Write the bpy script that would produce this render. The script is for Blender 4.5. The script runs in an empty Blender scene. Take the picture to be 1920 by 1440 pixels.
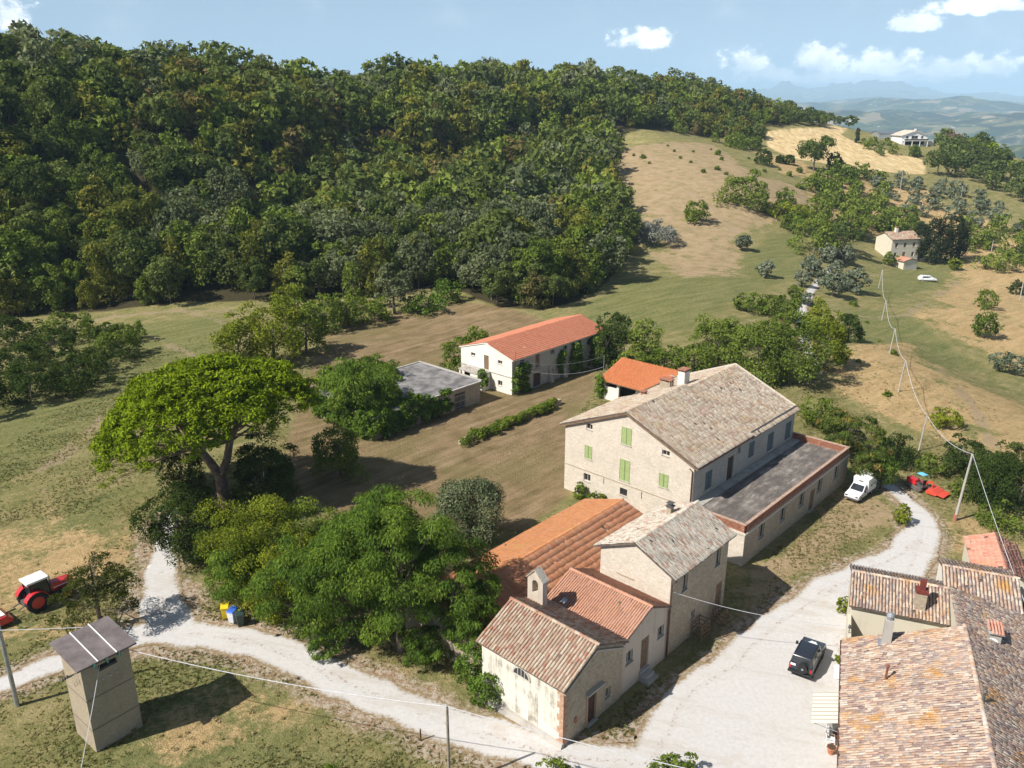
import bpy, bmesh, math, random
import numpy as np
from mathutils import Vector, Matrix
random.seed(7); RNG = np.random.default_rng(7)
S = bpy.context.scene
COL = S.collection
R_ = math.radians

# ------------------------------------------------------------------ camera
CAM_H = 40.0; FPX = 1540.0; PITCH = math.atan(530.0 / FPX)
cam_d = bpy.data.cameras.new('camera'); cam = bpy.data.objects.new('camera', cam_d); COL.objects.link(cam)
cam.location = (0, 0, CAM_H); cam.rotation_euler = (R_(90) - PITCH, 0, 0)
cam_d.sensor_fit = 'HORIZONTAL'; cam_d.sensor_width = 36.0; cam_d.lens = 36.0 * FPX / 1920.0
cam_d.clip_start = 0.5; cam_d.clip_end = 200000.0
S.camera = cam

# ------------------------------------------------------------------ sun and sky
SUN_AZ = 27.5      # shadows fall towards this angle (from +X towards +Y)
SUN_EL = 45.0
sun_d = bpy.data.lights.new('sun', 'SUN'); sun = bpy.data.objects.new('sun', sun_d); COL.objects.link(sun)
sun_d.energy = 5.0; sun_d.angle = R_(0.53); sun_d.color = (1.0, 0.955, 0.88)
_sd = Vector((-math.cos(R_(SUN_AZ)) * math.cos(R_(SUN_EL)), -math.sin(R_(SUN_AZ)) * math.cos(R_(SUN_EL)), math.sin(R_(SUN_EL))))
sun.rotation_euler = _sd.to_track_quat('Z', 'Y').to_euler(); sun.location = (-60, -40, 120)

W = bpy.data.worlds.new('World'); S.world = W; W.use_nodes = True
W.cycles.sampling_method = 'MANUAL'; W.cycles.sample_map_resolution = 512
SKY_STRENGTH = 0.054
EXPOSURE = 0.55
S.view_settings.view_transform = 'Standard'; S.view_settings.look = 'None'
S.view_settings.gamma = 1.0; S.view_settings.use_curve_mapping = False; S.view_settings.exposure = EXPOSURE
S.cycles.use_denoising = True
try: S.cycles.denoiser = 'OPENIMAGEDENOISE'
except Exception: pass
S.cycles.max_bounces = 6; S.cycles.diffuse_bounces = 3; S.cycles.glossy_bounces = 2
S.cycles.transmission_bounces = 3; S.cycles.transparent_max_bounces = 6; S.cycles.volume_bounces = 1
S.cycles.use_adaptive_sampling = True; S.cycles.adaptive_threshold = 0.02
S.cycles.sample_clamp_indirect = 6.0

# ------------------------------------------------------------------ photograph geometry -> world
CP, SP = math.cos(PITCH), math.sin(PITCH)
def ray(u, v):
    a = (u - 960) / FPX; b = (720 - v) / FPX
    return np.array([a, CP + b * SP, -SP + b * CP])
def at(u, v, z=0.0):
    r = ray(u, v); t = (z - CAM_H) / r[2]
    return Vector((r[0] * t, r[1] * t, z))
def atY(u, v, Y):
    r = ray(u, v); t = Y / r[1]
    return Vector((r[0] * t, Y, CAM_H + r[2] * t))

# ------------------------------------------------------------------ node helpers
def N(nt, typ, **kw):
    n = nt.nodes.new(typ)
    for k, v in kw.items():
        if k == 'inp':
            for kk, vv in v.items():
                if hasattr(vv, 'is_output') : nt.links.new(vv, n.inputs[kk])
                else: n.inputs[kk].default_value = vv
        else: setattr(n, k, v)
    return n
def MATH(nt, op, a, b=0.5, c=None, clamp=False):
    n = nt.nodes.new('ShaderNodeMath'); n.operation = op; n.use_clamp = clamp
    for i, x in enumerate((a, b) if c is None else (a, b, c)):
        if hasattr(x, 'is_output'): nt.links.new(x, n.inputs[i])
        else: n.inputs[i].default_value = x
    return n.outputs[0]
def MIX(nt, f, a, b, mode='MIX'):
    n = nt.nodes.new('ShaderNodeMix'); n.data_type = 'RGBA'; n.blend_type = mode
    for s, x in ((n.inputs[0], f), (n.inputs[6], a), (n.inputs[7], b)):
        if hasattr(x, 'is_output'): nt.links.new(x, s)
        elif isinstance(x, (tuple, list)): s.default_value = (*x[:3], 1)
        else: s.default_value = x
    return n.outputs[2]
def NOISE(nt, vec, scale, detail=4, rough=0.55, dist=0.0, out=0):
    n = nt.nodes.new('ShaderNodeTexNoise'); n.inputs['Scale'].default_value = scale
    n.inputs['Detail'].default_value = detail; n.inputs['Roughness'].default_value = rough; n.inputs['Distortion'].default_value = dist
    if vec is not None: nt.links.new(vec, n.inputs['Vector'])
    return n.outputs[out]
def RAMP(nt, f, stops, interp='LINEAR'):
    n = nt.nodes.new('ShaderNodeValToRGB'); cr = n.color_ramp; cr.interpolation = interp
    while len(cr.elements) < len(stops): cr.elements.new(0.5)
    for e, (p, c) in zip(cr.elements, stops):
        e.position = p; e.color = (*c[:3], 1) if isinstance(c, (tuple, list)) else (c, c, c, 1)
    nt.links.new(f, n.inputs[0]); return n.outputs[0]
def SSTEP(nt, x, lo, hi):
    n = nt.nodes.new('ShaderNodeMapRange'); n.interpolation_type = 'SMOOTHSTEP'
    n.inputs[1].default_value = lo; n.inputs[2].default_value = hi
    nt.links.new(x, n.inputs[0]); return n.outputs[0]
def COORD(nt, kind='Object'):
    n = nt.nodes.new('ShaderNodeTexCoord'); return n.outputs[kind]
def POS(nt): return nt.nodes.new('ShaderNodeNewGeometry').outputs['Position']
def MAPPING(nt, vec, scale=(1, 1, 1), rot=(0, 0, 0), loc=(0, 0, 0)):
    n = nt.nodes.new('ShaderNodeMapping'); n.inputs['Scale'].default_value = scale
    n.inputs['Rotation'].default_value = rot; n.inputs['Location'].default_value = loc
    nt.links.new(vec, n.inputs['Vector']); return n.outputs[0]
def STREAK(nt, vec, ang, across, along):
    n = nt.nodes.new('ShaderNodeMapping'); n.vector_type = 'TEXTURE'; n.inputs['Scale'].default_value = (along, across, 1); n.inputs['Rotation'].default_value = (0, 0, R_(ang))
    nt.links.new(vec, n.inputs['Vector']); return n.outputs[0]
def ATTR(nt, name, out='Fac'):
    n = nt.nodes.new('ShaderNodeAttribute'); n.attribute_name = name; return n.outputs[out]
def BUMP(nt, h, strength=0.5, dist=0.05):
    n = nt.nodes.new('ShaderNodeBump'); n.inputs['Strength'].default_value = strength; n.inputs['Distance'].default_value = dist
    nt.links.new(h, n.inputs['Height']); return n.outputs[0]
def newmat(name):
    m = bpy.data.materials.new(name); m.use_nodes = True
    nt = m.node_tree; b = nt.nodes['Principled BSDF']; b.inputs['Roughness'].default_value = 0.85
    b.inputs['Specular IOR Level'].default_value = 0.25
    return m, nt, b
def setc(nt, b, c):
    if hasattr(c, 'is_output'): nt.links.new(c, b.inputs['Base Color'])
    else: b.inputs['Base Color'].default_value = (*c, 1)
def simple(name, c, rough=0.6, metal=0.0, var=0.12, vs=3.0, spec=0.4):
    m, nt, b = newmat(name)
    p = COORD(nt); n = NOISE(nt, p, vs, 5, 0.6)
    lo = tuple(x * (1 - var) for x in c); hi = tuple(min(1, x * (1 + var)) for x in c)
    setc(nt, b, MIX(nt, SSTEP(nt, n, 0.3, 0.7), lo, hi))
    b.inputs['Roughness'].default_value = rough; b.inputs['Metallic'].default_value = metal; b.inputs['Specular IOR Level'].default_value = spec
    return m

# ------------------------------------------------------------------ world shader: clear sky with a few cumulus clouds
def build_world():
    nt = W.node_tree; bg = nt.nodes['Background']
    sky = nt.nodes.new('ShaderNodeTexSky'); sky.sky_type = 'NISHITA'; sky.sun_disc = False
    sky.sun_elevation = R_(SUN_EL); sky.sun_rotation = math.atan2(_sd.x, _sd.y)
    sky.altitude = 250; sky.air_density = 1.0; sky.dust_density = 1.2; sky.ozone_density = 1.0
    g = nt.nodes.new('ShaderNodeTexCoord').outputs['Generated']
    dn = nt.nodes.new('ShaderNodeVectorMath'); dn.operation = 'NORMALIZE'; nt.links.new(g, dn.inputs[0]); d = dn.outputs[0]
    sep = nt.nodes.new('ShaderNodeSeparateXYZ'); nt.links.new(d, sep.inputs[0])
    n1 = NOISE(nt, MAPPING(nt, d, (34, 34, 48)), 1.0, 8, 0.62)
    n2 = NOISE(nt, MAPPING(nt, d, (9, 9, 16), loc=(3, 1, 5)), 1.0, 6, 0.55)
    nn = MATH(nt, 'SUBTRACT', n1, 0.5); tot = None
    # heaps of cloud: (direction in the photograph, half width, half height, density)
    for (u, v, w, h, k) in [(1206, 80, 62, 26, 1.0), (1400, 126, 52, 34, .9), (1525, 120, 62, 36, .9), (1665, 126, 66, 34, .9), (1440, 140, 90, 20, .6),
                            (1770, 132, 70, 28, .8), (1872, 130, 44, 30, .9), (1600, 146, 240, 20, .6), (1860, 12, 120, 22, .75), (1715, 48, 50, 20, .55), (8, 30, 42, 34, .9),
                            (-330, 60, 120, 40, .9), (2250, 100, 130, 46, .9), (2600, 60, 110, 36, .8)]:
        r = Vector(ray(u, v)).normalized(); right = r.cross(Vector((0, 0, 1))).normalized(); up = right.cross(r)
        def dot(vec):
            q = nt.nodes.new('ShaderNodeVectorMath'); q.operation = 'DOT_PRODUCT'; nt.links.new(d, q.inputs[0]); q.inputs[1].default_value = vec; return q.outputs['Value']
        a = MATH(nt, 'MULTIPLY', dot(right), FPX / w); b = MATH(nt, 'MULTIPLY', dot(up), FPX / h)
        b = MATH(nt, 'MAXIMUM', b, MATH(nt, 'MULTIPLY', b, -1.9))
        rr = MATH(nt, 'SQRT', MATH(nt, 'ADD', MATH(nt, 'MULTIPLY', a, a), MATH(nt, 'MULTIPLY', b, b)))
        front = MATH(nt, 'GREATER_THAN', dot(r), 0.2)
        m = MATH(nt, 'ADD', MATH(nt, 'SUBTRACT', 1.0, rr), MATH(nt, 'MULTIPLY', nn, 2.7))
        m = MATH(nt, 'MULTIPLY', MATH(nt, 'MULTIPLY', SSTEP(nt, m, 0.0, 0.5), k), front)
        tot = m if tot is None else MATH(nt, 'MAXIMUM', tot, m)
    wisp = MATH(nt, 'MULTIPLY', SSTEP(nt, n2, 0.5, 0.85), 0.14)
    tot = MATH(nt, 'MAXIMUM', tot, wisp)
    shade = MIX(nt, SSTEP(nt, n1, 0.35, 0.65), (17, 17.6, 18.4), (29, 28.6, 28.2))
    hz_ = MATH(nt, 'POWER', 2.718, MATH(nt, 'MULTIPLY', MATH(nt, 'ABSOLUTE', sep.outputs[2]), -5.5))
    lighter = MIX(nt, MATH(nt, 'MULTIPLY', hz_, 0.9), sky.outputs[0], (7.2, 10.2, 13.8))
    c = MIX(nt, tot, lighter, shade)
    nt.links.new(c, bg.inputs[0]); bg.inputs[1].default_value = SKY_STRENGTH
build_world()
# ------------------------------------------------------------------ terrain
VO = Vector((5.7, 81.2, 0)); VA = -42.5      # frame of the farm buildings (X to the right, Y to the back)
RO = Vector((16.0, 43.0, 0)); RA = -21.5     # frame of the houses at the lower right
def fr(o, a):
    c, s = math.cos(R_(a)), math.sin(R_(a))
    return lambda x, y: (o.x + x * c - y * s, o.y + x * s + y * c)
Vw = fr(VO, VA); Rw = fr(RO, RA)
# ground control points: pixel of the photograph and the distance it lies at
_cp = []
for (u, v, Y) in [(0, 585, 166), (200, 575, 166), (420, 562, 168), (640, 560, 170), (860, 545, 176), (1000, 580, 157), (1100, 552, 170), (1190, 480, 218),
                  (1250, 450, 232), (1400, 530, 188), (1250, 600, 152), (1330, 560, 170), (1500, 480, 232), (1640, 490, 252), (1800, 500, 250), (1900, 620, 170), (1850, 750, 124),
                  (1750, 700, 140), (1650, 660, 148), (1900, 850, 94), (1850, 400, 320), (1900, 300, 430), (1840, 278, 450), (1150, 278, 335), (1300, 262, 380), (1500, 246, 450), (1600, 340, 340), (1735, 320, 390),
                  (1720, 268, 470), (1560, 232, 500), (1400, 240, 440), (1700, 420, 305), (1500, 400, 268), (1300, 330, 290), (1450, 320, 330), (1800, 290, 440)]:
    p = atY(u, v, Y); _cp.append((p.x, p.y, p.z))
def canopy(u, v, Y, th=12.0):
    p = atY(u, v, Y); _cp.append((p.x, p.y, p.z - th))
for a in [(-200, 380, 170), (0, 300, 196), (200, 360, 190), (600, 430, 180), (600, 300, 228), (1000, 330, 250), (1000, 210, 335), (600, 205, 285), (200, 200, 228), (380, 290, 214, 17), (250, 262, 214, 16),
          (300, 84, 285, 15), (40, 52, 262, 15), (-250, 45, 260, 15), (400, 100, 305, 15), (480, 74, 320, 14), (620, 132, 350, 14), (800, 100, 385, 14), (960, 118, 410, 14), (1100, 118, 430, 14), (1250, 122, 450, 13), (1350, 136, 475, 12), (1420, 172, 490, 11), (1480, 192, 525, 10),
          (800, 300, 245), (800, 200, 310), (400, 150, 262), (1200, 190, 390), (1100, 250, 320), (1300, 200, 420)]:
    canopy(*a)
# the far side of the ridge drops away
for (u, Y, z) in [(-250, 330, 38), (40, 340, 36), (300, 370, 34), (480, 400, 30), (620, 430, 24), (800, 470, 28), (1100, 520, 20), (1350, 600, 14), (1480, 620, 0), (1560, 620, -10), (1720, 600, -25), (1900, 560, -25), (2150, 470, -15),
                  (800, 800, -60), (1400, 900, -90), (200, 750, -50), (2000, 900, -110), (2300, 700, -90), (-300, 700, -40)]:
    r = ray(u, 190); _cp.append((r[0] * Y / r[1], Y, z))
for (x, y, z) in [(0, 20, 0), (-60, 20, 0), (60, 20, 0), (-110, 40, -1), (120, 30, -4), (-90, 80, 0), (-60, 100, 0), (-60, 130, 0), (-100, 140, 0), (-110, 100, 0), (-130, 120, 1), (-40, 60, 0), (-20, 100, 0), (0, 120, 0), (0, 145, 0), (40, 110, 0), (45, 90, 0), (30, 60, 0), (10, 40, 0),
                  (48, 75, -.3), (60, 60, -1), (-200, 60, -4), (200, 60, -14), (0, -80, -3), (-150, -80, -6), (150, -80, -14), (-25, 150, 0), (-70, 155, 0), (230, 150, -20), (280, 250, -18), (-320, 150, 10), (-340, 300, 40), (300, -200, -40), (-300, -200, -20)]:
    _cp.append((x, y, z))
_CP = np.array(_cp); _C2 = 26.0 ** 2
_K = np.sqrt(((_CP[:, None, :2] - _CP[None, :, :2]) ** 2).sum(-1) + _C2)
_P = np.c_[np.ones(len(_CP)), _CP[:, :2] / 100]
_A = np.block([[_K + np.eye(len(_CP)) * -2.0, _P], [_P.T, np.zeros((3, 3))]])
_Wt = np.linalg.solve(_A, np.r_[_CP[:, 2], np.zeros(3)])
GULLY = [tuple(atY(u, v, Y)[:2]) for (u, v, Y) in [(120, 210, 222), (250, 250, 216), (360, 280, 212), (470, 290, 216), (600, 240, 258), (700, 200, 300)]]
GULLY2 = [tuple(atY(u, v, Y)[:2]) for (u, v, Y) in [(700, 330, 225), (780, 270, 265), (830, 215, 300), (980, 200, 335), (1150, 205, 370)]]
def sstep(x, a, b):
    t = np.clip((x - a) / (b - a), 0, 1); return t * t * (3 - 2 * t)
def fnoise(x, y, seed=0, octv=4, base=1.0):
    r = np.random.default_rng(seed); o = np.zeros_like(np.asarray(x, float)); amp = 1.0; f = base
    for k in range(octv):
        for j in range(3):
            a = r.uniform(0, 2 * math.pi); ph = r.uniform(0, 6.28, 2)
            o += amp * np.sin((x * math.cos(a) + y * math.sin(a)) * f * r.uniform(.7, 1.3) + ph[0]) / 3
        amp *= 0.5; f *= 2.1
    return o
def hgt(x, y):
    x = np.asarray(x, float); y = np.asarray(y, float); sh = x.shape
    X = x.ravel(); Y = y.ravel(); Z = np.empty_like(X)
    for i in range(0, len(X), 20000):
        sl = slice(i, i + 20000)
        k = np.sqrt((X[sl, None] - _CP[None, :, 0]) ** 2 + (Y[sl, None] - _CP[None, :, 1]) ** 2 + _C2)
        Z[sl] = k @ _Wt[:-3] + _Wt[-3] + _Wt[-2] * X[sl] / 100 + _Wt[-1] * Y[sl] / 100
    # level ground of the farm
    d = np.maximum(np.maximum(np.abs(X - 5) - 48, np.abs(Y - 80) - 48), 0) 
    flat = 1 - sstep(d, 2, 34)
    Z = Z * (1 - flat) + 0.03 * fnoise(X, Y, 3, 3, .25)
    Z += sstep(d, 10, 60) * 0.35 * fnoise(X, Y, 5, 4, .09)
    # a gully runs down through the wood
    gl = sd_line(GULLY, [0.0] * len(GULLY), X, Y); Z -= 15.0 * np.exp(-(gl / 15.0) ** 2) * sstep(Y, 178, 205)
    g2 = sd_line(GULLY2, [0.0] * len(GULLY2), X, Y); Z -= 11.0 * np.exp(-(g2 / 13.0) ** 2) * sstep(Y, 190, 215)
    Z += sstep(Y, 190, 230) * sstep(-X, -60, 20) * 2.6 * fnoise(X, Y, 67, 3, .055)
    # beyond the hill: the wide valley
    r = np.hypot(X, Y); f = sstep(r, 620, 1100)
    Z = Z * (1 - f) + f * (-130)
    return Z.reshape(sh)
def hz(x, y): return float(hgt(np.array([x]), np.array([y]))[0])
def ground(u, v):
    """point of the terrain that pixel (u,v) of the photograph shows"""
    r = ray(u, v); t = np.arange(35, 900, 1.0); p = np.outer(t, r); p[:, 2] += CAM_H
    below = np.nonzero(p[:, 2] < hgt(p[:, 0], p[:, 1]))[0]
    if len(below) == 0: k = len(t) - 1
    else: k = below[0]
    lo, hi = t[max(k - 1, 0)], t[k]
    tt = np.linspace(lo, hi, 9); p = np.outer(tt, r); p[:, 2] += CAM_H
    b = np.nonzero(p[:, 2] < hgt(p[:, 0], p[:, 1]))[0]
    q = p[b[0]] if len(b) else p[-1]
    return Vector((q[0], q[1], hz(q[0], q[1])))
def gpoly(pts): return np.array([ground(u, v)[:2] for u, v in pts])
def sd_poly(P, x, y):
    """signed distance to a polygon, negative inside"""
    x = np.asarray(x, float); y = np.asarray(y, float); d = np.full(x.shape, 1e18); ins = np.zeros(x.shape, bool); n = len(P)
    for i in range(n):
        ax, ay = P[i]; bx, by = P[(i + 1) % n]; ex, ey = bx - ax, by - ay; L = ex * ex + ey * ey + 1e-12
        t = np.clip(((x - ax) * ex + (y - ay) * ey) / L, 0, 1)
        d = np.minimum(d, (x - ax - t * ex) ** 2 + (y - ay - t * ey) ** 2)
        c = ((ay > y) != (by > y)) & (x < (bx - ax) * (y - ay) / ((by - ay) if abs(by - ay) > 1e-12 else 1e-12) + ax)
        ins ^= c
    d = np.sqrt(d); return np.where(ins, -d, d)
def sd_line(P, w, x, y):
    """distance to a polyline minus its half width (w per point)"""
    x = np.asarray(x, float); y = np.asarray(y, float); o = np.full(x.shape, 1e9)
    for i in range(len(P) - 1):
        ax, ay = P[i]; bx, by = P[i + 1]; ex, ey = bx - ax, by - ay; L = ex * ex + ey * ey + 1e-12
        t = np.clip(((x - ax) * ex + (y - ay) * ey) / L, 0, 1)
        o = np.minimum(o, np.hypot(x - ax - t * ex, y - ay - t * ey) - (w[i] + (w[i + 1] - w[i]) * t))
    return o
# ------------------------------------------------------------------ object helpers
def link(name, me, mat=None, parent=None):
    o = bpy.data.objects.new(name, me); COL.objects.link(o)
    if mat is not None:
        for m in (mat if isinstance(mat, (list, tuple)) else [mat]): me.materials.append(m)
    if parent is not None: o.parent = parent
    return o
def tag(o, label=None, cat=None, group=None, kind=None):
    if label: o['label'] = label
    if cat: o['category'] = cat
    if group: o['group'] = group
    if kind: o['kind'] = kind
    return o
def empty(name, loc, rz=0.0, label=None, cat=None, group=None):
    o = bpy.data.objects.new(name, None); COL.objects.link(o); o.location = loc; o.rotation_euler = (0, 0, rz)
    o.empty_display_size = 0.5
    return tag(o, label, cat, group)
def np_mesh(name, V, Fs, attrs=None, smooth=False):
    """V (n,3), Fs (m,k) index array with k = 3 or 4; attrs {name: (domain, array)}"""
    me = bpy.data.meshes.new(name); V = np.ascontiguousarray(V, dtype=np.float32); Fs = np.ascontiguousarray(Fs, dtype=np.int32)
    m, k = Fs.shape
    me.vertices.add(len(V)); me.vertices.foreach_set('co', V.ravel())
    me.loops.add(m * k); me.loops.foreach_set('vertex_index', Fs.ravel())
    me.polygons.add(m); me.polygons.foreach_set('loop_start', np.arange(0, m * k, k, dtype=np.int32))
    me.update(calc_edges=True)
    if smooth: me.polygons.foreach_set('use_smooth', np.ones(m, bool))
    for nm, (dom, arr) in (attrs or {}).items():
        arr = np.asarray(arr, np.float32)
        if arr.ndim == 1:
            a = me.attributes.new(nm, 'FLOAT', dom); a.data.foreach_set('value', arr)
        else:
            a = me.attributes.new(nm, 'FLOAT_COLOR', dom); a.data.foreach_set('color', arr.ravel())
    me.update()
    return me

# ------------------------------------------------------------------ where roads, fields and wood lie
def gp(pts): return gpoly(pts)
ROADS = [  # white gravel: polyline in the photograph, half widths in metres
    ([(-60, 1312), (40, 1272), (120, 1240), (230, 1196), (310, 1184), (420, 1198), (500, 1214), (590, 1250), (700, 1304), (820, 1352), (940, 1392), (1060, 1424), (1180, 1440)], [1.2, 1.2, 1.25, 1.5, 1.75, 1.8, 1.75, 1.8, 1.8, 1.8, 1.8, 1.9, 2.2]),
    ([(330, 1180), (298, 1130), (300, 1085), (306, 1030), (316, 985), (322, 955)], [2.0, 1.9, 1.6, 1.15, .9, .7]),
    ([(1650, 900), (1690, 930), (1722, 962), (1730, 1000), (1700, 1050), (1600, 1110), (1500, 1200)], [1.0, 1.1, 1.35, 1.8, 2.3, 3, 4]),
]
YARD = gp([(1085, 1416), (1180, 1398), (1212, 1350), (1235, 1300), (1330, 1232), (1430, 1152), (1520, 1090), (1610, 1048), (1680, 1015), (1745, 1000), (1752, 1040), (1735, 1090), (1640, 1090), (1596, 1110), (1590, 1180), (1640, 1250), (1640, 1500), (1150, 1500)])
ROADW = [(gp(p), w) for p, w in ROADS]
def sd_gravel(x, y):
    d = sd_poly(YARD, x, y)
    for P, w in ROADW: d = np.minimum(d, sd_line(P, w, x, y))
    return d
LANE = gp([(1530, 700), (1513, 650), (1505, 620), (1500, 595), (1507, 572), (1520, 548), (1540, 520), (1560, 500)])
PATHS = [gp([(-40, 640), (60, 622), (200, 596), (330, 583), (420, 584), (470, 600)]), gp([(272, 626), (320, 648), (372, 674), (420, 700)]), gp([(372, 676), (330, 690), (250, 740), (180, 800), (60, 900)]),
         gp([(330, 583), (370, 590), (420, 606)]), gp([(1590, 590), (1640, 596), (1700, 590), (1780, 540), (1810, 510)]), gp([(860, 520), (780, 545), (740, 560)]), gp([(1760, 690), (1830, 770), (1870, 850)]),
         gp([(1150, 300), (1240, 330), (1340, 390), (1380, 440)])]
BROWN = [gp([(545, 800), (580, 700), (612, 625), (700, 592), (860, 566), (930, 572), (1010, 596), (1060, 625), (1120, 690), (1110, 735), (1065, 800), (1062, 935), (960, 1010), (880, 1000), (740, 1000), (640, 985), (560, 950), (530, 880)]),
         gp([(1395, 1072), (1440, 1035), (1590, 925), (1640, 905), (1690, 960), (1690, 985), (1600, 1040), (1480, 1100), (1400, 1170), (1330, 1200), (1380, 1110)])]
BARE = BROWN.pop()
GREEN = [gp([(1060, 600), (1180, 520), (1300, 520), (1380, 490), (1440, 440), (1500, 430), (1510, 470), (1500, 520), (1400, 560), (1300, 620), (1150, 620)]),
         gp([(1560, 575), (1660, 580), (1720, 600), (1800, 660), (1920, 730), (1960, 760), (1860, 700), (1700, 670), (1600, 640)]),
         gp([(-60, 720), (200, 620), (420, 590), (420, 660), (250, 740), (60, 880), (-60, 980)]), gp([(-60, 1130), (60, 1080), (0, 1030), (140, 940), (260, 900), (200, 1010), (100, 1200), (-60, 1250)]),
         gp([(100, 1300), (420, 1230), (480, 1300), (560, 1330), (620, 1400), (800, 1440), (700, 1480), (100, 1480)]), gp([(1700, 470), (1800, 500), (1760, 540), (1660, 560), (1600, 545)])]
DRY = [gp([(1520, 325), (1640, 330), (1720, 400), (1640, 445), (1560, 425), (1500, 370)]), gp([(1770, 415), (1930, 440), (1960, 560), (1820, 600), (1740, 560), (1800, 500)]), gp([(1400, 280), (1500, 300), (1540, 330), (1460, 330)]), gp([(1560, 660), (1700, 640), (1760, 690), (1840, 780), (1830, 850), (1760, 830), (1650, 790), (1560, 730)]), gp([(1730, 680), (1920, 760), (2000, 900), (1880, 880), (1800, 800)]), gp([(1700, 590), (1920, 520), (1990, 640), (1920, 700), (1800, 640)]),
       gp([(440, 1300), (640, 1320), (600, 1380), (440, 1400), (300, 1440), (300, 1370)]), gp([(560, 1205), (640, 1250), (760, 1300), (960, 1385), (1010, 1390), (940, 1310), (800, 1265), (660, 1215)]), gp([(-60, 1240), (60, 1190), (200, 1165), (120, 1150), (-60, 1190)]), gp([(270, 1330), (420, 1290), (520, 1330), (420, 1400), (280, 1400)]), gp([(-60, 1010), (60, 960), (200, 990), (260, 1050), (120, 1140), (-60, 1180)]),
       gp([(1750, 960), (1920, 990), (1920, 1060), (1780, 1050)]), gp([(1720, 380), (1900, 420), (1880, 480), (1740, 440)]), gp([(1640, 340), (1760, 360), (1740, 420), (1640, 400)])]
DIRT = [gp([(1150, 285), (1330, 270), (1420, 330), (1500, 350), (1540, 400), (1480, 410), (1380, 440), (1400, 520), (1300, 500), (1220, 440), (1160, 350)]), gp([(1210, 470), (1300, 480), (1380, 520), (1280, 520)])]
DIRT.append(BARE)
STRAW = [gp([(1434, 248), (1560, 240), (1590, 262), (1735, 300), (1735, 328), (1620, 318), (1500, 300), (1440, 275)]), gp([(1540, 240), (1640, 236), (1660, 246), (1580, 250)])]
FOREST = [gp([(-420, 600), (-40, 596), (100, 590), (200, 583), (330, 568), (420, 566), (540, 562), (660, 560), (800, 540), (870, 548), (930, 576), (1010, 582), (1080, 566), (1120, 545), (1180, 480), (1178, 430), (1150, 340), (1142, 292), (1150, 270), (1290, 252), (1380, 262), (1432, 262), (1430, 240), (1480, 238), (1560, 232)])]
_fe = [(230, 560), (60, 560), (-120, 520), (-330, 400), (-420, 260)]
FOREST[0] = np.vstack([FOREST[0], np.array(_fe)])

def region(P, x, y, soft):
    o = np.zeros(np.shape(x))
    for q in P: o = np.maximum(o, 1 - sstep(sd_poly(q, x, y), -soft, soft))
    return o

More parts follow.
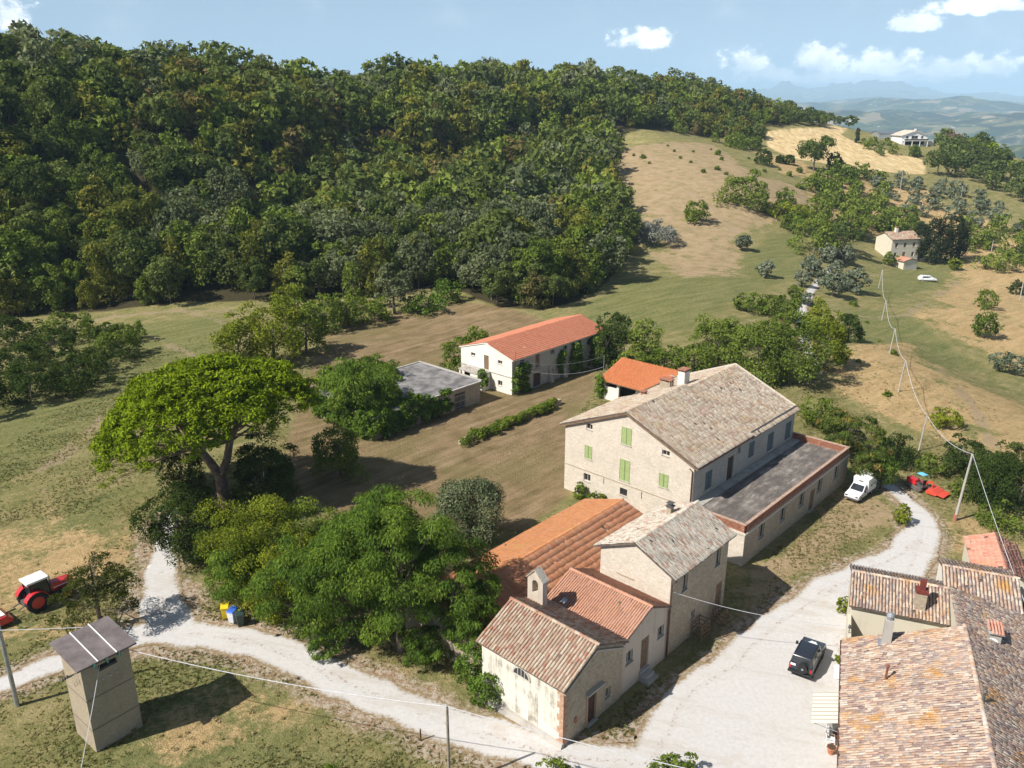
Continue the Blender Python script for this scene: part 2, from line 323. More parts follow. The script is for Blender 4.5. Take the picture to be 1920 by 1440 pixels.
def axis(lo, hi, a, b, fine, grow):
    xs = list(np.arange(a, b + 1e-6, fine)); s = fine
    while xs[-1] < hi: s *= grow; xs.append(xs[-1] + s)
    s = fine; left = []; x = a
    while x > lo: s *= grow; x -= s; left.append(x)
    return np.array(left[::-1] + xs)
def build_ground():
    xs = axis(-1300, 1400, -75, 80, 1.1, 1.035); ys = axis(-300, 1500, 32, 180, 1.1, 1.025)
    X, Y = np.meshgrid(xs, ys); Z = hgt(X, Y); nx, ny = len(xs), len(ys)
    V = np.c_[X.ravel(), Y.ravel(), Z.ravel()]
    i = np.arange(nx * ny).reshape(ny, nx)
    F = np.c_[i[:-1, :-1].ravel(), i[:-1, 1:].ravel(), i[1:, 1:].ravel(), i[1:, :-1].ravel()]
    x, y = X.ravel(), Y.ravel()
    g = 1 - sstep(sd_gravel(x, y), -0.2, np.where(x < 2, 3.6, 2.4))
    path = np.zeros_like(x)
    for P in PATHS: path = np.maximum(path, 1 - sstep(sd_line(P, [0.0] * len(P), x, y) + .5 * fnoise(x, y, 91, 3, .5), 0, 1.2))
    A = np.c_[region(BROWN, x, y, 2.5), region(DRY, x, y, 5) * .75, region(GREEN, x, y, 4) * .8, region(DIRT, x, y, 5) * .85]
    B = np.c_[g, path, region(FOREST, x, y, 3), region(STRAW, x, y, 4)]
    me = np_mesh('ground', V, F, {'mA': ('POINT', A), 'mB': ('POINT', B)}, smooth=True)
    m, nt, b = newmat('ground')
    p = POS(nt)
    nl = NOISE(nt, p, 0.055, 5, .6); nm = NOISE(nt, p, 0.33, 6, .62); nf = NOISE(nt, p, 1.9, 6, .7); nff = NOISE(nt, p, 7.5, 4, .7)
    warp = MATH(nt, 'ADD', MATH(nt, 'MULTIPLY', MATH(nt, 'SUBTRACT', nm, .5), .9), MATH(nt, 'ADD', MATH(nt, 'MULTIPLY', MATH(nt, 'SUBTRACT', nf, .5), .8), MATH(nt, 'MULTIPLY', MATH(nt, 'SUBTRACT', NOISE(nt, p, .12, 5, .6), .5), 1.2)))
    a = nt.nodes.new('ShaderNodeSeparateColor'); nt.links.new(ATTR(nt, 'mA', 'Color'), a.inputs[0]); aA = ATTR(nt, 'mA', 'Alpha')
    bb = nt.nodes.new('ShaderNodeSeparateColor'); nt.links.new(ATTR(nt, 'mB', 'Color'), bb.inputs[0]); bA = ATTR(nt, 'mB', 'Alpha')
    def msk(x, w=1.0): return SSTEP(nt, MATH(nt, 'ADD', x, MATH(nt, 'MULTIPLY', warp, w)), .34, .66)
    fine = MATH(nt, 'ADD', MATH(nt, 'MULTIPLY', nf, .6), MATH(nt, 'MULTIPLY', nff, .4))
    sk = NOISE(nt, STREAK(nt, p, 42, 1.3, 9.0), 1.0, 7, .68)
    fine = MATH(nt, 'ADD', MATH(nt, 'MULTIPLY', fine, .62), MATH(nt, 'MULTIPLY', sk, .38))
    base = RAMP(nt, MATH(nt, 'ADD', MATH(nt, 'MULTIPLY', fine, .75), MATH(nt, 'MULTIPLY', nm, .25)), [(.33, (.09, .105, .036)), (.45, (.168, .168, .062)), (.53, (.27, .23, .105)), (.66, (.44, .345, .195))])
    green = RAMP(nt, fine, [(.33, (.082, .10, .034)), (.46, (.15, .16, .060)), (.55, (.225, .21, .088)), (.68, (.37, .30, .155))])
    dry = RAMP(nt, fine, [(.3, (0.182, 0.150, 0.065)), (.46, (0.377, 0.267, 0.130)), (.6, (0.546, 0.384, 0.202)), (.8, (0.700, 0.520, 0.299))])
    # streaks of mowing in the yard of the farm
    st = NOISE(nt, STREAK(nt, p, 47, 1.0, 9.0), 1.0, 6, .65)
    brown = RAMP(nt, MATH(nt, 'ADD', MATH(nt, 'MULTIPLY', st, .6), MATH(nt, 'MULTIPLY', nm, .4)), [(.3, (.10, .085, .036)), (.43, (.19, .14, .072)), (.56, (.28, .20, .115)), (.72, (.38, .285, .18))])
    brown = MIX(nt, SSTEP(nt, nl, .45, .62), brown, MIX(nt, .5, brown, (.17, .15, .06)))
    dirt = RAMP(nt, MATH(nt, 'ADD', MATH(nt, 'MULTIPLY', fine, .5), MATH(nt, 'MULTIPLY', nm, .5)), [(.3, (.17, .15, .062)), (.42, (.27, .215, .11)), (.54, (.375, .275, .165)), (.8, (.49, .375, .245))])
    rows = NOISE(nt, STREAK(nt, p, 98, 2.2, 20.0), 1.0, 4, .6)
    straw = RAMP(nt, rows, [(.3, (0.390, 0.280, 0.143)), (.5, (0.572, 0.429, 0.227)), (.7, (0.700, 0.559, 0.325))])
    c = MIX(nt, msk(a.outputs[2], .8), base, green)
    c = MIX(nt, msk(a.outputs[1], 1.2), c, dry)
    c = MIX(nt, msk(aA, 1.1), c, dirt)
    c = MIX(nt, msk(bA, .3), c, straw)
    c = MIX(nt, msk(a.outputs[0], .55), c, brown)
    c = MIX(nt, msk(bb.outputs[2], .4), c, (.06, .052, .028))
    c = MIX(nt, MATH(nt, 'MULTIPLY', msk(bb.outputs[1], 1.6), .65), c, (.32, .245, .16))
    verge = MATH(nt, 'MULTIPLY', SSTEP(nt, MATH(nt, 'ADD', bb.outputs[0], MATH(nt, 'MULTIPLY', warp, 1.1)), .45, .95), .9)
    c = MIX(nt, verge, c, MIX(nt, SSTEP(nt, nf, .4, .6), (.30, .19, .12), (.47, .40, .32)))
    setc(nt, b, c); b.inputs['Roughness'].default_value = 1.0; b.inputs['Specular IOR Level'].default_value = 0.0
    hh = MATH(nt, 'ADD', nf, MATH(nt, 'MULTIPLY', nff, .6))
    nt.links.new(BUMP(nt, hh, 0.9, 0.25), b.inputs['Normal'])
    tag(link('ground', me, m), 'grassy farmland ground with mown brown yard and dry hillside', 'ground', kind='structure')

def area_mesh(name, sdf, bounds, step, lift, mat):
    """sheet that fills sdf < 0, its rim pulled onto the outline"""
    xs = np.arange(bounds[0], bounds[1], step); ys = np.arange(bounds[2], bounds[3], step)
    X, Y = np.meshgrid(xs, ys); D = sdf(X, Y) ; nx, ny = len(xs), len(ys)
    i = np.arange(nx * ny).reshape(ny, nx)
    F = np.c_[i[:-1, :-1].ravel(), i[:-1, 1:].ravel(), i[1:, 1:].ravel(), i[1:, :-1].ravel()]
    dd = D.ravel(); keep = (dd[F] < 0).any(1); F = F[keep]
    e = 0.05; gx = (sdf(X + e, Y) - sdf(X - e, Y)) / (2 * e); gy = (sdf(X, Y + e) - sdf(X, Y - e)) / (2 * e)
    out = np.clip(D, 0, step * 1.5); L = np.maximum(np.hypot(gx, gy), .3)
    X = X - out * gx / L ** 2; Y = Y - out * gy / L ** 2
    used = np.unique(F); mp = np.full(nx * ny, -1); mp[used] = np.arange(len(used))
    x, y = X.ravel()[used], Y.ravel()[used]
    V = np.c_[x, y, hgt(x, y) + lift]
    me = np_mesh(name, V, mp[F], {'edge': ('POINT', np.clip(-dd[used], 0, 5))}, smooth=True)
    return link(name, me, mat)

def build_roads():
    m, nt, b = newmat('white_gravel')
    p = POS(nt); n1 = NOISE(nt, p, .35, 6, .6); n2 = NOISE(nt, p, 3.2, 6, .7); n3 = NOISE(nt, p, 26, 3, .7)
    c = RAMP(nt, MATH(nt, 'ADD', MATH(nt, 'MULTIPLY', n2, .55), MATH(nt, 'MULTIPLY', n3, .45)), [(.28, (.415, .385, .36)), (.5, (.525, .505, .485)), (.7, (.59, .575, .56))])
    c = MIX(nt, MATH(nt, 'MULTIPLY', SSTEP(nt, n1, .56, .72), .5), c, (.43, .36, .29))
    ru = NOISE(nt, STREAK(nt, p, -18, 1.4, 9.0), 1.0, 6, .65)
    c = MIX(nt, MATH(nt, 'MULTIPLY', SSTEP(nt, ru, .52, .68), .38), c, (.40, .335, .27))
    st_ = nt.nodes.new('ShaderNodeTexVoronoi'); st_.inputs['Scale'].default_value = 5.5; nt.links.new(p, st_.inputs['Vector'])
    c = MIX(nt, MATH(nt, 'MULTIPLY', SSTEP(nt, MATH(nt, 'MULTIPLY', st_.outputs['Distance'], -1), -.16, -.08), .35), c, (.33, .29, .25))
    e = ATTR(nt, 'edge')
    rim = SSTEP(nt, MATH(nt, 'SUBTRACT', MATH(nt, 'MULTIPLY', n2, 1.7), e), .25, .85)
    c = MIX(nt, rim, c, MIX(nt, SSTEP(nt, n3, .4, .6), (.28, .18, .11), (.20, .17, .075)))
    # leaf litter along the crown between the wheel tracks
    mid = MATH(nt, 'MULTIPLY', MATH(nt, 'MULTIPLY', SSTEP(nt, e, 1.45, 1.62), SSTEP(nt, MATH(nt, 'MULTIPLY', e, -1), -2.1, -1.7)), SSTEP(nt, n2, .5, .62))
    c = MIX(nt, MATH(nt, 'MULTIPLY', mid, .7), c, (.26, .18, .12))
    setc(nt, b, c); b.inputs['Roughness'].default_value = 1; b.inputs['Specular IOR Level'].default_value = 0.05
    nt.links.new(BUMP(nt, MATH(nt, 'ADD', n2, n3), .5, .04), b.inputs['Normal'])
    jit = lambda x, y: 0.28 * fnoise(x, y, 21, 4, 1.3)
    tag(area_mesh('gravel_road', lambda x, y: sd_gravel(x, y) + jit(x, y), (-45, 52, 30, 96), .45, .03, m), 'white gravel drive and yard between the houses', 'road', kind='structure')
    tag(area_mesh('gravel_lane', lambda x, y: sd_line(LANE, [1.1] * len(LANE), x, y) + jit(x, y), (40, 110, 110, 230), .5, .05, m), 'pale gravel lane between the olive trees', 'lane', kind='structure')

FAR_TOP = []
def build_far():
    """the valley, hills and mountains beyond the ridge, one sheet on a polar grid about the farm"""
    az = np.radians(np.arange(-80, 81, 0.36)); r = np.concatenate([np.geomspace(700, 9000, 110), np.geomspace(9200, 31000, 130)])
    Rr, A = np.meshgrid(r, az); X = Rr * np.sin(A); Y = Rr * np.cos(A)
    z = -150 + 34 * fnoise(X, Y, 31, 5, .0042) * sstep(Rr, 800, 1800)
    z += sstep(Rr, 1800, 4200) * 58 * fnoise(X, Y, 33, 6, .0026) + sstep(Rr, 2000, 8000) * 95
    rid = np.abs(fnoise(X, Y, 36, 6, .0009)); z += sstep(Rr, 5500, 9500) * (62 - 100 * rid)
    m1 = 1 - np.abs(fnoise(X, Y, 41, 7, .00062)); m2 = fnoise(X, Y, 43, 4, .00032); m3 = 1 - np.abs(fnoise(X, Y, 47, 6, .0017)); dg = np.degrees(A); m4 = 1 - np.abs(fnoise(X, Y, 53, 5, .0046))
    tgt = 250 * np.exp(-((dg - 17.5) / 4.5) ** 2) + 150 * np.exp(-((dg - 25) / 4) ** 2) + 200 + 60 * np.sin(dg * .35)
    z += sstep(Rr, 17000, 23000) * (1 - sstep(Rr, 27000, 31000)) * tgt * (0.22 + .50 * m1 ** 2 + .20 * m2 + .38 * m3 ** 2 + .42 * m4 ** 2)
    FAR_TOP.append(float(z.max()))
    n, k = Rr.shape; i = np.arange(n * k).reshape(n, k)
    F = np.c_[i[:-1, :-1].ravel(), i[:-1, 1:].ravel(), i[1:, 1:].ravel(), i[1:, :-1].ravel()][:, ::-1]
    me = np_mesh('hills', np.c_[X.ravel(), Y.ravel(), z.ravel()], F, smooth=True)
    m, nt, b = newmat('far_land'); p = POS(nt)
    fields = nt.nodes.new('ShaderNodeTexVoronoi'); fields.inputs['Scale'].default_value = .0068; fields.inputs['Randomness'].default_value = 1
    wv = nt.nodes.new('ShaderNodeVectorMath'); wv.operation = 'ADD'; nt.links.new(p, wv.inputs[0])
    wn = nt.nodes.new('ShaderNodeVectorMath'); wn.operation = 'SCALE'; nt.links.new(NOISE(nt, p, .0016, 3, .5, out=1), wn.inputs[0]); wn.inputs[3].default_value = 260
    nt.links.new(wn.outputs[0], wv.inputs[1]); nt.links.new(wv.outputs[0], fields.inputs['Vector'])
    sc = nt.nodes.new('ShaderNodeSeparateColor'); nt.links.new(fields.outputs['Color'], sc.inputs[0])
    c = RAMP(nt, sc.outputs[0], [(.0, (.05, .075, .03)), (.35, (.085, .10, .045)), (.55, (.15, .14, .07)), (.76, (.22, .185, .11)), (.92, (.32, .26, .17))], 'CONSTANT')
    wood = SSTEP(nt, NOISE(nt, p, .0042, 8, .72), .47, .55); c = MIX(nt, wood, c, (.028, .042, .028))
    houses = nt.nodes.new('ShaderNodeTexVoronoi'); houses.inputs['Scale'].default_value = .011; nt.links.new(p, houses.inputs['Vector'])
    hm = MATH(nt, 'MULTIPLY', SSTEP(nt, MATH(nt, 'MULTIPLY', houses.outputs['Distance'], -1), -.13, -.10), SSTEP(nt, NOISE(nt, p, .0007, 3, .5), .5, .6))
    c = MIX(nt, hm, c, (.62, .56, .5))
    z_ = nt.nodes.new('ShaderNodeSeparateXYZ'); nt.links.new(p, z_.inputs[0])
    c = MIX(nt, SSTEP(nt, z_.outputs[2], 160, 420), c, (.12, .13, .12))
    setc(nt, b, c); b.inputs['Roughness'].default_value = 1; b.inputs['Specular IOR Level'].default_value = 0
    tag(link('hills', me, m), 'wide valley with fields, wooded hills and far mountains', 'hills', kind='structure')

def build_haze():
    mb = bmesh.new(); bmesh.ops.create_cube(mb, size=1.0)
    zb, zt = -420.0, FAR_TOP[0] + 30.0
    for v in mb.verts: v.co = (v.co.x * 66000, v.co.y * 66000, zb if v.co.z < 0 else zt)
    me = bpy.data.meshes.new('haze'); mb.to_mesh(me); mb.free()
    m = bpy.data.materials.new('haze'); m.use_nodes = True; nt = m.node_tree; nt.nodes.clear()
    out = nt.nodes.new('ShaderNodeOutputMaterial'); v = nt.nodes.new('ShaderNodeVolumePrincipled')
    v.inputs['Color'].default_value = (.54, .77, 1.0, 1); v.inputs['Density'].default_value = HAZE_DENSITY; v.inputs['Anisotropy'].default_value = -0.15
    nt.links.new(v.outputs[0], out.inputs['Volume'])
    tag(link('haze', me, m), 'thin blue haze in the air over the valley', 'haze', kind='stuff')
HAZE_DENSITY = 9.0e-5
build_ground(); build_roads(); build_far(); build_haze()
# ------------------------------------------------------------------ mesh builder
class MB:
    def __init__(s): s.v = []; s.f = []
    def quad(s, a, b, c, d): n = len(s.v); s.v += [a, b, c, d]; s.f.append((n, n + 1, n + 2, n + 3))
    def poly(s, pts): n = len(s.v); s.v += list(pts); s.f.append(tuple(range(n, n + len(pts))))
    def hexa(s, p):      # 8 points: bottom 0-3 counter-clockwise, top 4-7
        n = len(s.v); s.v += [tuple(q) for q in p]
        for f in ((3, 2, 1, 0), (4, 5, 6, 7), (0, 1, 5, 4), (1, 2, 6, 5), (2, 3, 7, 6), (3, 0, 4, 7)): s.f.append(tuple(n + k for k in f))
    def box(s, x0, x1, y0, y1, z0, z1): s.hexa([(x0, y0, z0), (x1, y0, z0), (x1, y1, z0), (x0, y1, z0), (x0, y0, z1), (x1, y0, z1), (x1, y1, z1), (x0, y1, z1)])
    def prism(s, pts, axis, a, b):
        """outline pts (2-D) swept along axis from a to b"""
        f = {'x': lambda q, t: (t, q[0], q[1]), 'y': lambda q, t: (q[0], t, q[1]), 'z': lambda q, t: (q[0], q[1], t)}[axis]
        n = len(s.v); k = len(pts); s.v += [f(q, a) for q in pts] + [f(q, b) for q in pts]
        for i in range(k): j = (i + 1) % k; s.f.append((n + i, n + j, n + k + j, n + k + i))
        s.f.append(tuple(n + i for i in range(k))[::-1]); s.f.append(tuple(n + k + i for i in range(k)))
    def tube(s, path, rad, n=8, cap=True):
        path = [Vector(p) for p in path]; rad = rad if isinstance(rad, (list, tuple)) else [rad] * len(path); base = len(s.v); ref = Vector((0, 0, 1))
        for i, p in enumerate(path):
            d = (path[min(i + 1, len(path) - 1)] - path[max(i - 1, 0)]).normalized()
            if abs(d.dot(ref)) > 0.95: ref = Vector((1, 0, 0))
            a = d.cross(ref).normalized(); b = d.cross(a)
            for k in range(n):
                t = 2 * math.pi * k / n; s.v.append(tuple(p + (a * math.cos(t) + b * math.sin(t)) * rad[i]))
        for i in range(len(path) - 1):
            for k in range(n):
                q = base + i * n; s.f.append((q + k, q + (k + 1) % n, q + n + (k + 1) % n, q + n + k))
        if cap:
            s.f.append(tuple(base + k for k in range(n))); e = base + (len(path) - 1) * n; s.f.append(tuple(e + k for k in range(n))[::-1])
    def cyl(s, a, b, r, n=16): s.tube([a, b], r, n)
    def build(s, name, mat, parent=None, smooth=False, bevel=0.0):
        me = bpy.data.meshes.new(name); me.from_pydata([tuple(p) for p in s.v], [], s.f)
        bm = bmesh.new(); bm.from_mesh(me); bmesh.ops.remove_doubles(bm, verts=bm.verts, dist=1e-5) if bevel or smooth else None
        bmesh.ops.recalc_face_normals(bm, faces=bm.faces)
        if bevel:
            bmesh.ops.bevel(bm, geom=[e for e in bm.edges if e.is_manifold and e.calc_face_angle(0) > .4], offset=bevel, segments=2, affect='EDGES', profile=.6)
        bm.to_mesh(me); bm.free()
        if smooth:
            for p in me.polygons: p.use_smooth = True
            try: me.set_sharp_from_angle(angle=R_(40))
            except Exception: pass
        return link(name, me, mat, parent)

# ------------------------------------------------------------------ building materials
def m_stone(name, cols, scale=(4.6, 4.6, 8.0), mortar=(.56, .49, .39), stain=.35):
    m, nt, b = newmat(name); p = COORD(nt)
    w = nt.nodes.new('ShaderNodeVectorMath'); w.operation = 'ADD'; nt.links.new(MAPPING(nt, p, scale), w.inputs[0])
    sc = nt.nodes.new('ShaderNodeVectorMath'); sc.operation = 'SCALE'; nt.links.new(NOISE(nt, p, 3.5, 3, .6, out=1), sc.inputs[0]); sc.inputs[3].default_value = .9
    nt.links.new(sc.outputs[0], w.inputs[1])
    vo = nt.nodes.new('ShaderNodeTexVoronoi'); vo.inputs['Scale'].default_value = 1; nt.links.new(w.outputs[0], vo.inputs['Vector'])
    ve = nt.nodes.new('ShaderNodeTexVoronoi'); ve.feature = 'DISTANCE_TO_EDGE'; ve.inputs['Scale'].default_value = 1; nt.links.new(w.outputs[0], ve.inputs['Vector'])
    s = nt.nodes.new('ShaderNodeSeparateColor'); nt.links.new(vo.outputs['Color'], s.inputs[0])
    c = RAMP(nt, s.outputs[0], [(i / (len(cols) - 1), q) for i, q in enumerate(cols)])
    n1 = NOISE(nt, p, .55, 6, .65); n2 = NOISE(nt, p, 9, 4, .7)
    c = MIX(nt, SSTEP(nt, MATH(nt, 'MULTIPLY', ve.outputs['Distance'], -1), -.09, -.02), c, mortar)
    c = MIX(nt, MATH(nt, 'MULTIPLY', SSTEP(nt, n1, .45, .7), stain), c, tuple(x * .62 for x in mortar))
    c = MIX(nt, MATH(nt, 'MULTIPLY', n2, .35), c, tuple(x * .7 for x in mortar))
    setc(nt, b, c); nt.links.new(BUMP(nt, MATH(nt, 'ADD', SSTEP(nt, ve.outputs['Distance'], 0, .12), MATH(nt, 'MULTIPLY', n2, .5)), .55, .03), b.inputs['Normal'])
    return m
def m_plaster(name, c0, dirt=(.33, .29, .22), amount=.5, streak=True):
    m, nt, b = newmat(name); p = COORD(nt)
    n1 = NOISE(nt, p, .7, 6, .65); n2 = NOISE(nt, p, 6, 5, .7)
    st = NOISE(nt, MAPPING(nt, p, (2.6, 2.6, .28)), 1.0, 5, .65)
    f = MATH(nt, 'ADD', MATH(nt, 'MULTIPLY', n1, .5), MATH(nt, 'MULTIPLY', st, .5)) if streak else n1
    c = MIX(nt, MATH(nt, 'MULTIPLY', SSTEP(nt, f, .48, .64), amount), c0, dirt)
    c = MIX(nt, MATH(nt, 'MULTIPLY', n2, .22), c, tuple(x * .75 for x in c0))
    setc(nt, b, c); nt.links.new(BUMP(nt, n2, .25, .02), b.inputs['Normal']); return m
def m_tile(name, cols, lichen=None, moss=.3):
    """each tile takes its own tone; lichen spreads in patches over many tiles"""
    m, nt, b = newmat(name); p = POS(nt)
    rnd = nt.nodes.new('ShaderNodeObjectInfo').outputs['Random']
    t = MATH(nt, 'FRACT', MATH(nt, 'ADD', ATTR(nt, 'tc'), MATH(nt, 'MULTIPLY', rnd, 7.31)))
    n0 = NOISE(nt, p, .5, 5, .6); n1 = NOISE(nt, p, 2.2, 5, .65); n2 = NOISE(nt, p, 14, 4, .7)
    t = MATH(nt, 'ADD', MATH(nt, 'MULTIPLY', t, .72), MATH(nt, 'MULTIPLY', n1, .3))
    c = RAMP(nt, t, [(i / (len(cols) - 1), q) for i, q in enumerate(cols)])
    c = MIX(nt, MATH(nt, 'MULTIPLY', SSTEP(nt, n2, .45, .75), .45), c, MIX(nt, .5, c, (.10, .085, .07)))
    if lichen: c = MIX(nt, MATH(nt, 'MULTIPLY', SSTEP(nt, MATH(nt, 'ADD', MATH(nt, 'MULTIPLY', n0, .6), MATH(nt, 'MULTIPLY', n2, .42)), .535, .66), lichen[1]), c, lichen[0])
    if moss: c = MIX(nt, MATH(nt, 'MULTIPLY', SSTEP(nt, n1, .58, .72), moss), c, (.15, .13, .10))
    setc(nt, b, c); b.inputs['Roughness'].default_value = .9; nt.links.new(BUMP(nt, n2, .4, .015), b.inputs['Normal']); return m
M = {}
M['stone_main'] = m_stone('cream_stone', [(.52, .445, .36), (.66, .585, .49), (.58, .49, .39), (.72, .655, .57)], mortar=(.66, .595, .50), stain=.38)
M['stone_dark'] = m_stone('brown_stone', [(.30, .24, .17), (.44, .36, .26), (.38, .29, .19), (.52, .44, .34)], mortar=(.47, .40, .31))
M['stone_grey'] = m_stone('grey_stone', [(.36, .32, .27), (.46, .42, .36), (.40, .35, .28), (.54, .50, .44)], mortar=(.50, .46, .40))
M['tower'] = m_stone('tower_masonry', [(.33, .265, .185), (.43, .355, .255), (.37, .295, .20), (.47, .40, .30)], (7, 7, 13), (.42, .35, .26), .5)
M['chapel'] = m_plaster('chapel_plaster', (.66, .61, .53), (.22, .20, .15), .95)
M['plaster'] = m_plaster('white_plaster', (.74, .70, .62), (.46, .41, .33), .35)
M['plaster_mid'] = m_plaster('pinkish_plaster', (.54, .46, .38), (.36, .30, .24), .5)
M['plaster_beige'] = m_plaster('beige_plaster', (.60, .55, .44), (.45, .40, .31), .3)
M['tile_old'] = m_tile('old_grey_tile', [(.17, .13, .10), (.36, .28, .205), (.45, .37, .28), (.52, .445, .35), (.36, .23, .165), (.47, .395, .305), (.57, .50, .405), (.33, .18, .125)], ((.50, .30, .10), .45), .35)
M['tile_tall'] = m_tile('pale_grey_tile', [(.27, .22, .175), (.45, .40, .325), (.53, .48, .40), (.58, .54, .46), (.38, .22, .155), (.54, .49, .41), (.36, .31, .26), (.60, .56, .48)], None, .3)
M['tile_chapel'] = m_tile('chapel_tile', [(.14, .085, .062), (.31, .205, .145), (.38, .275, .20), (.47, .40, .31), (.33, .14, .09), (.43, .335, .25), (.50, .43, .35)], None, .35)
M['tile_mid'] = m_tile('rose_terracotta_tile', [(.30, .14, .09), (.44, .22, .14), (.50, .26, .17), (.44, .23, .16), (.52, .31, .22)], None, .25)
M['tile_orange'] = m_tile('orange_tile', [(.36, .15, .06), (.47, .195, .08), (.53, .235, .10), (.43, .18, .085), (.56, .30, .16)], ((.44, .25, .09), .7), .45)
M['tile_rust'] = m_tile('rust_tile', [(.28, .125, .07), (.40, .19, .10), (.47, .24, .14), (.42, .17, .085), (.50, .33, .24)], ((.48, .27, .10), .4), .3)
M['tile_bright'] = m_tile('bright_orange_tile', [(.46, .15, .06), (.56, .185, .07), (.60, .215, .09), (.50, .17, .075)], None, .12)
M['tile_barn'] = m_tile('salmon_tile', [(.50, .175, .095), (.59, .215, .12), (.63, .25, .15), (.55, .19, .11)], None, .06)
M['tile_near'] = m_tile('lichened_tile', [(.11, .08, .078), (.255, .185, .165), (.38, .27, .215), (.50, .39, .30), (.215, .15, .145), (.45, .295, .21), (.53, .44, .35), (.22, .175, .175), (.58, .505, .42), (.30, .225, .20)], ((.46, .23, .045), .95), .35)
M['tile_red'] = m_tile('red_shed_tile', [(.44, .17, .11), (.52, .24, .17), (.56, .30, .22), (.46, .19, .13)], ((.50, .25, .07), .6), .2)
M['wood'] = simple('weathered_wood', (.20, .125, .075), .8, var=.35, vs=5)
M['wood_dark'] = simple('dark_brown_door', (.075, .045, .032), .7, var=.3, vs=4)
M['shutter'] = simple('green_shutter', (.27, .34, .135), .6, var=.12, vs=6)
M['shutter_dark'] = simple('bluish_shutter', (.10, .125, .13), .6, var=.2, vs=4)
M['glass'] = simple('dark_glass', (.025, .028, .032), .12, var=.3, vs=2, spec=.6)
M['void'] = simple('dark_interior', (.018, .016, .014), 1, var=.3)
M['frame'] = simple('pale_frame', (.5, .46, .4), .7)
M['frame_dark'] = simple('grey_iron', (.12, .115, .11), .6, .3)
M['concrete'] = m_plaster('concrete', (.42, .39, .35), (.22, .20, .18), .6, False)
def m_felt():
    m, nt, b = newmat('roof_felt'); p = COORD(nt); a = NOISE(nt, p, .45, 6, .7); c = NOISE(nt, MAPPING(nt, p, (2.2, .5, 1)), 1.0, 7, .75); d = NOISE(nt, p, 6, 4, .7)
    k = RAMP(nt, MATH(nt, 'ADD', MATH(nt, 'MULTIPLY', a, .4), MATH(nt, 'MULTIPLY', c, .6)), [(.3, (.06, .05, .045)), (.46, (.125, .108, .095)), (.54, (.21, .185, .165)), (.64, (.45, .41, .37))])
    setc(nt, b, MIX(nt, MATH(nt, 'MULTIPLY', d, .4), k, (.08, .07, .065))); return m
M['felt'] = m_felt()
M['brickred'] = simple('red_brick', (.33, .145, .09), .9, var=.35, vs=6)
M['white'] = simple('white_paint', (.78, .78, .77), .45, var=.05)
M['black'] = simple('black_rubber', (.018, .018, .02), .75, var=.2)
M['steel'] = simple('galvanised_steel', (.42, .44, .46), .45, .6, .15)
M['copper'] = simple('brown_gutter', (.13, .06, .04), .5, .3)

# ------------------------------------------------------------------ walls with openings
def wall(parent, p0, d, L, top, ops, mat, depth=.2, name='wall', inward=None, base=-.5):
    """vertical wall from p0 along unit vector d (2-D); top = [(s,z),...]; ops = [(s0,s1,z0,z1),...]; returns list of frames"""
    mb = MB(); d = Vector((d[0], d[1], 0)); inw = Vector((-d.y, d.x, 0)) if inward is None else Vector(inward)
    P = lambda s, z, k=0.0: tuple(Vector((p0[0], p0[1], 0)) + d * s + inw * k + Vector((0, 0, z)))
    def topz(s):
        for (a, za), (b, zb) in zip(top[:-1], top[1:]):
            if a - 1e-6 <= s <= b + 1e-6: return za + (zb - za) * (s - a) / max(b - a, 1e-9)
        return top[-1][1]
    cuts = sorted({0.0, L, *[a for a, _ in top], *[o[0] for o in ops], *[o[1] for o in ops]})
    cuts = [c for c in cuts if -1e-6 <= c <= L + 1e-6]
    for a, b in zip(cuts[:-1], cuts[1:]):
        if b - a < 1e-5: continue
        mid = (a + b) / 2; z = base
        for o in sorted([o for o in ops if o[0] < mid < o[1]], key=lambda o: o[2]):
            if o[2] > z: mb.quad(P(a, z), P(b, z), P(b, o[2]), P(a, o[2]))
            z = o[3]
        mb.quad(P(a, z), P(b, z), P(b, topz(b)), P(a, topz(a)))
    for (a, b, z0, z1) in [o[:4] for o in ops]:
        mb.quad(P(a, z0), P(a, z1), P(a, z1, depth), P(a, z0, depth)); mb.quad(P(b, z0), P(b, z1), P(b, z1, depth), P(b, z0, depth))
        mb.quad(P(a, z1), P(b, z1), P(b, z1, depth), P(a, z1, depth)); mb.quad(P(a, z0), P(b, z0), P(b, z0, depth), P(a, z0, depth))
    w = mb.build(name, mat, parent)
    return w, P
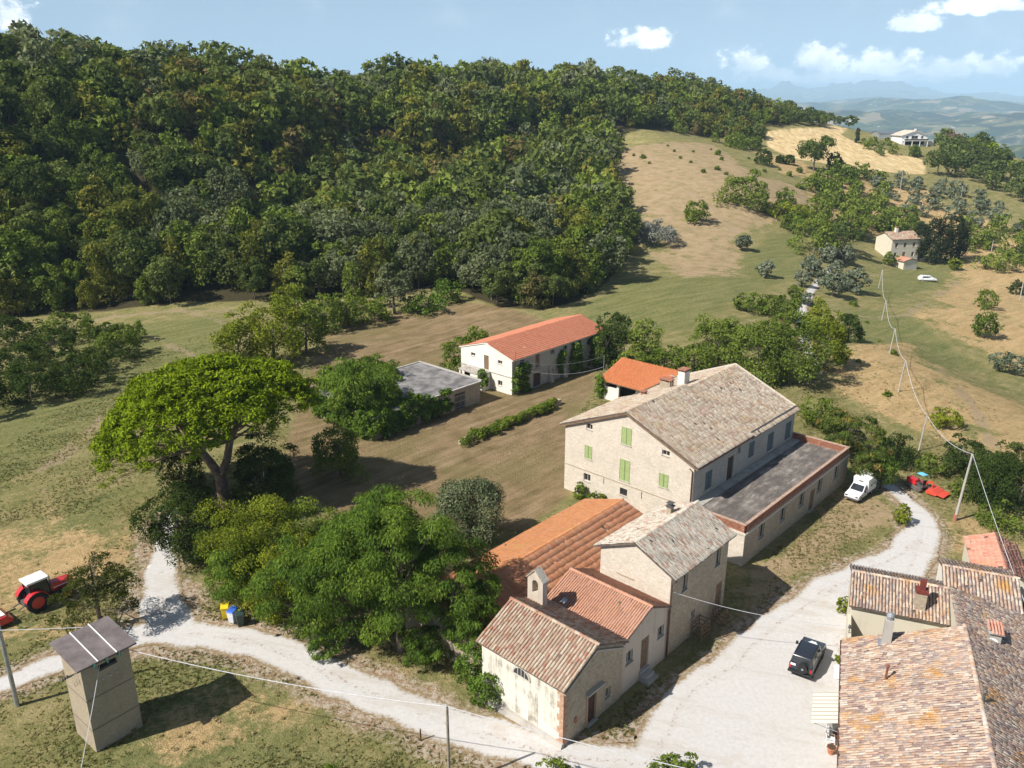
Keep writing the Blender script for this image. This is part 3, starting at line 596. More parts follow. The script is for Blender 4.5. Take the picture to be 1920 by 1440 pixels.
def fill(parent, P, o, kind, depth=.2):
    """what sits in an opening"""
    a, b, z0, z1 = o[:4]; w = b - a
    def slab(mb, s0, s1, q0, q1, k0, k1):
        mb.hexa([P(s0, q0, k0), P(s1, q0, k0), P(s1, q0, k1), P(s0, q0, k1), P(s0, q1, k0), P(s1, q1, k0), P(s1, q1, k1), P(s0, q1, k1)])
    if kind in ('window', 'bars'):
        mb = MB(); t = .06
        slab(mb, a, a + t, z0, z1, depth - .06, depth - .01); slab(mb, b - t, b, z0, z1, depth - .06, depth - .01)
        slab(mb, a + t, b - t, z0, z0 + t, depth - .06, depth - .01); slab(mb, a + t, b - t, z1 - t, z1, depth - .06, depth - .01)
        slab(mb, (a + b) / 2 - .025, (a + b) / 2 + .025, z0 + t, z1 - t, depth - .055, depth - .01)
        if kind == 'bars':
            for k in range(1, 4): slab(mb, a + w * k / 4 - .015, a + w * k / 4 + .015, z0, z1, .05, .08)
        f = mb.build('window', M['frame_dark'] if kind == 'bars' else M['frame'], parent)
        mb = MB(); slab(mb, a, b, z0, z1, depth - .02, depth + .02); mb.build('pane', M['glass'], f)
        mb = MB(); slab(mb, a - .06, b + .06, z0 - .08, z0 - .003, -.06, depth * .4); mb.build('sill', M['concrete'], f)
    elif kind in ('green', 'blue'):
        for s0, s1 in ((a, (a + b) / 2 - .015), ((a + b) / 2 + .015, b)):
            mb = MB(); slab(mb, s0, s0 + .05, z0, z1, -.04, .01); slab(mb, s1 - .05, s1, z0, z1, -.04, .01)
            for q in (z0, (z0 + z1) / 2 - .03, z1 - .06): slab(mb, s0 + .05, s1 - .05, q, q + .06, -.038, .01)
            sh = mb.build('shutter', M['shutter' if kind == 'green' else 'shutter_dark'], parent)
            mb = MB(); n = max(4, int((z1 - z0) / .09))
            for k in range(n):
                q = z0 + (z1 - z0) * (k + .15) / n; qq = q + (z1 - z0) * .72 / n
                mb.hexa([P(s0 + .05, q, -.03), P(s1 - .05, q, -.03), P(s1 - .05, q, -.015), P(s0 + .05, q, -.015), P(s0 + .05, qq, -.008), P(s1 - .05, qq, -.008), P(s1 - .05, qq, .006), P(s0 + .05, qq, .006)])
            mb.build('louvre', M['shutter' if kind == 'green' else 'shutter_dark'], sh)
        mb = MB(); slab(mb, a - .08, b + .08, z0 - .1, z0 - .003, -.09, .02); mb.build('sill', M['frame'], parent)
        mb = MB(); slab(mb, a, b, z0, z1, depth - .02, depth + .02); mb.build('pane', M['void'], parent)
    elif kind in ('door', 'door_wood'):
        mb = MB(); n = max(2, int(w / .28))
        for k in range(n): slab(mb, a + w * k / n + .008, a + w * (k + 1) / n - .008, z0 + .01, z1 - .02, depth - .07 - .006 * (k % 2), depth - .01)
        dd = mb.build('door', M['wood_dark' if kind == 'door' else 'wood'], parent)
        mb = MB(); slab(mb, b - .16, b - .12, (z0 + z1) / 2 - .08, (z0 + z1) / 2 + .08, depth - .12, depth - .07); mb.build('handle', M['frame_dark'], dd)
        mb = MB(); slab(mb, a, b, z0, z1, depth, depth + .03); mb.build('door_back', M['void'], dd)
        mb = MB(); slab(mb, a - .1, b + .1, z0 - .14, z0 - .003, -.16, depth * .5); mb.build('step', M['concrete'], parent)
    elif kind == 'open':
        mb = MB(); slab(mb, a, b, z0, z1, depth + .0, depth + .03); mb.build('recess', M['void'], parent)

# ------------------------------------------------------------------ roofs
M['bed_light'] = simple('brown_tile_bed', (.33, .245, .19), .95, var=.3, vs=3)
M['under'] = simple('tile_bed', (.13, .10, .08), .95, var=.3, vs=3)
def tile_arch(w, l):
    """half-round clay tile, lower end at y=0"""
    r0, r1, t = w * .5, w * .40, .022; V = []; F = []; n = 4
    for y, r in ((0, r0), (l, r1)):
        for k in range(n + 1): a = math.pi * k / n; V.append((-r * math.cos(a), y, r * math.sin(a) * .82))
    for k in range(n + 1): a = math.pi * k / n; V.append((-(r0 - t) * math.cos(a), 0, max(0, (r0 - t) * math.sin(a) * .82)))
    for k in range(n): F.append((k, k + 1, n + 2 + k, n + 1 + k)); F.append((2 * n + 2 + k, 2 * n + 3 + k, k + 1, k))
    return np.array(V), np.array(F)
def tile_flat(w, l):
    """interlocking flat tile with a raised roll on one edge"""
    h = .055; a = w * .5
    V = [(-a, 0, h), (a - .06, 0, h), (a - .03, 0, h + .03), (a, 0, h), (-a, l, .005), (a - .06, l, .005), (a - .03, l, .03), (a, l, .005), (-a, 0, 0), (a - .06, 0, 0), (a - .03, 0, 0), (a, 0, 0)]
    F = [(0, 1, 5, 4), (1, 2, 6, 5), (2, 3, 7, 6), (8, 9, 1, 0), (9, 10, 2, 1), (10, 11, 3, 2)]
    return np.array(V), np.array(F)
CAMP = Vector((0, 0, CAM_H))
def lay_tiles(roof, slopes, mat, kind='arch', pitch=.23, expo=.34, length=.45, single=0, jit=1.0, seed=1, order='near'):
    """slopes: (P0, along, up, width, length) in the roof's own frame; the nearest `single` tiles become objects"""
    rg = np.random.default_rng(seed); TV, TF = (tile_arch if kind == 'arch' else tile_flat)(pitch * (.80 if kind == 'arch' else .985), length)
    Ms = []
    for (P0, e, up, w, L) in slopes:
        P0 = np.array(P0, float); e = np.array(e, float); e /= np.linalg.norm(e); up = np.array(up, float); up /= np.linalg.norm(up); n = np.cross(e, up)
        if n[2] < 0: n = -n
        nc = max(1, int(round(w / pitch))); nr = max(1, int(round(L / expo)))
        ci, ri = np.meshgrid(np.arange(nc), np.arange(nr)); ci = ci.ravel(); ri = ri.ravel(); m = len(ci)
        lat = (ci + .5) * w / nc + rg.normal(0, .008 * jit, m); lon = ri * L / nr - .05 + rg.normal(0, .016 * jit, m) + np.repeat(rg.normal(0, .05 * jit, nc)[None], nr, 0).ravel() * (ri > 0)
        lift = .02 + rg.normal(0, .006 * jit, m) + .012 * np.sin(ci * .37 + ri * .9) * jit + .03 * np.sin(ci * .09 + 1.3) * np.sin(ri * .21 + .4) * min(jit, 1); th = rg.normal(0, .016 * jit, m)
        gone = (rg.random(m) < .006 * jit); lat, lon, lift, th = (q[~gone] for q in (lat, lon, lift, th))
        org = P0 + np.outer(lat, e) + np.outer(lon, up) + np.outer(lift, n)
        ex = np.outer(np.cos(th), e) + np.outer(np.sin(th), up); ey = np.outer(-np.sin(th), e) + np.outer(np.cos(th), up)
        ey = ey + n * .045; ey /= np.linalg.norm(ey, axis=1)[:, None]; ez = np.cross(ex, ey); sg = np.sign((ez @ n))[:, None]; ez = ez * sg
        Ms.append((org, ex, ey, ez))
    org, ex, ey, ez = (np.concatenate([q[i] for q in Ms]) for i in range(4)); m = len(org)
    tc = rg.random(m)
    mw = roof_world(roof); wp = org @ np.array(mw.to_3x3()).T + np.array(mw.translation)
    dd = np.linalg.norm(wp - np.array(CAMP), axis=1)
    dep = wp[:, 1] * CP - (wp[:, 2] - CAM_H) * SP; uu = 960 + FPX * wp[:, 0] / dep; vv = 720 - FPX * (wp[:, 1] * SP + (wp[:, 2] - CAM_H) * CP) / dep
    facing = ((np.array(CAMP) - wp) * (ez @ np.array(mw.to_3x3()).T)).sum(1) > 0
    score = np.where((uu > 0) & (uu < 1920) & (vv > 0) & (vv < 1440) & facing, dd, 1e6 + dd)
    idx = np.argsort(score); sel = idx[:single]; rest = idx[single:]
    if len(rest):
        V = (org[rest, None] + TV[None, :, 0:1] * ex[rest, None] + TV[None, :, 1:2] * ey[rest, None] + TV[None, :, 2:3] * ez[rest, None]).reshape(-1, 3)
        F = (TF[None] + (np.arange(len(rest)) * len(TV))[:, None, None]).reshape(-1, 4)
        o = link('tiles', np_mesh('tiles', V, F, {'tc': ('FACE', np.repeat(tc[rest], len(TF)))}), mat, roof); o['kind'] = 'stuff'
    if single:
        me = np_mesh('tile', TV, TF, {'tc': ('FACE', np.full(len(TF), .3))}); me.materials.append(mat)
        for k in sel:
            o = bpy.data.objects.new('tile', me); COL.objects.link(o); o.parent = roof
            o.matrix_local = Matrix(((ex[k, 0], ey[k, 0], ez[k, 0], org[k, 0]), (ex[k, 1], ey[k, 1], ez[k, 1], org[k, 1]), (ex[k, 2], ey[k, 2], ez[k, 2], org[k, 2]), (0, 0, 0, 1)))
def roof_world(o):
    m = o.matrix_basis.copy()
    while o.parent is not None: o = o.parent; m = o.matrix_basis @ m
    return m
def gable_roof(root, x0, x1, y0, y1, eave, ridge, axis, mat, ov=.45, og=.3, slab=M['under'], tile='arch', pitch=.23, expo=.34, single=0, jit=1.0, rpos=None, seed=1, eave2=None, ridge_row=True, name='roof', mat2=None, expo2=None):
    """axis = direction of the ridge; eave / eave2 heights on the low / high side"""
    e1 = eave; e2 = eave if eave2 is None else eave2; mb = MB(); t = .13
    sw = (lambda a, b, z: (a, b, z)) if axis == 'y' else (lambda a, b, z: (b, a, z))
    a0, a1, b0, b1 = (x0, x1, y0, y1) if axis == 'y' else (y0, y1, x0, x1)
    c = (a0 + a1) / 2 if rpos is None else rpos
    k1 = (ridge - e1) / (c - a0); k2 = (ridge - e2) / (a1 - c)
    L = (a0 - ov, e1 - k1 * ov); Rr = (a1 + ov, e2 - k2 * ov); B0, B1 = b0 - og, b1 + og
    prof = [(L[0], L[1]), (c, ridge), (Rr[0], Rr[1]), (Rr[0], Rr[1] + t), (c, ridge + t), (L[0], L[1] + t)]
    if axis == 'y': mb.prism(prof, 'y', B0, B1)
    else: mb.prism([(p, q) for p, q in prof], 'x', B0, B1)
    roof = mb.build(name, slab, root)
    W_ = B1 - B0
    s1 = (sw(L[0], B0, L[1] + t), sw(0, 1, 0), sw(c - L[0], 0, ridge - L[1]), W_, math.hypot(c - L[0], ridge - L[1]) - .05)
    s2 = (sw(Rr[0], B0, Rr[1] + t), sw(0, 1, 0), sw(c - Rr[0], 0, ridge - Rr[1]), W_, math.hypot(Rr[0] - c, ridge - Rr[1]) - .05)
    if mat2 is None: lay_tiles(roof, [s1, s2], mat, tile, pitch, expo, expo * 1.3, single, jit, seed)
    else:
        lay_tiles(roof, [s1], mat, tile, pitch, expo, expo * 1.3, 0, jit, seed); lay_tiles(roof, [s2], mat2, tile, pitch, expo2 or expo, (expo2 or expo) * 1.2, single, jit, seed + 1)
    if ridge_row:
        n = int(W_ / .38); TV, TF = tile_arch(.30, .46); V = []; F = []; tc = []
        for k in range(n):
            q = TV.copy(); q[:, 2] += ridge + t + .03; q[:, 1] += B0 + k * W_ / n; q[:, 0] += c
            if axis == 'x': q = q[:, [1, 0, 2]]
            F.append(TF + len(TV) * k); V.append(q); tc += [RNG.random()] * len(TF)
        o = link('ridge_tiles', np_mesh('ridge_tiles', np.concatenate(V), np.concatenate(F), {'tc': ('FACE', tc)}), mat, roof); o['kind'] = 'stuff'
    return roof
def walls4(root, w, d, eave, ridge, axis, mats, ops, rpos=None, eave2=None, depth=.2, base=-.5):
    """four walls about [0,w]x[0,d]; ops: dict front/right/back/left -> [(s0,s1,z0,z1,kind)] ; s runs along +x (front, back) or +y (right, left)"""
    e2 = eave if eave2 is None else eave2
    if axis == 'y':
        c = w / 2 if rpos is None else rpos; gt = [(0, eave), (c, ridge), (w, e2)]; tops = {'front': gt, 'back': gt, 'left': [(0, eave), (d, eave)], 'right': [(0, e2), (d, e2)]}
    else:
        c = d / 2 if rpos is None else rpos; gt = [(0, eave), (c, ridge), (d, e2)]; tops = {'left': gt, 'right': gt, 'front': [(0, eave), (w, eave)], 'back': [(0, e2), (w, e2)]}
    spec = {'front': ((0, 0), (1, 0), w, (0, 1, 0)), 'back': ((0, d), (1, 0), w, (0, -1, 0)), 'left': ((0, 0), (0, 1), d, (1, 0, 0)), 'right': ((w, 0), (0, 1), d, (-1, 0, 0))}
    for k, (p, dr, L, inw) in spec.items():
        m = mats[k] if isinstance(mats, dict) else mats; o = ops.get(k, [])
        wl, P = wall(root, p, dr, L, tops[k], o, m, depth, inward=inw, base=base)
        for q in o:
            if len(q) > 4: fill(root, P, q, q[4], depth)
def chimney(root, x, y, z0, z1, w, d, mat, cap=True):
    mb = MB(); mb.box(x - w / 2, x + w / 2, y - d / 2, y + d / 2, z0, z1); c = mb.build('chimney', mat, root)
    if cap:
        mb = MB()
        for sx in (-1, 1):
            for sy in (-1, 1): mb.box(x + sx * (w / 2 - .07) - .06, x + sx * (w / 2 - .07) + .06, y + sy * (d / 2 - .07) - .06, y + sy * (d / 2 - .07) + .06, z1, z1 + .22)
        mb.box(x - w / 2 - .08, x + w / 2 + .08, y - d / 2 - .08, y + d / 2 + .08, z1 + .22, z1 + .30); mb.build('chimney_cap', M['brickred'], c)
    return c
def pipe(root, pts, r, mat, name='downpipe'):
    mb = MB(); mb.tube(pts, r, 8); return mb.build(name, mat, root)
def vroot(name, x, y, label, cat, group=None):
    p = Vw(x, y); return empty(name, (p[0], p[1], 0), R_(VA), label, cat, group)
def rroot(name, x, y, label, cat, group=None):
    p = Rw(x, y); return empty(name, (p[0], p[1], 0), R_(RA), label, cat, group)
# ------------------------------------------------------------------ the farm
def farmhouse():
    r = vroot('farmhouse', 0, 0, 'big three-storey cream stone farmhouse with green shutters and old grey tiled roof', 'house')
    w, d, e, rd = 15.6, 22.0, 7.6, 10.9
    front = [(2.75, 3.55, 7.78, 8.42, 'window'), (7.2, 8.4, 7.45, 9.25, 'green'), (2.65, 3.6, 4.5, 5.95, 'green'), (7.15, 8.4, 3.45, 5.75, 'green'), (11.98, 12.85, 7.6, 8.15, 'window'), (11.85, 12.9, 4.25, 5.65, 'green'),
             (2.6, 3.5, 1.85, 2.7, 'window'), (7.3, 8.2, 1.75, 2.55, 'bars'), (5.2, 5.3, 2.2, 2.9, 'open'), (9.9, 10.0, 2.1, 2.9, 'open')]
    right = [(2.35, 3.5, 4.1, 6.0, 'blue'), (6.7, 7.95, 3.5, 6.1, 'door'), (8.7, 9.2, 6.0, 6.7, 'window'), (11.2, 12.3, 4.6, 6.3, 'blue'), (15.55, 16.85, 3.95, 5.95, 'blue'), (19.9, 21.2, 3.95, 5.95, 'blue')]
    hd = 10.8
    walls4(r, w, d, e, rd, 'y', {'front': M['stone_main'], 'left': M['stone_main'], 'back': M['stone_main'], 'right': M['stone_grey']}, {'front': front, 'right': right})
    gable_roof(r, 0, w, 0, hd - .3, e, rd, 'y', M['tile_old'], .55, .3, pitch=.28, expo=.44, jit=1.0, seed=3)
    gable_roof(r, 0, w, hd + .3, d, e - .42, rd - .42, 'y', M['tile_old'], .45, .3, pitch=.28, expo=.44, jit=1.0, seed=4)
    mb = MB(); mb.box(-.05, w + .05, -.05, -.004, 3.02, 3.10); mb.build('string_course', M['stone_dark'], r)
    c = chimney(r, 5.9, 13.6, 9.2, 11.5, .85, 1.1, M['plaster']);
    chimney(r, 4.5, 12.4, 8.9, 10.3, 1.3, .8, M['stone_dark'])
    chimney(r, 3.6, 9.2, 8.4, 9.5, .5, .5, M['brickred'])
    pipe(r, [(w - .3, -.36, e - .35), (w - .12, -.1, e - .7), (w - .1, -.09, .1)], .06, M['copper'])
    mb = MB(); mb.tube([(w + .62, -.2, e - .22), (w + .62, hd, e - .22)], .07, 8); mb.build('gutter', M['copper'], r)
    mb = MB(); mb.prism([(-.55, 7.33), (7.8, 10.86), (16.15, 7.33), (16.15, 7.2), (7.8, 10.72), (-.55, 7.2)], 'y', -.3, -.22); mb.build('bargeboard', M['wood'], r)
    mb = MB(); mb.tube([(7.5, 8.4, 11.1), (7.5, 8.4, 12.8)], .025, 6); mb.tube([(7.1, 8.4, 12.6), (7.9, 8.4, 12.6)], .015, 5); mb.build('aerial', M['steel'], r)
M['coping'] = simple('brick_coping', (.40, .27, .20), .9, var=.25, vs=4)
def annex():
    r = vroot('flat_roofed_annex', 15.62, -1.6, 'long low stone annex with flat dark roof terrace and red brick parapet', 'annex')
    w, d, z = 6.4, 23.9, 3.45
    y0 = 1.6
    R = [(1.3 + y0, 2.4 + y0, 1.5, 3.0, 'window'), (5.7 + y0, 6.8 + y0, 1.5, 3.0, 'window'), (9.95 + y0, 11.1 + y0, 1.5, 3.0, 'window'), (12.6 + y0, 13.7 + y0, 0, 2.4, 'door_wood'), (14.3 + y0, 15.4 + y0, 1.5, 3.0, 'window'), (18.6 + y0, 19.8 + y0, 1.5, 3.0, 'window')]
    walls4(r, w, d, z, z + .001, 'y', {'front': M['stone_main'], 'left': M['stone_grey'], 'back': M['stone_grey'], 'right': M['stone_dark']}, {'right': R})
    mb = MB(); mb.box(.0, w - .25, .25, d - .25, z - .1, z + .05); fl = mb.build('terrace_floor', M['felt'], r)
    mb = MB(); mb.box(.02, .95, 1.7, d - .3, z + .05, z + .13); mb.build('walkway', M['concrete'], fl)
    # pierced brick parapet: posts, courses, coping
    pz0, pz1 = z + .0, z + .78
    def run(a, b):
        a = Vector((*a, 0)); b = Vector((*b, 0)); L = (b - a).length; u = (b - a) / L; n = Vector((-u.y, u.x, 0))
        def bl(mb, s0, s1, t0, t1, z0, z1): mb.hexa([tuple(a + u * s + n * t + Vector((0, 0, zz))) for zz in (z0, z1) for s, t in ((s0, t0), (s1, t0), (s1, t1), (s0, t1))])
        pp = MB(); bl(pp, 0, L, -.12, .12, pz0, pz0 + .12); bl(pp, 0, L, -.12, .12, pz1 - .16, pz1 - .06); par = pp.build('parapet', M['brickred'], r)
        bk = MB(); ns = max(1, int(L / .24))
        for row in range(4):
            zz = pz0 + .12 + row * .125
            for k in range(ns):
                s = (k + (.5 if row % 2 else 0)) * .24
                if s + .14 < L: bl(bk, s, s + .14, -.10, .10, zz, zz + .122)
        bk.build('pierced_bricks', M['brickred'], par)['kind'] = 'stuff'
        n_ = max(1, int(L / 3.0))
        for k in range(n_ + 1):
            s = min(max(k * L / n_, .13), L - .13); q = MB(); bl(q, s - .14, s + .14, -.14, .14, pz0 + .001, pz1 - .05); q.build('pier', M['brickred'], par)
        q = MB(); bl(q, -.16, L + .16, -.15, .15, pz1 - .05, pz1 + .01); q.build('coping', M['coping'], par)
    run((.4, .13), (w - .13, .13)); run((w - .13, .36), (w - .13, d - .36)); run((w - .13, d - .13), (.0, d - .13))
    mb = MB(); mb.box(w - .02, w + .09, -.06, d + .06, z - .26, z - .1); mb.box(0, w + .088, -.09, .0, z - .262, z - .102); mb.build('cornice', M['stone_main'], r)
def tall_house():
    r = vroot('stone_house', 17.5, -17.2, 'two-storey square stone house with pale grey tiled roof beside the chapel row', 'house')
    w, d = 6.4, 8.7; y0 = 17.2
    R = [(-15.5 + y0, -14.75 + y0, 4.85, 6.5, 'window'), (-10.5 + y0, -9.7 + y0, 4.75, 6.5, 'window'), (-9.95 + y0, -9.0 + y0, .5, 2.9, 'door_wood'), (-13.8 + y0, -13.2 + y0, 1.55, 2.3, 'window')]
    walls4(r, w, d, 7.1, 8.55, 'y', {'front': M['stone_main'], 'left': M['stone_main'], 'back': M['stone_main'], 'right': M['stone_dark']}, {'right': R})
    gable_roof(r, 0, w, 0, d, 7.1, 8.55, 'y', M['tile_tall'], .5, .25, pitch=.22, expo=.34, single=300, jit=1.3, seed=8)
    mb = MB(); mb.box(1.6, 3.2, -.07, -.003, 5.35, 5.45); mb.build('lintel', M['stone_dark'], r)
    c = chimney(r, 2.2, 6.3, 7.6, 8.9, .42, .42, M['stone_dark'], False)
    mb = MB(); mb.box(1.9, 2.5, 6.0, 6.6, 8.9, 8.98); mb.box(2.05, 2.35, 6.15, 6.45, 8.98, 9.2); mb.box(1.95, 2.45, 6.05, 6.55, 9.2, 9.26); mb.build('chimney_cap', M['frame_dark'], c)
    pipe(r, [(w + .5, -.02, 6.8), (w + .12, -.03, 6.4), (w + .1, -.03, .1)], .05, M['copper'])
def mid_house():
    r = vroot('terracotta_cottage', 16.8, -23.1, 'low plastered cottage with rose terracotta roof between chapel and stone house', 'cottage')
    w, d = 7.1, 5.85; y0 = 23.1
    R = [(-22.6 + y0, -21.8 + y0, 2.3, 3.35, 'window'), (-20.75 + y0, -19.75 + y0, .75, 3.4, 'door_wood'), (-18.6 + y0, -17.75 + y0, 2.3, 3.3, 'window')]
    walls4(r, w, d, 4.5, 5.75, 'x', M['plaster_mid'], {'right': R}, rpos=3.2)
    gable_roof(r, 0, w, 0, d, 4.5, 5.75, 'x', M['tile_mid'], .12, .2, pitch=.20, expo=.32, single=300, jit=.8, rpos=3.2, seed=11)
    pipe(r, [(w + .12, d - .12, 4.3), (w + .12, d - .12, .1)], .05, M['copper'])
    mb = MB(); mb.box(w + .004, w + .9, 2.2, 3.5, -.1, .25); mb.box(w + .004, w + .6, 2.3, 3.4, .25, .5); mb.build('door_steps', M['concrete'], r)
    # roof window on the left slope
    mb = MB(); mb.hexa([(1.1, .45, 4.72), (1.55, .45, 4.72), (1.55, .85, 4.88), (1.1, .85, 4.88), (1.1, .43, 4.93), (1.55, .43, 4.93), (1.55, .83, 5.09), (1.1, .83, 5.09)]); mb.build('skylight', M['steel'], r)
def chapel():
    r = vroot('chapel', 16.7, -29.75, 'small plastered chapel with tiled gable roof and bell gable', 'chapel')
    w, d, e, rd = 7.3, 6.5, 4.75, 6.25; y0 = 29.75
    R = [(-27.15 + y0, -26.2 + y0, 0.1, 2.5, 'door'), (-25.15 + y0, -24.55 + y0, .95, 1.85, 'window')]
    walls4(r, w, d, e, rd, 'x', {'front': M['chapel'], 'left': M['chapel'], 'back': M['chapel'], 'right': M['stone_dark']}, {'right': R, 'front': []})
    gable_roof(r, 0, w, 0, d, e, rd, 'x', M['tile_chapel'], .3, .28, pitch=.245, expo=.36, single=300, jit=.9, seed=15)
    # lunette window on the lit side
    cx, cz, rr = 3.7, 3.72, .68
    pts = [(cx + rr * math.cos(a), cz + .62 * math.sin(a)) for a in np.linspace(0, math.pi, 13)]
    mb = MB(); mb.prism(pts, 'y', -.03, -.004); mb.build('lunette_pane', M['glass'], r)
    mb = MB(); o = [(cx + (rr + .12) * math.cos(a), cz + .75 * math.sin(a)) for a in np.linspace(0, math.pi, 13)]
    for a, b, c_, d_ in zip(pts[:-1], pts[1:], o[1:], o[:-1]): mb.hexa([(a[0], -.07, a[1]), (b[0], -.07, b[1]), (c_[0], -.07, c_[1]), (d_[0], -.07, d_[1]), (a[0], -.002, a[1]), (b[0], -.002, b[1]), (c_[0], -.002, c_[1]), (d_[0], -.002, d_[1])])
    for a in (.35, .5, .65): mb.box(cx + rr * math.cos(math.pi * a) - .02, cx + rr * math.cos(math.pi * a) + .02, -.06, -.031, cz, cz + .60 * math.sin(math.pi * a))
    mb.box(cx - rr - .1, cx + rr + .1, -.08, -.003, cz - .08, cz - .001); mb.build('lunette_frame', M['frame'], r)
    # brick quoins, pediment line, door hood, oval plaque
    mb = MB()
    for k in range(9): mb.box(w - (.30 if k % 2 else .5), w + .03, -.03, .30 if k % 2 else .5, .05 + k * .5, .05 + k * .5 + .48)
    mb.build('quoin', M['brickred'] if False else simple('pale_brick', (.44, .27, .18), .9, var=.25, vs=4), r)
    mb = MB()
    for s in (0, 1):
        a, b = ((0, e - .55), (d / 2, rd - .5)) if s == 0 else ((d, e - .55), (d / 2, rd - .5))
        mb.hexa([(w + .003, a[0], a[1]), (w + .16, a[0], a[1]), (w + .16, b[0], b[1]), (w + .003, b[0], b[1]), (w + .003, a[0], a[1] + .14), (w + .16, a[0], a[1] + .14), (w + .16, b[0], b[1] + .14), (w + .003, b[0], b[1] + .14)])
    mb.build('pediment_moulding', M['stone_grey'], r)
    mb = MB(); mb.box(w + .003, w + .3, 2.3, 4.2, 2.72, 2.86); mb.build('door_hood', M['stone_grey'], r)
    mb = MB(); mb.box(w + .003, w + .06, 2.45, 2.6, 0, 2.6); mb.box(w + .003, w + .06, 3.55, 3.7, 0, 2.6); mb.box(w + .003, w + .06, 2.6, 3.55, 2.5, 2.64); mb.build('door_surround', simple('brick_surround', (.46, .29, .19), .9), r)
    mb = MB(); mb.prism([(1.3 + .17 * math.cos(a), 1.45 + .27 * math.sin(a)) for a in np.linspace(0, 2 * math.pi, 16, False)], 'x', w + .003, w + .05); mb.build('plaque', M['brickred'], r)
    # bell gable on the far roof slope
    bx, by = .65, 5.1
    mb = MB(); W2 = .72; t = .26; zb, zt = 4.7, 7.55
    mb.box(bx - W2, bx - .27, by - t, by + t, zb, zt); mb.box(bx + .27, bx + W2, by - t, by + t, zb, zt); mb.box(bx - .27, bx + .27, by - t, by + t, zb, 6.45)
    arc = [(bx + .27 * math.cos(a), 7.25 + .27 * math.sin(a)) for a in np.linspace(0, math.pi, 9)]
    mb.prism([(bx - W2, zt)] + [(bx - .27, zt - .001)] + [(bx - .27, 7.25)] + arc[::-1][1:-1] + [(bx + .27, 7.25), (bx + .27, zt - .001), (bx + W2, zt), (bx, 8.3)], 'y', by - t + .001, by + t - .001)
    bg = mb.build('bell_gable', M['plaster_mid'], r)
    mb = MB()
    for s in (-1, 1): mb.hexa([(bx + s * (W2 + .1), by - t - .08, zt - .06), (bx, by - t - .08, 8.34), (bx, by + t + .08, 8.34), (bx + s * (W2 + .1), by + t + .08, zt - .06), (bx + s * (W2 + .1), by - t - .08, zt + .03), (bx, by - t - .08, 8.44), (bx, by + t + .08, 8.44), (bx + s * (W2 + .1), by + t + .08, zt + .03)])
    mb.build('gable_coping', M['stone_grey'], bg)
    mb = MB(); prof = [(.02, 7.2), (.07, 7.18), (.10, 7.05), (.13, 6.9), (.19, 6.78), (.17, 6.76)]; n = 14
    for (ra, za), (rb, zb_) in zip(prof[:-1], prof[1:]):
        for k in range(n):
            a0, a1 = 2 * math.pi * k / n, 2 * math.pi * (k + 1) / n
            mb.quad((bx + ra * math.cos(a0), by + ra * math.sin(a0), za), (bx + ra * math.cos(a1), by + ra * math.sin(a1), za), (bx + rb * math.cos(a1), by + rb * math.sin(a1), zb_), (bx + rb * math.cos(a0), by + rb * math.sin(a0), zb_))
    mb.tube([(bx - .27, by, 7.22), (bx + .27, by, 7.22)], .03, 6); mb.build('bell', simple('bronze', (.22, .16, .06), .4, .8), bg)
    # sloping stone footing
    mb = MB(); mb.hexa([(-.1, -.55, -.3), (w + .1, -.45, -.3), (w + .1, .02, -.3), (-.1, .02, -.3), (-.1, -.30, .45), (w + .08, -.16, .40), (w + .08, .01, .40), (-.1, .01, .45)]); mb.build('footing', M['concrete'], r)
def long_barn():
    r = vroot('long_barn', 6.9, -28.5, 'long low barn with orange and rust tiled roof behind the chapel', 'barn')
    w, d = 9.8, 23.4
    walls4(r, w, d, 2.7, 4.1, 'y', M['stone_dark'], {'left': [(4, 5.2, 0, 2, 'door_wood'), (12, 13.2, .9, 1.9, 'window'), (18, 20, 0, 2.1, 'door_wood')]}, rpos=4.1, eave2=2.3)
    gable_roof(r, 0, w, 0, d, 2.7, 4.1, 'y', M['tile_orange'], .4, .25, tile='flat', pitch=.26, expo=.36, jit=.6, rpos=4.1, eave2=2.3, seed=21, mat2=M['tile_rust'], expo2=.62)
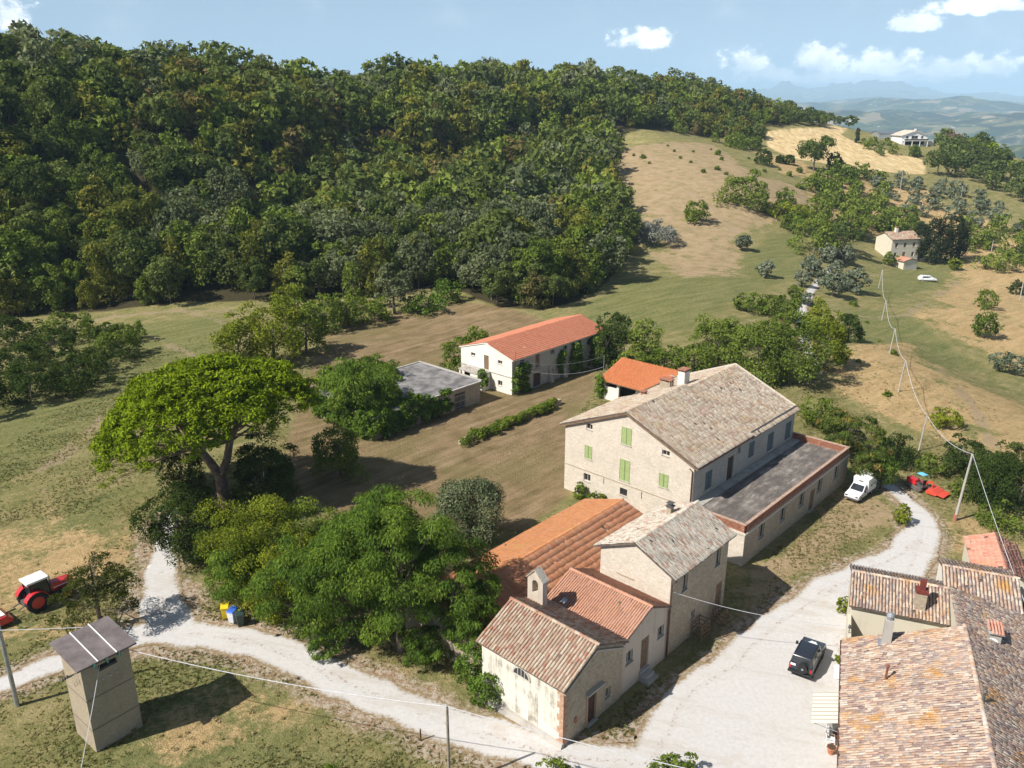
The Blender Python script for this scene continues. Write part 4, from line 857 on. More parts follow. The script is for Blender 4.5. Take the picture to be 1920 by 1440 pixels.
def back_barn():
    r = vroot('hay_barn', -34.9, 18.3, 'white two-storey barn with salmon tiled roof at the back of the yard', 'barn')
    w, d = 10.4, 22.2; x0, y0 = 34.9, -18.3
    F = [(-32.8 + x0, -31.85 + x0, 4.3, 4.8, 'window'), (-30.05 + x0, -29.1 + x0, 2.75, 4.95, 'door_wood'), (-27.3 + x0, -26.4 + x0, 4.2, 4.75, 'window'), (-27.3 + x0, -26.4 + x0, .9, 1.7, 'window')]
    R = [(20.0 + y0, 20.95 + y0, 4.2, 4.85, 'window'), (23.4 + y0, 24.3 + y0, 3.0, 4.95, 'door_wood'), (26.85 + y0, 27.8 + y0, 4.2, 4.85, 'window'), (29.9 + y0, 30.85 + y0, 4.2, 4.85, 'window'), (33.35 + y0, 34.25 + y0, 3.1, 4.95, 'door'), (36.75 + y0, 37.7 + y0, 4.2, 4.85, 'window'),
         (22.95 + y0, 24.6 + y0, 0, 2.1, 'door'), (26.75 + y0, 27.6 + y0, .8, 1.8, 'window'), (29.9 + y0, 30.8 + y0, .8, 1.75, 'window')]
    walls4(r, w, d, 5.2, 6.75, 'y', {'front': M['plaster'], 'left': M['plaster'], 'back': M['plaster'], 'right': M['stone_grey']}, {'front': F, 'right': R})
    gable_roof(r, 0, w, 0, d, 5.2, 6.75, 'y', M['tile_barn'], .3, .12, tile='flat', pitch=.28, expo=.40, jit=.4, seed=25, slab=M['plaster'])
    mb = MB(); mb.box(w + .003, w + .07, 0, d, 2.55, 2.68); mb.box(0, w + .068, -.07, -.003, 2.552, 2.682); mb.build('string_course', M['concrete'], r)
    mb = MB()
    for k in range(4):
        mb = MB(); y = 8.4 + k * 3.2; mb.hexa([(w, y - .35, 0), (w + .7, y - .35, 0), (w + .7, y + .35, 0), (w, y + .35, 0), (w, y - .3, 2.4), (w + .06, y - .3, 2.4), (w + .06, y + .3, 2.4), (w, y + .3, 2.4)]); mb.build('buttress', M['stone_grey'], r)
    # landing before the upper door
    mb = MB(); mb.box(1.4, 6.2, -1.95, -.004, 2.42, 2.66); po = mb.build('landing', M['concrete'], r)
    for bb in ((1.45, 1.75, -1.85, -1.6, -.3), (4.002, 5.84, -1.84, -1.62, 1.9), (5.85, 6.1, -1.85, -.01, -.3), (3.75, 4.0, -1.85, -1.6, -.3)): mb = MB(); mb.box(*bb, 2.418); mb.build('porch_wall', M['plaster'], po)
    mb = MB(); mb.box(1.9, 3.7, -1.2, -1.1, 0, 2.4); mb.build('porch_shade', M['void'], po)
    mb = MB()
    for x in (1.5, 3.8, 6.1): mb.tube([(x, -1.9, 2.66), (x, -1.9, 3.6)], .025, 6)
    mb.tube([(1.5, -1.9, 3.58), (6.1, -1.9, 3.58)], .02, 6); mb.tube([(1.5, -1.9, 3.2), (6.1, -1.9, 3.2)], .02, 6); mb.build('railing', M['frame_dark'], po)
    mb = MB(); mb.tube([(w + .2, .5, 3.4), (w + .2, .5, 6.4)], .03, 6); mb.build('cable_mast', M['frame_dark'], r)
def ruin():
    r = vroot('flat_roofed_outbuilding', -38.7, -5.5, 'ruined outbuilding with flat grey roof, half buried in ivy', 'outbuilding')
    w, d, z = 12.7, 18.8, 2.95
    R = [(13.9, 15.9, 0, 2.35, 'open'), (9.5, 11.2, 0, 2.2, 'open'), (4.5, 6, .9, 1.9, 'open')]
    walls4(r, w, d, z, z + .001, 'y', M['stone_dark'], {'right': R})
    mb = MB(); mb.box(-.2, w + .25, -.2, d + .25, z, z + .16); sl = mb.build('roof_slab', M['concrete'], r)
    mb = MB(); mb.box(-.2, w + .25, d - .05, d + .25, z + .16, z + .32); mb.box(-.2, .1, -.2, d - .05, z + .16, z + .30); mb.build('roof_kerb', M['concrete'], sl)
    mb = MB(); mb.box(.12, w - .1, -.1, d - .08, z + .161, z + .19); mb.build('roof_felt', simple('grey_felt', (.185, .175, .17), .9, var=.45, vs=.7), sl)
    mb = MB()
    for k in range(9): y = 13.95 + k * .24; mb.box(w + .01, w + .05, y, y + .05, .05, 2.25)
    for q in (.3, 1.1, 1.9): mb.box(w + .012, w + .04, 13.9, 15.95, q, q + .07)
    mb.build('iron_gate', M['steel'], r)
def open_shed():
    r = vroot('open_shed', -14.2, 26.1, 'open shed with bright orange single-pitch roof behind the farmhouse', 'shed')
    w, d = 10.8, 4.6
    mb = MB()
    for x in (0, 2.4, 5.6, 8.2, 10.4): mb = MB(); mb.box(x, x + .35, 0, .35, -.3, 2.75); mb.build('pillar', M['plaster'], r)
    for a, b, z in ((.352, 2.398, 1.9), (5.952, 8.198, 1.7)): mb = MB(); mb.box(a, b, .02, .3, -.3, z); mb.build('low_wall', M['plaster'], r)
    mb = MB(); mb.box(0, .3, .36, d, -.3, 3.0); mb.box(w - .3, w, .36, d, -.3, 3.0); mb.box(.31, w - .31, d - .3, d, -.3, 4.3); mb.build('wall', M['stone_main'], r)
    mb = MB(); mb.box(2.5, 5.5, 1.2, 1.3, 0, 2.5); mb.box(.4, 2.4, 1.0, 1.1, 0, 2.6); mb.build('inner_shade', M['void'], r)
    mb = MB(); P = [(-.4, -.5), (w + .4, -.5), (w + .4, d + .4), (-.4, d + .4)]; zz = [2.72, 2.72, 4.72, 4.72]
    mb.hexa([(x, y, z) for (x, y), z in zip(P, zz)] + [(x, y, z + .12) for (x, y), z in zip(P, zz)]); rf = mb.build('roof', M['wood'], r)
    lay_tiles(rf, [((-.4, -.5, 2.84), (1, 0, 0), (0, d + .9, 2.0), w + .8, math.hypot(d + .9, 2.0))], M['tile_bright'], 'arch', .24, .36, .47, 0, .5, 31)
M['tower_band'] = simple('dark_band', (.20, .165, .12), .9)
def substation():
    # footprint taken from its two visible base corners
    a = Vector((-26.93, 42.61, 0)); ang = math.atan2(45.02 - 42.61, -24.98 + 26.93)
    r = empty('tower_cabin', a, ang, 'square rendered electricity tower with grey single-slope roof beside the track', 'tower')
    w, d, h0, h1 = 3.1, 2.75, 6.35, 6.75
    walls4(r, w, d, h1, h1 + .001, 'y', M['tower'], {'front': [(1.05, 2.25, 5.7, 6.15, 'open')], 'left': []}, depth=.25)
    mb = MB()
    for z in (1.75, 4.0): mb = MB(); mb.box(-.03, w + .03, -.03, d + .03, z, z + .06); mb.build('band', M['tower_band'], r)
    P = [(-.35, -.45), (w + .35, -.45), (w + .35, d + .5), (-.35, d + .5)]; zz = [h1 - .12, h1 - .12, h1 + .32, h1 + .32]
    mb = MB(); mb.hexa([(x, y, z) for (x, y), z in zip(P, zz)] + [(x, y, z + .12) for (x, y), z in zip(P, zz)]); rf = mb.build('roof', simple('grey_slate', (.15, .125, .12), .8, var=.25, vs=1.2), r)
    mb = MB()
    for x in (.95, 2.15): mb.hexa([(x - .03, -.47, h1 + .005), (x + .03, -.47, h1 + .005), (x + .03, d + .52, h1 + .445), (x - .03, d + .52, h1 + .445), (x - .03, -.47, h1 + .06), (x + .03, -.47, h1 + .06), (x + .03, d + .52, h1 + .5), (x - .03, d + .52, h1 + .5)])
    mb.build('roof_strip', M['white'], rf)
    for x in (.7, 1.5, 2.3):
        mb = MB(); mb.tube([(x, -.5, h1 - .2), (x, -.02, h1 - .45)], .03, 6); mb.tube([(x, -.55, h1 - .34), (x, -.5, h1 - .05)], .06, 8); mb.build('insulator', simple('green_glass', (.05, .16, .13), .2), r)
    for k, z in enumerate((5.9, 5.55, 5.2)):
        mb = MB(); mb.tube([(-.02, .7 + k * .45, z), (-.55, .7 + k * .45, z + .05)], .03, 6); mb.tube([(-.55, .7 + k * .45, z - .05), (-.55, .7 + k * .45, z + .15)], .06, 8); mb.build('insulator', M['frame_dark'], r)
    for k in range(3):
        mb = MB(); mb.cyl((1.2 + k * .45, -.003, 5.1), (1.2 + k * .45, -.08, 5.1), .08, 12); mb.build('bushing', M['steel'], r)
farmhouse(); annex(); tall_house(); mid_house(); chapel(); long_barn(); back_barn(); ruin(); open_shed(); substation()
# ------------------------------------------------------------------ houses at the lower right
def near_house():
    r = rroot('near_house', 5.1, -9.0, 'wide house at lower right with lichened patchwork tile roof', 'house')
    w, d, e, rd = 13.6, 17.4, 4.0, 6.8
    walls4(r, w, d, e, rd, 'y', M['plaster_beige'], {'left': [(9.5, 10.6, .1, 2.2, 'door_wood'), (13, 14.1, 1, 2.2, 'green'), (5, 6.2, 1, 2.2, 'green')]})
    gable_roof(r, 0, w, 0, d, e, rd, 'y', M['tile_near'], .45, .12, pitch=.205, expo=.36, single=300, jit=1.4, seed=41, slab=M['bed_light'])
    mb = MB(); mb.tube([(-.52, -.1, e - .22), (-.52, d + .1, e - .22)], .075, 8); mb.build('gutter', M['copper'], r)
    # tall flue with a metal cowl
    mb = MB(); x, y = 2.2, 16.5; mb.box(x - .28, x + .28, y - .24, y + .24, 4.7, 6.9); c = mb.build('chimney', M['concrete'], r)
    mb = MB(); mb.tube([(x, y, 6.9), (x, y, 7.2)], .2, 14); mb.tube([(x, y, 7.2), (x, y, 7.34), (x, y, 7.44)], [.27, .22, .05], 14); mb.build('cowl', M['steel'], c)
    mb = MB(); mb.box(x - .5, x + .5, y - .42, y + .4, 4.75, 5.02); mb.build('flashing', M['steel'], c)
    mb = MB(); x, y = 2.05, 12.4; mb.tube([(x, y, 4.7), (x, y, 6.0)], .07, 10); mb.tube([(x, y, 6.0), (x, y, 6.06), (x, y, 6.18)], [.13, .15, .03], 10); mb.build('stove_pipe', simple('rusty_iron', (.20, .075, .045), .8), r)
    mb = MB(); x, y = 6.9, 9.6; mb.tube([(x, y, 6.7), (x, y, 7.7)], .08, 10); mb.tube([(x, y, 7.7), (x, y, 7.85)], [.16, .05], 10); mb.build('stove_pipe', M['frame_dark'], r)
def beige_house():
    r = rroot('beige_house', 5.3, 14.5, 'beige plastered house with barrel-tile roof and stone chimney with red cowl', 'house')
    w, d = 6.7, 5.4
    walls4(r, w, d, 3.25, 4.35, 'x', M['plaster_beige'], {}, rpos=2.9, eave2=3.4)
    gable_roof(r, 0, w, 0, d, 3.25, 4.35, 'x', M['tile_near'], .3, .15, pitch=.235, expo=.36, single=300, jit=1.0, rpos=2.9, eave2=3.4, seed=44)
    c = chimney(r, 4.75, .75, 3.3, 5.0, .75, .7, M['stone_dark'], False)
    mb = MB(); x, y = 4.75, .75; mb.box(x - .42, x + .42, y - .4, y + .4, 5.0, 5.25); mb.box(x - .2, x + .2, y - .2, y + .2, 5.25, 6.0); mb.build('chimney_cowl', simple('dark_red_cowl', (.16, .035, .025), .7), c)
    mb = MB(); mb.box(-.14, .12, -6.0, -.01, -.3, 2.3); g = mb.build('yard_wall', M['plaster_beige'], r)
    mb = MB(); mb.tube([(-.05, -2.6, 2.3), (-.05, -2.6, 2.75)], .03, 6); mb.tube([(-.05, -2.6, 2.75), (-.05, -2.6, 3.0)], [.12, .08], 10); mb.build('wall_lamp', M['frame_dark'], g)
def rear_house():
    r = rroot('rear_house', 12.05, 17.3, 'small house with striped barrel-tile roof behind the beige house', 'house')
    w, d = 5.1, 5.6
    walls4(r, w, d, 3.6, 4.6, 'x', {'front': M['plaster_beige'], 'left': M['plaster'], 'back': M['plaster'], 'right': M['brickred']}, {}, rpos=3.2, eave2=3.85)
    gable_roof(r, 0, w, 0, d, 3.6, 4.6, 'x', M['tile_near'], .25, .15, pitch=.26, expo=.38, single=120, jit=1.0, rpos=3.2, eave2=3.85, seed=47)
def red_shed():
    r = rroot('red_roofed_shed', 15.2, 25.0, 'low shed with faded red tile roof at the right edge', 'shed')
    w, d = 3.9, 6.4
    walls4(r, w, d, 2.1, 2.85, 'y', M['plaster_beige'], {}, rpos=2.1)
    gable_roof(r, 0, w, 0, d, 2.1, 2.85, 'y', M['tile_red'], .15, .12, tile='flat', pitch=.27, expo=.36, jit=1.2, rpos=2.1, seed=50)
def link_wing():
    r = rroot('link_wing', 12.2, 8.55, 'low wing with grey tile roof and tile-capped chimney joining the right houses', 'wing')
    w, d = 6.8, 8.6
    mb = MB(); mb.hexa([(0, 0, -.4), (w, 0, -.4), (w, d, -.4), (0, d, -.4), (0, 0, 4.6), (w, 0, 3.0), (w, d, 3.0), (0, d, 4.6)]); mb.build('wall', M['plaster_beige'], r)
    P = [(-.05, -.05), (w + .35, -.05), (w + .35, d + .1), (-.05, d + .1)]; zz = [4.62, 2.95, 2.95, 4.62]
    mb = MB(); mb.hexa([(x, y, z) for (x, y), z in zip(P, zz)] + [(x, y, z + .12) for (x, y), z in zip(P, zz)]); rf = mb.build('roof', M['bed_light'], r)
    L = math.hypot(w + .4, 1.67); lay_tiles(rf, [((w + .35, -.05, 3.07), (0, 1, 0), (-(w + .4), 0, 1.67), d + .15, L)], M['tile_near'], 'arch', .215, .36, .46, 100, 1.4, 52)
    x, y = 2.3, 3.4; mb = MB(); mb.box(x - .35, x + .35, y - .55, y + .55, 3.6, 5.0); c = mb.build('chimney', M['concrete'], r)
    mb = MB(); mb.box(x - .5, x + .5, y - .7, y + .7, 5.0, 5.06); cap = mb.build('chimney_cap', M['concrete'], c)
    lay_tiles(c, [((x - .5, y - .7, 5.06), (1, 0, 0), (0, 1, .12), 1.0, 1.4)], M['tile_red'], 'arch', .2, .36, .46, 0, .5, 53)
    dish((*Rw(12.2 + 1.8, 8.55 + 1.4), 4.6), 'small white satellite dish on the link wing roof', -0.4)
def dish(p, label, rz, s=.38):
    r = empty('satellite_dish', p, rz, label, 'dish'); n = 16; mb = MB(); c = Vector((0, -.1, .55)); ax = Vector((0, -.85, .5)).normalized(); u = Vector((1, 0, 0)); v = ax.cross(u)
    rings = [(0, -.10), (s * .5, -.075), (s, 0)]; pt = lambda q, k, off=0.0: tuple(c + (u * math.cos(2 * math.pi * k / n) + v * math.sin(2 * math.pi * k / n)) * q[0] + ax * (q[1] + off))
    for a, b in zip(rings[:-1], rings[1:]):
        for k in range(n):
            mb.quad(pt(a, k), pt(a, k + 1), pt(b, k + 1), pt(b, k)); mb.quad(pt(a, k, -.02), pt(a, k + 1, -.02), pt(b, k + 1, -.02), pt(b, k, -.02))
    for k in range(n): mb.quad(pt(rings[2], k), pt(rings[2], k + 1), pt(rings[2], k + 1, -.02), pt(rings[2], k, -.02))
    mb.build('reflector', M['white'], r)
    mb = MB(); mb.tube([(0, 0, -.4), (0, 0, .5)], .03, 8); mb.tube([(0, 0, .45), tuple(c)], .03, 8); mb.build('mast', M['steel'], r)
    mb = MB(); e = c + ax * .42; mb.tube([tuple(c - v * s), tuple(e)], .012, 6); mb.tube([tuple(e), tuple(e + ax * .08)], .035, 8); mb.build('feed_arm', M['steel'], r)
near_house(); beige_house(); rear_house(); red_shed(); link_wing()

# ------------------------------------------------------------------ far houses
def far_house():
    g = ground(1668, 488); r = empty('distant_farmhouse', (g.x, g.y, g.z), R_(12), 'distant cream farmhouse with brown and orange roof on the slope', 'house')
    w, d = 9.6, 8.0; z = 6.3
    mats = {'front': M['plaster_beige'], 'left': M['plaster_beige'], 'back': M['plaster_beige'], 'right': M['plaster_mid']}
    walls4(r, w, d, z, z + 1.6, 'x', mats, {'front': [(1.2, 2.1, 3.8, 5.2, 'window'), (4.2, 5.1, 3.8, 5.2, 'window'), (7.3, 8.2, 3.8, 5.2, 'window'), (1.2, 2.1, .9, 2.3, 'window'), (4.1, 5.2, 0, 2.3, 'door_wood'), (7.3, 8.2, .9, 2.3, 'window')], 'right': [(2.0, 2.9, 3.6, 5.0, 'window')]}, base=-3)
    gable_roof(r, 0, w, 0, d, z, z + 1.6, 'x', M['tile_chapel'], .4, .3, pitch=.4, expo=.5, jit=.5, seed=60, mat2=M['tile_bright'])
    chimney(r, 3.5, 3.6, z + 1.3, z + 3.0, .8, .8, M['plaster'])
    mb = MB(); mb.box(w + .01, w + 3.6, 1.0, 6.5, -3, 2.6); pt = mb.build('porch', M['plaster_beige'], r)
    mb = MB(); mb.box(w + .6, w + 2.6, .9, .995, 0, 2.0); mb.build('garage_opening', M['void'], pt)
    mb = MB(); mb.hexa([(w, .6, 2.6), (w + 3.9, .6, 2.6), (w + 3.9, 6.8, 2.6), (w, 6.8, 2.6), (w, .6, 3.5), (w + 3.9, .6, 2.75), (w + 3.9, 6.8, 2.75), (w, 6.8, 3.5)]); mb.build('porch_roof', M['tile_mid'], pt)
    g = ground(1693, 506); r = empty('garden_hut', (g.x, g.y, g.z), R_(20), 'small hut with pink tiled roof before the distant farmhouse', 'hut')
    walls4(r, 5.2, 4, 2.4, 3.1, 'y', M['plaster_beige'], {}, base=-2); gable_roof(r, 0, 5.2, 0, 4, 2.4, 3.1, 'y', M['tile_mid'], .3, .2, pitch=.4, expo=.5, jit=.4, seed=62)
def villa():
    g = ground(1714, 273); r = empty('white_villa', (g.x - 7, g.y, g.z), R_(4), 'white villa with dark balcony high on the right hillside', 'villa')
    w, d = 14, 11
    walls4(r, w, d, 5.2, 7.4, 'y', M['white'], {'front': [(1.5, 12.5, .4, 2.2, 'open'), (2.2, 3.6, 3.6, 4.9, 'window'), (5.2, 8.8, 3.4, 5.0, 'window'), (10.4, 11.8, 3.6, 4.9, 'window')], 'right': [(3, 4.4, 3.4, 4.7, 'window'), (7, 8.4, 3.4, 4.7, 'window')]}, base=-4)
    mb = MB(); mb.box(.5, 13.5, -2.0, -.01, 2.4, 2.65); bal = mb.build('balcony', M['white'], r)
    mb = MB(); mb.box(.5, 13.5, -2.0, -1.9, 2.65, 3.4); mb.build('balustrade', M['wood_dark'], bal)
    for x in (.6, 4.8, 9.0, 13.2): mb = MB(); mb.box(x, x + .3, -1.95, -1.65, -3, 2.4); mb.build('pillar', M['white'], bal)
    gable_roof(r, 0, w, 0, d, 5.2, 7.4, 'y', M['tile_tall'], .9, .6, pitch=.5, expo=.6, jit=.4, seed=64, slab=M['white'])
    chimney(r, 9.5, 5, 6.4, 8.4, .9, .9, M['white'])
    mb = MB(); mb.box(w + .01, w + 5, 2, 8, -4, 2.2); mb.build('side_terrace', M['plaster'], r)
    g = ground(1668, 262); r = empty('farm_hangar', (g.x - 6, g.y, g.z), R_(4), 'grey metal hangar beside the white villa', 'hangar')
    walls4(r, 12, 8, 3.2, 4.4, 'x', M['steel'], {}, base=-3)
    mb = MB(); mb.prism([(-.3, 3.2), (4, 4.5), (8.3, 3.2), (8.3, 3.3), (4, 4.62), (-.3, 3.3)], 'x', -.3, 12.3); mb.build('roof', simple('grey_sheet', (.16, .19, .22), .5, .2), r)
far_house(); villa()
# ------------------------------------------------------------------ vehicles
def paint(name, c, rough=.3):
    m = simple(name, c, rough, 0, .06, 2.0, .5); m.node_tree.nodes['Principled BSDF'].inputs['Coat Weight'].default_value = .4; return m
P_BLACK = paint('black_car_paint', (.022, .026, .035)); P_WHITE = paint('white_car_paint', (.74, .75, .76), .4); P_RED = paint('tractor_red', (.52, .025, .03)); P_ORANGE = paint('implement_red', (.62, .07, .035), .5)
def wheel(parent, x, y, r, w, rimc=None, name='wheel'):
    """wheel with its axle along local y"""
    mb = MB(); n = 22; prof = [(r * .62, -w / 2), (r * .9, -w / 2), (r, -w * .36), (r, w * .36), (r * .9, w / 2), (r * .62, w / 2)]
    for (ra, ya), (rb, yb) in zip(prof[:-1], prof[1:]):
        for k in range(n):
            a0, a1 = 2 * math.pi * k / n, 2 * math.pi * (k + 1) / n
            mb.quad((x + ra * math.cos(a0), y + ya, r + ra * math.sin(a0)), (x + ra * math.cos(a1), y + ya, r + ra * math.sin(a1)), (x + rb * math.cos(a1), y + yb, r + rb * math.sin(a1)), (x + rb * math.cos(a0), y + yb, r + rb * math.sin(a0)))
    if r > .55:
        for k in range(18):
            a = 2 * math.pi * k / 18; c = (x + (r + .015) * math.cos(a), r + (r + .015) * math.sin(a)); t = (-math.sin(a), math.cos(a)); q = (math.cos(a), math.sin(a))
            for s in (-1, 1):
                b = [(c[0] + t[0] * (u + (.10 if yy else 0)) + q[0] * h, y + s * (w * .44 if yy else .02), c[1] + t[1] * (u + (.10 if yy else 0)) + q[1] * h) for h in (-.02, .03) for u, yy in ((-.03, 0), (.03, 0), (.03, 1), (-.03, 1))]
                mb.hexa(b)
    t = mb.build(name, M['black'], parent, smooth=r <= .55)
    mb = MB(); mb.cyl((x, y - w * .40, r), (x, y + w * .40, r), r * .63, 18); rim = mb.build('rim', rimc or M['steel'], t)
    return t
def car_body(parent, prof, half, tumble, mat, name='body', bevel=.05):
    """side outline swept across, narrowed with height above the waist"""
    mb = MB(); mb.prism(prof, 'y', -half, half); zs = [p[1] for p in prof]; zt = max(zs)
    v = []
    for (x, y, z) in mb.v:
        k = 1 - tumble * max(0, (z - .95)) / max(zt - .95, .1) if zt > 1.2 else 1
        v.append((x, y * k, z))
    mb.v = v; return mb.build(name, mat, parent, bevel=bevel, smooth=True)
def panel(parent, name, pts, mat, th=.012):
    p = [Vector(q) for q in pts]; n = (p[1] - p[0]).cross(p[2] - p[0]).normalized() * th; mb = MB(); mb.hexa([tuple(q - n * .2) for q in p] + [tuple(q + n) for q in p]); return mb.build(name, mat, parent)
def suv():
    c = at(1512, 1246, 0); r = empty('off_road_car', (c.x, c.y, .035), R_(56), 'black off-road car with spare wheel on its tailgate parked on the gravel', 'car')
    car_body(r, [(-1.9, .42), (1.95, .42), (2.02, .62), (1.95, .98), (.85, 1.08), (.80, 1.1), (-1.9, 1.08), (-1.95, .7)], .84, .0, P_BLACK)
    cab = car_body(r, [(-1.86, 1.06), (.88, 1.06), (.42, 1.66), (.30, 1.74), (-1.70, 1.76), (-1.78, 1.68)], .80, .16, P_BLACK, 'cabin', .03)
    gl = M['glass']; h1, h2 = .765, .69
    for s in (-1, 1):
        for x0, x1, x2, x3 in ((-.05, .70, .36, .0), (-.92, -.13, -.12, -.9), (-1.7, -1.0, -.98, -1.66)): panel(cab, 'side_window', [(x0, s * .807, 1.12), (x1, s * .807, 1.12), (x2, s * .712, 1.6), (x3, s * .712, 1.6)][::s], gl)
        mb = MB(); mb.box(.45, .62, s * .98 - .08, s * .98 + .08, 1.12, 1.32); mb.tube([(.55, s * .8, 1.15), (.55, s * .95, 1.2)], .03, 6); mb.build('mirror', M['black'], r)
        mb = MB(); mb.box(1.93, 2.02, s * .62 - .13, s * .62 + .13, .70, .90); mb.build('headlight', M['white'], r)
        mb = MB(); mb.box(-1.97, -1.9, s * .74 - .07, s * .74 + .07, .72, 1.0); mb.build('tail_light', simple('red_lens', (.4, .02, .02), .3), r)
        mb = MB(); mb.box(-1.3, 1.3, s * .86 - .05, s * .86 + .05, .36, .46); mb.build('side_step', M['black'], r)
        for x in (-1.25, 1.28): wheel(r, x, s * .74, .38, .24)
    panel(cab, 'windscreen', [(.80, -.68, 1.14), (.80, .68, 1.14), (.46, .62, 1.60), (.46, -.62, 1.60)], gl); panel(cab, 'rear_window', [(-1.84, .62, 1.14), (-1.84, -.62, 1.14), (-1.79, -.58, 1.62), (-1.79, .58, 1.62)], gl)
    mb = MB(); mb.box(-2.08, -1.9, -.86, .86, .40, .58); mb.build('rear_bumper', M['black'], r, bevel=.03); mb = MB(); mb.box(1.93, 2.14, -.86, .86, .40, .60); mb.build('front_bumper', M['black'], r, bevel=.03)
    mb = MB(); n = 20; mb.cyl((-2.16, -.18, .98), (-1.94, -.18, .98), .35, n); sp = mb.build('spare_wheel', M['black'], r); mb = MB(); mb.cyl((-2.19, -.18, .98), (-2.16, -.18, .98), .08, 12); mb.build('hub', M['steel'], sp)
    mb = MB(); mb.box(-1.99, -1.95, .36, .72, .98, 1.14); mb.build('number_plate', M['white'], r)
    mb = MB(); pts = [(1.36 + .34 * math.cos(a) * (1 if k % 2 else .72), .34 * math.sin(a) * (1 if k % 2 else .72)) for k, a in enumerate(np.linspace(0, 2 * math.pi, 12, False))]
    zf = lambda x: 1.08 - (x - .85) * .1 / 1.1 + .004
    mb.v = [(x, y, zf(x)) for x, y in pts] + [(x, y, zf(x) + .01) for x, y in pts]; mb.f = [tuple(range(12))[::-1], tuple(range(12, 24))] + [(k, (k + 1) % 12, 12 + (k + 1) % 12, 12 + k) for k in range(12)]; mb.build('bonnet_emblem', M['white'], r)
    for s in (-1, 1): mb = MB(); mb.tube([(-1.5, s * .62, 1.79), (.15, s * .62, 1.79)], .02, 6); mb.build('roof_rail', M['black'], r)
    mb = MB(); mb.box(.55, .9, -.6, .6, 1.095, 1.115); mb.build('scuttle', M['black'], r)
def box_van():
    c = at(1611, 930, 0); r = empty('box_van', (c.x, c.y, .03), R_(-136), 'small white pickup van with white box body parked by the annex', 'van')
    car_body(r, [(-.2, .35), (2.05, .35), (2.1, .6), (1.98, .82), (1.05, .98), (.45, 1.52), (.3, 1.6), (-.2, 1.6)], .76, .12, P_WHITE, 'cab', .04)
    mb = MB(); mb.hexa([(-2.0, -.84, .62), (-.1, -.84, .62), (-.1, .84, .62), (-2.0, .84, .62), (-2.0, -.82, 2.1), (.12, -.82, 2.1), (.12, .82, 2.1), (-2.0, .82, 2.1)]); bx = mb.build('cargo_box', M['white'], r)
    mb = MB(); mb.box(.13, .2, -.25, .25, 1.78, 1.86); mb.build('vent', M['frame_dark'], bx)
    for s in (-1, 1):
        mb = MB(); mb.box(-.9, -.55, s * .845 - .01, s * .845 + .01, 1.2, 1.4); mb.build('hatch_lock', M['frame_dark'], bx)
        panel(r, 'side_window', [(-.1, s * .745, 1.02), (.88, s * .745, 1.02), (.46, s * .69, 1.46), (-.1, s * .69, 1.46)][::s], M['glass'])
        mb = MB(); mb.box(.75, .9, s * .86 - .07, s * .86 + .07, 1.0, 1.15); mb.tube([(.82, s * .72, 1.02), (.82, s * .84, 1.05)], .02, 6); mb.build('mirror', M['black'], r)
        mb = MB(); mb.box(2.0, 2.09, s * .55 - .14, s * .55 + .14, .62, .76); mb.build('headlight', M['glass'], r)
        for x in (-1.25, 1.3): wheel(r, x, s * .68, .28, .18)
    panel(r, 'windscreen', [(1.06, -.66, 1.0), (1.06, .66, 1.0), (.50, .60, 1.5), (.50, -.60, 1.5)], M['glass'])
    mb = MB(); mb.box(2.02, 2.16, -.74, .74, .32, .5); mb.build('bumper', M['frame_dark'], r, bevel=.03); mb = MB(); mb.box(-2.0, -.2, -.7, .7, .4, .62); mb.build('chassis', M['frame_dark'], r)
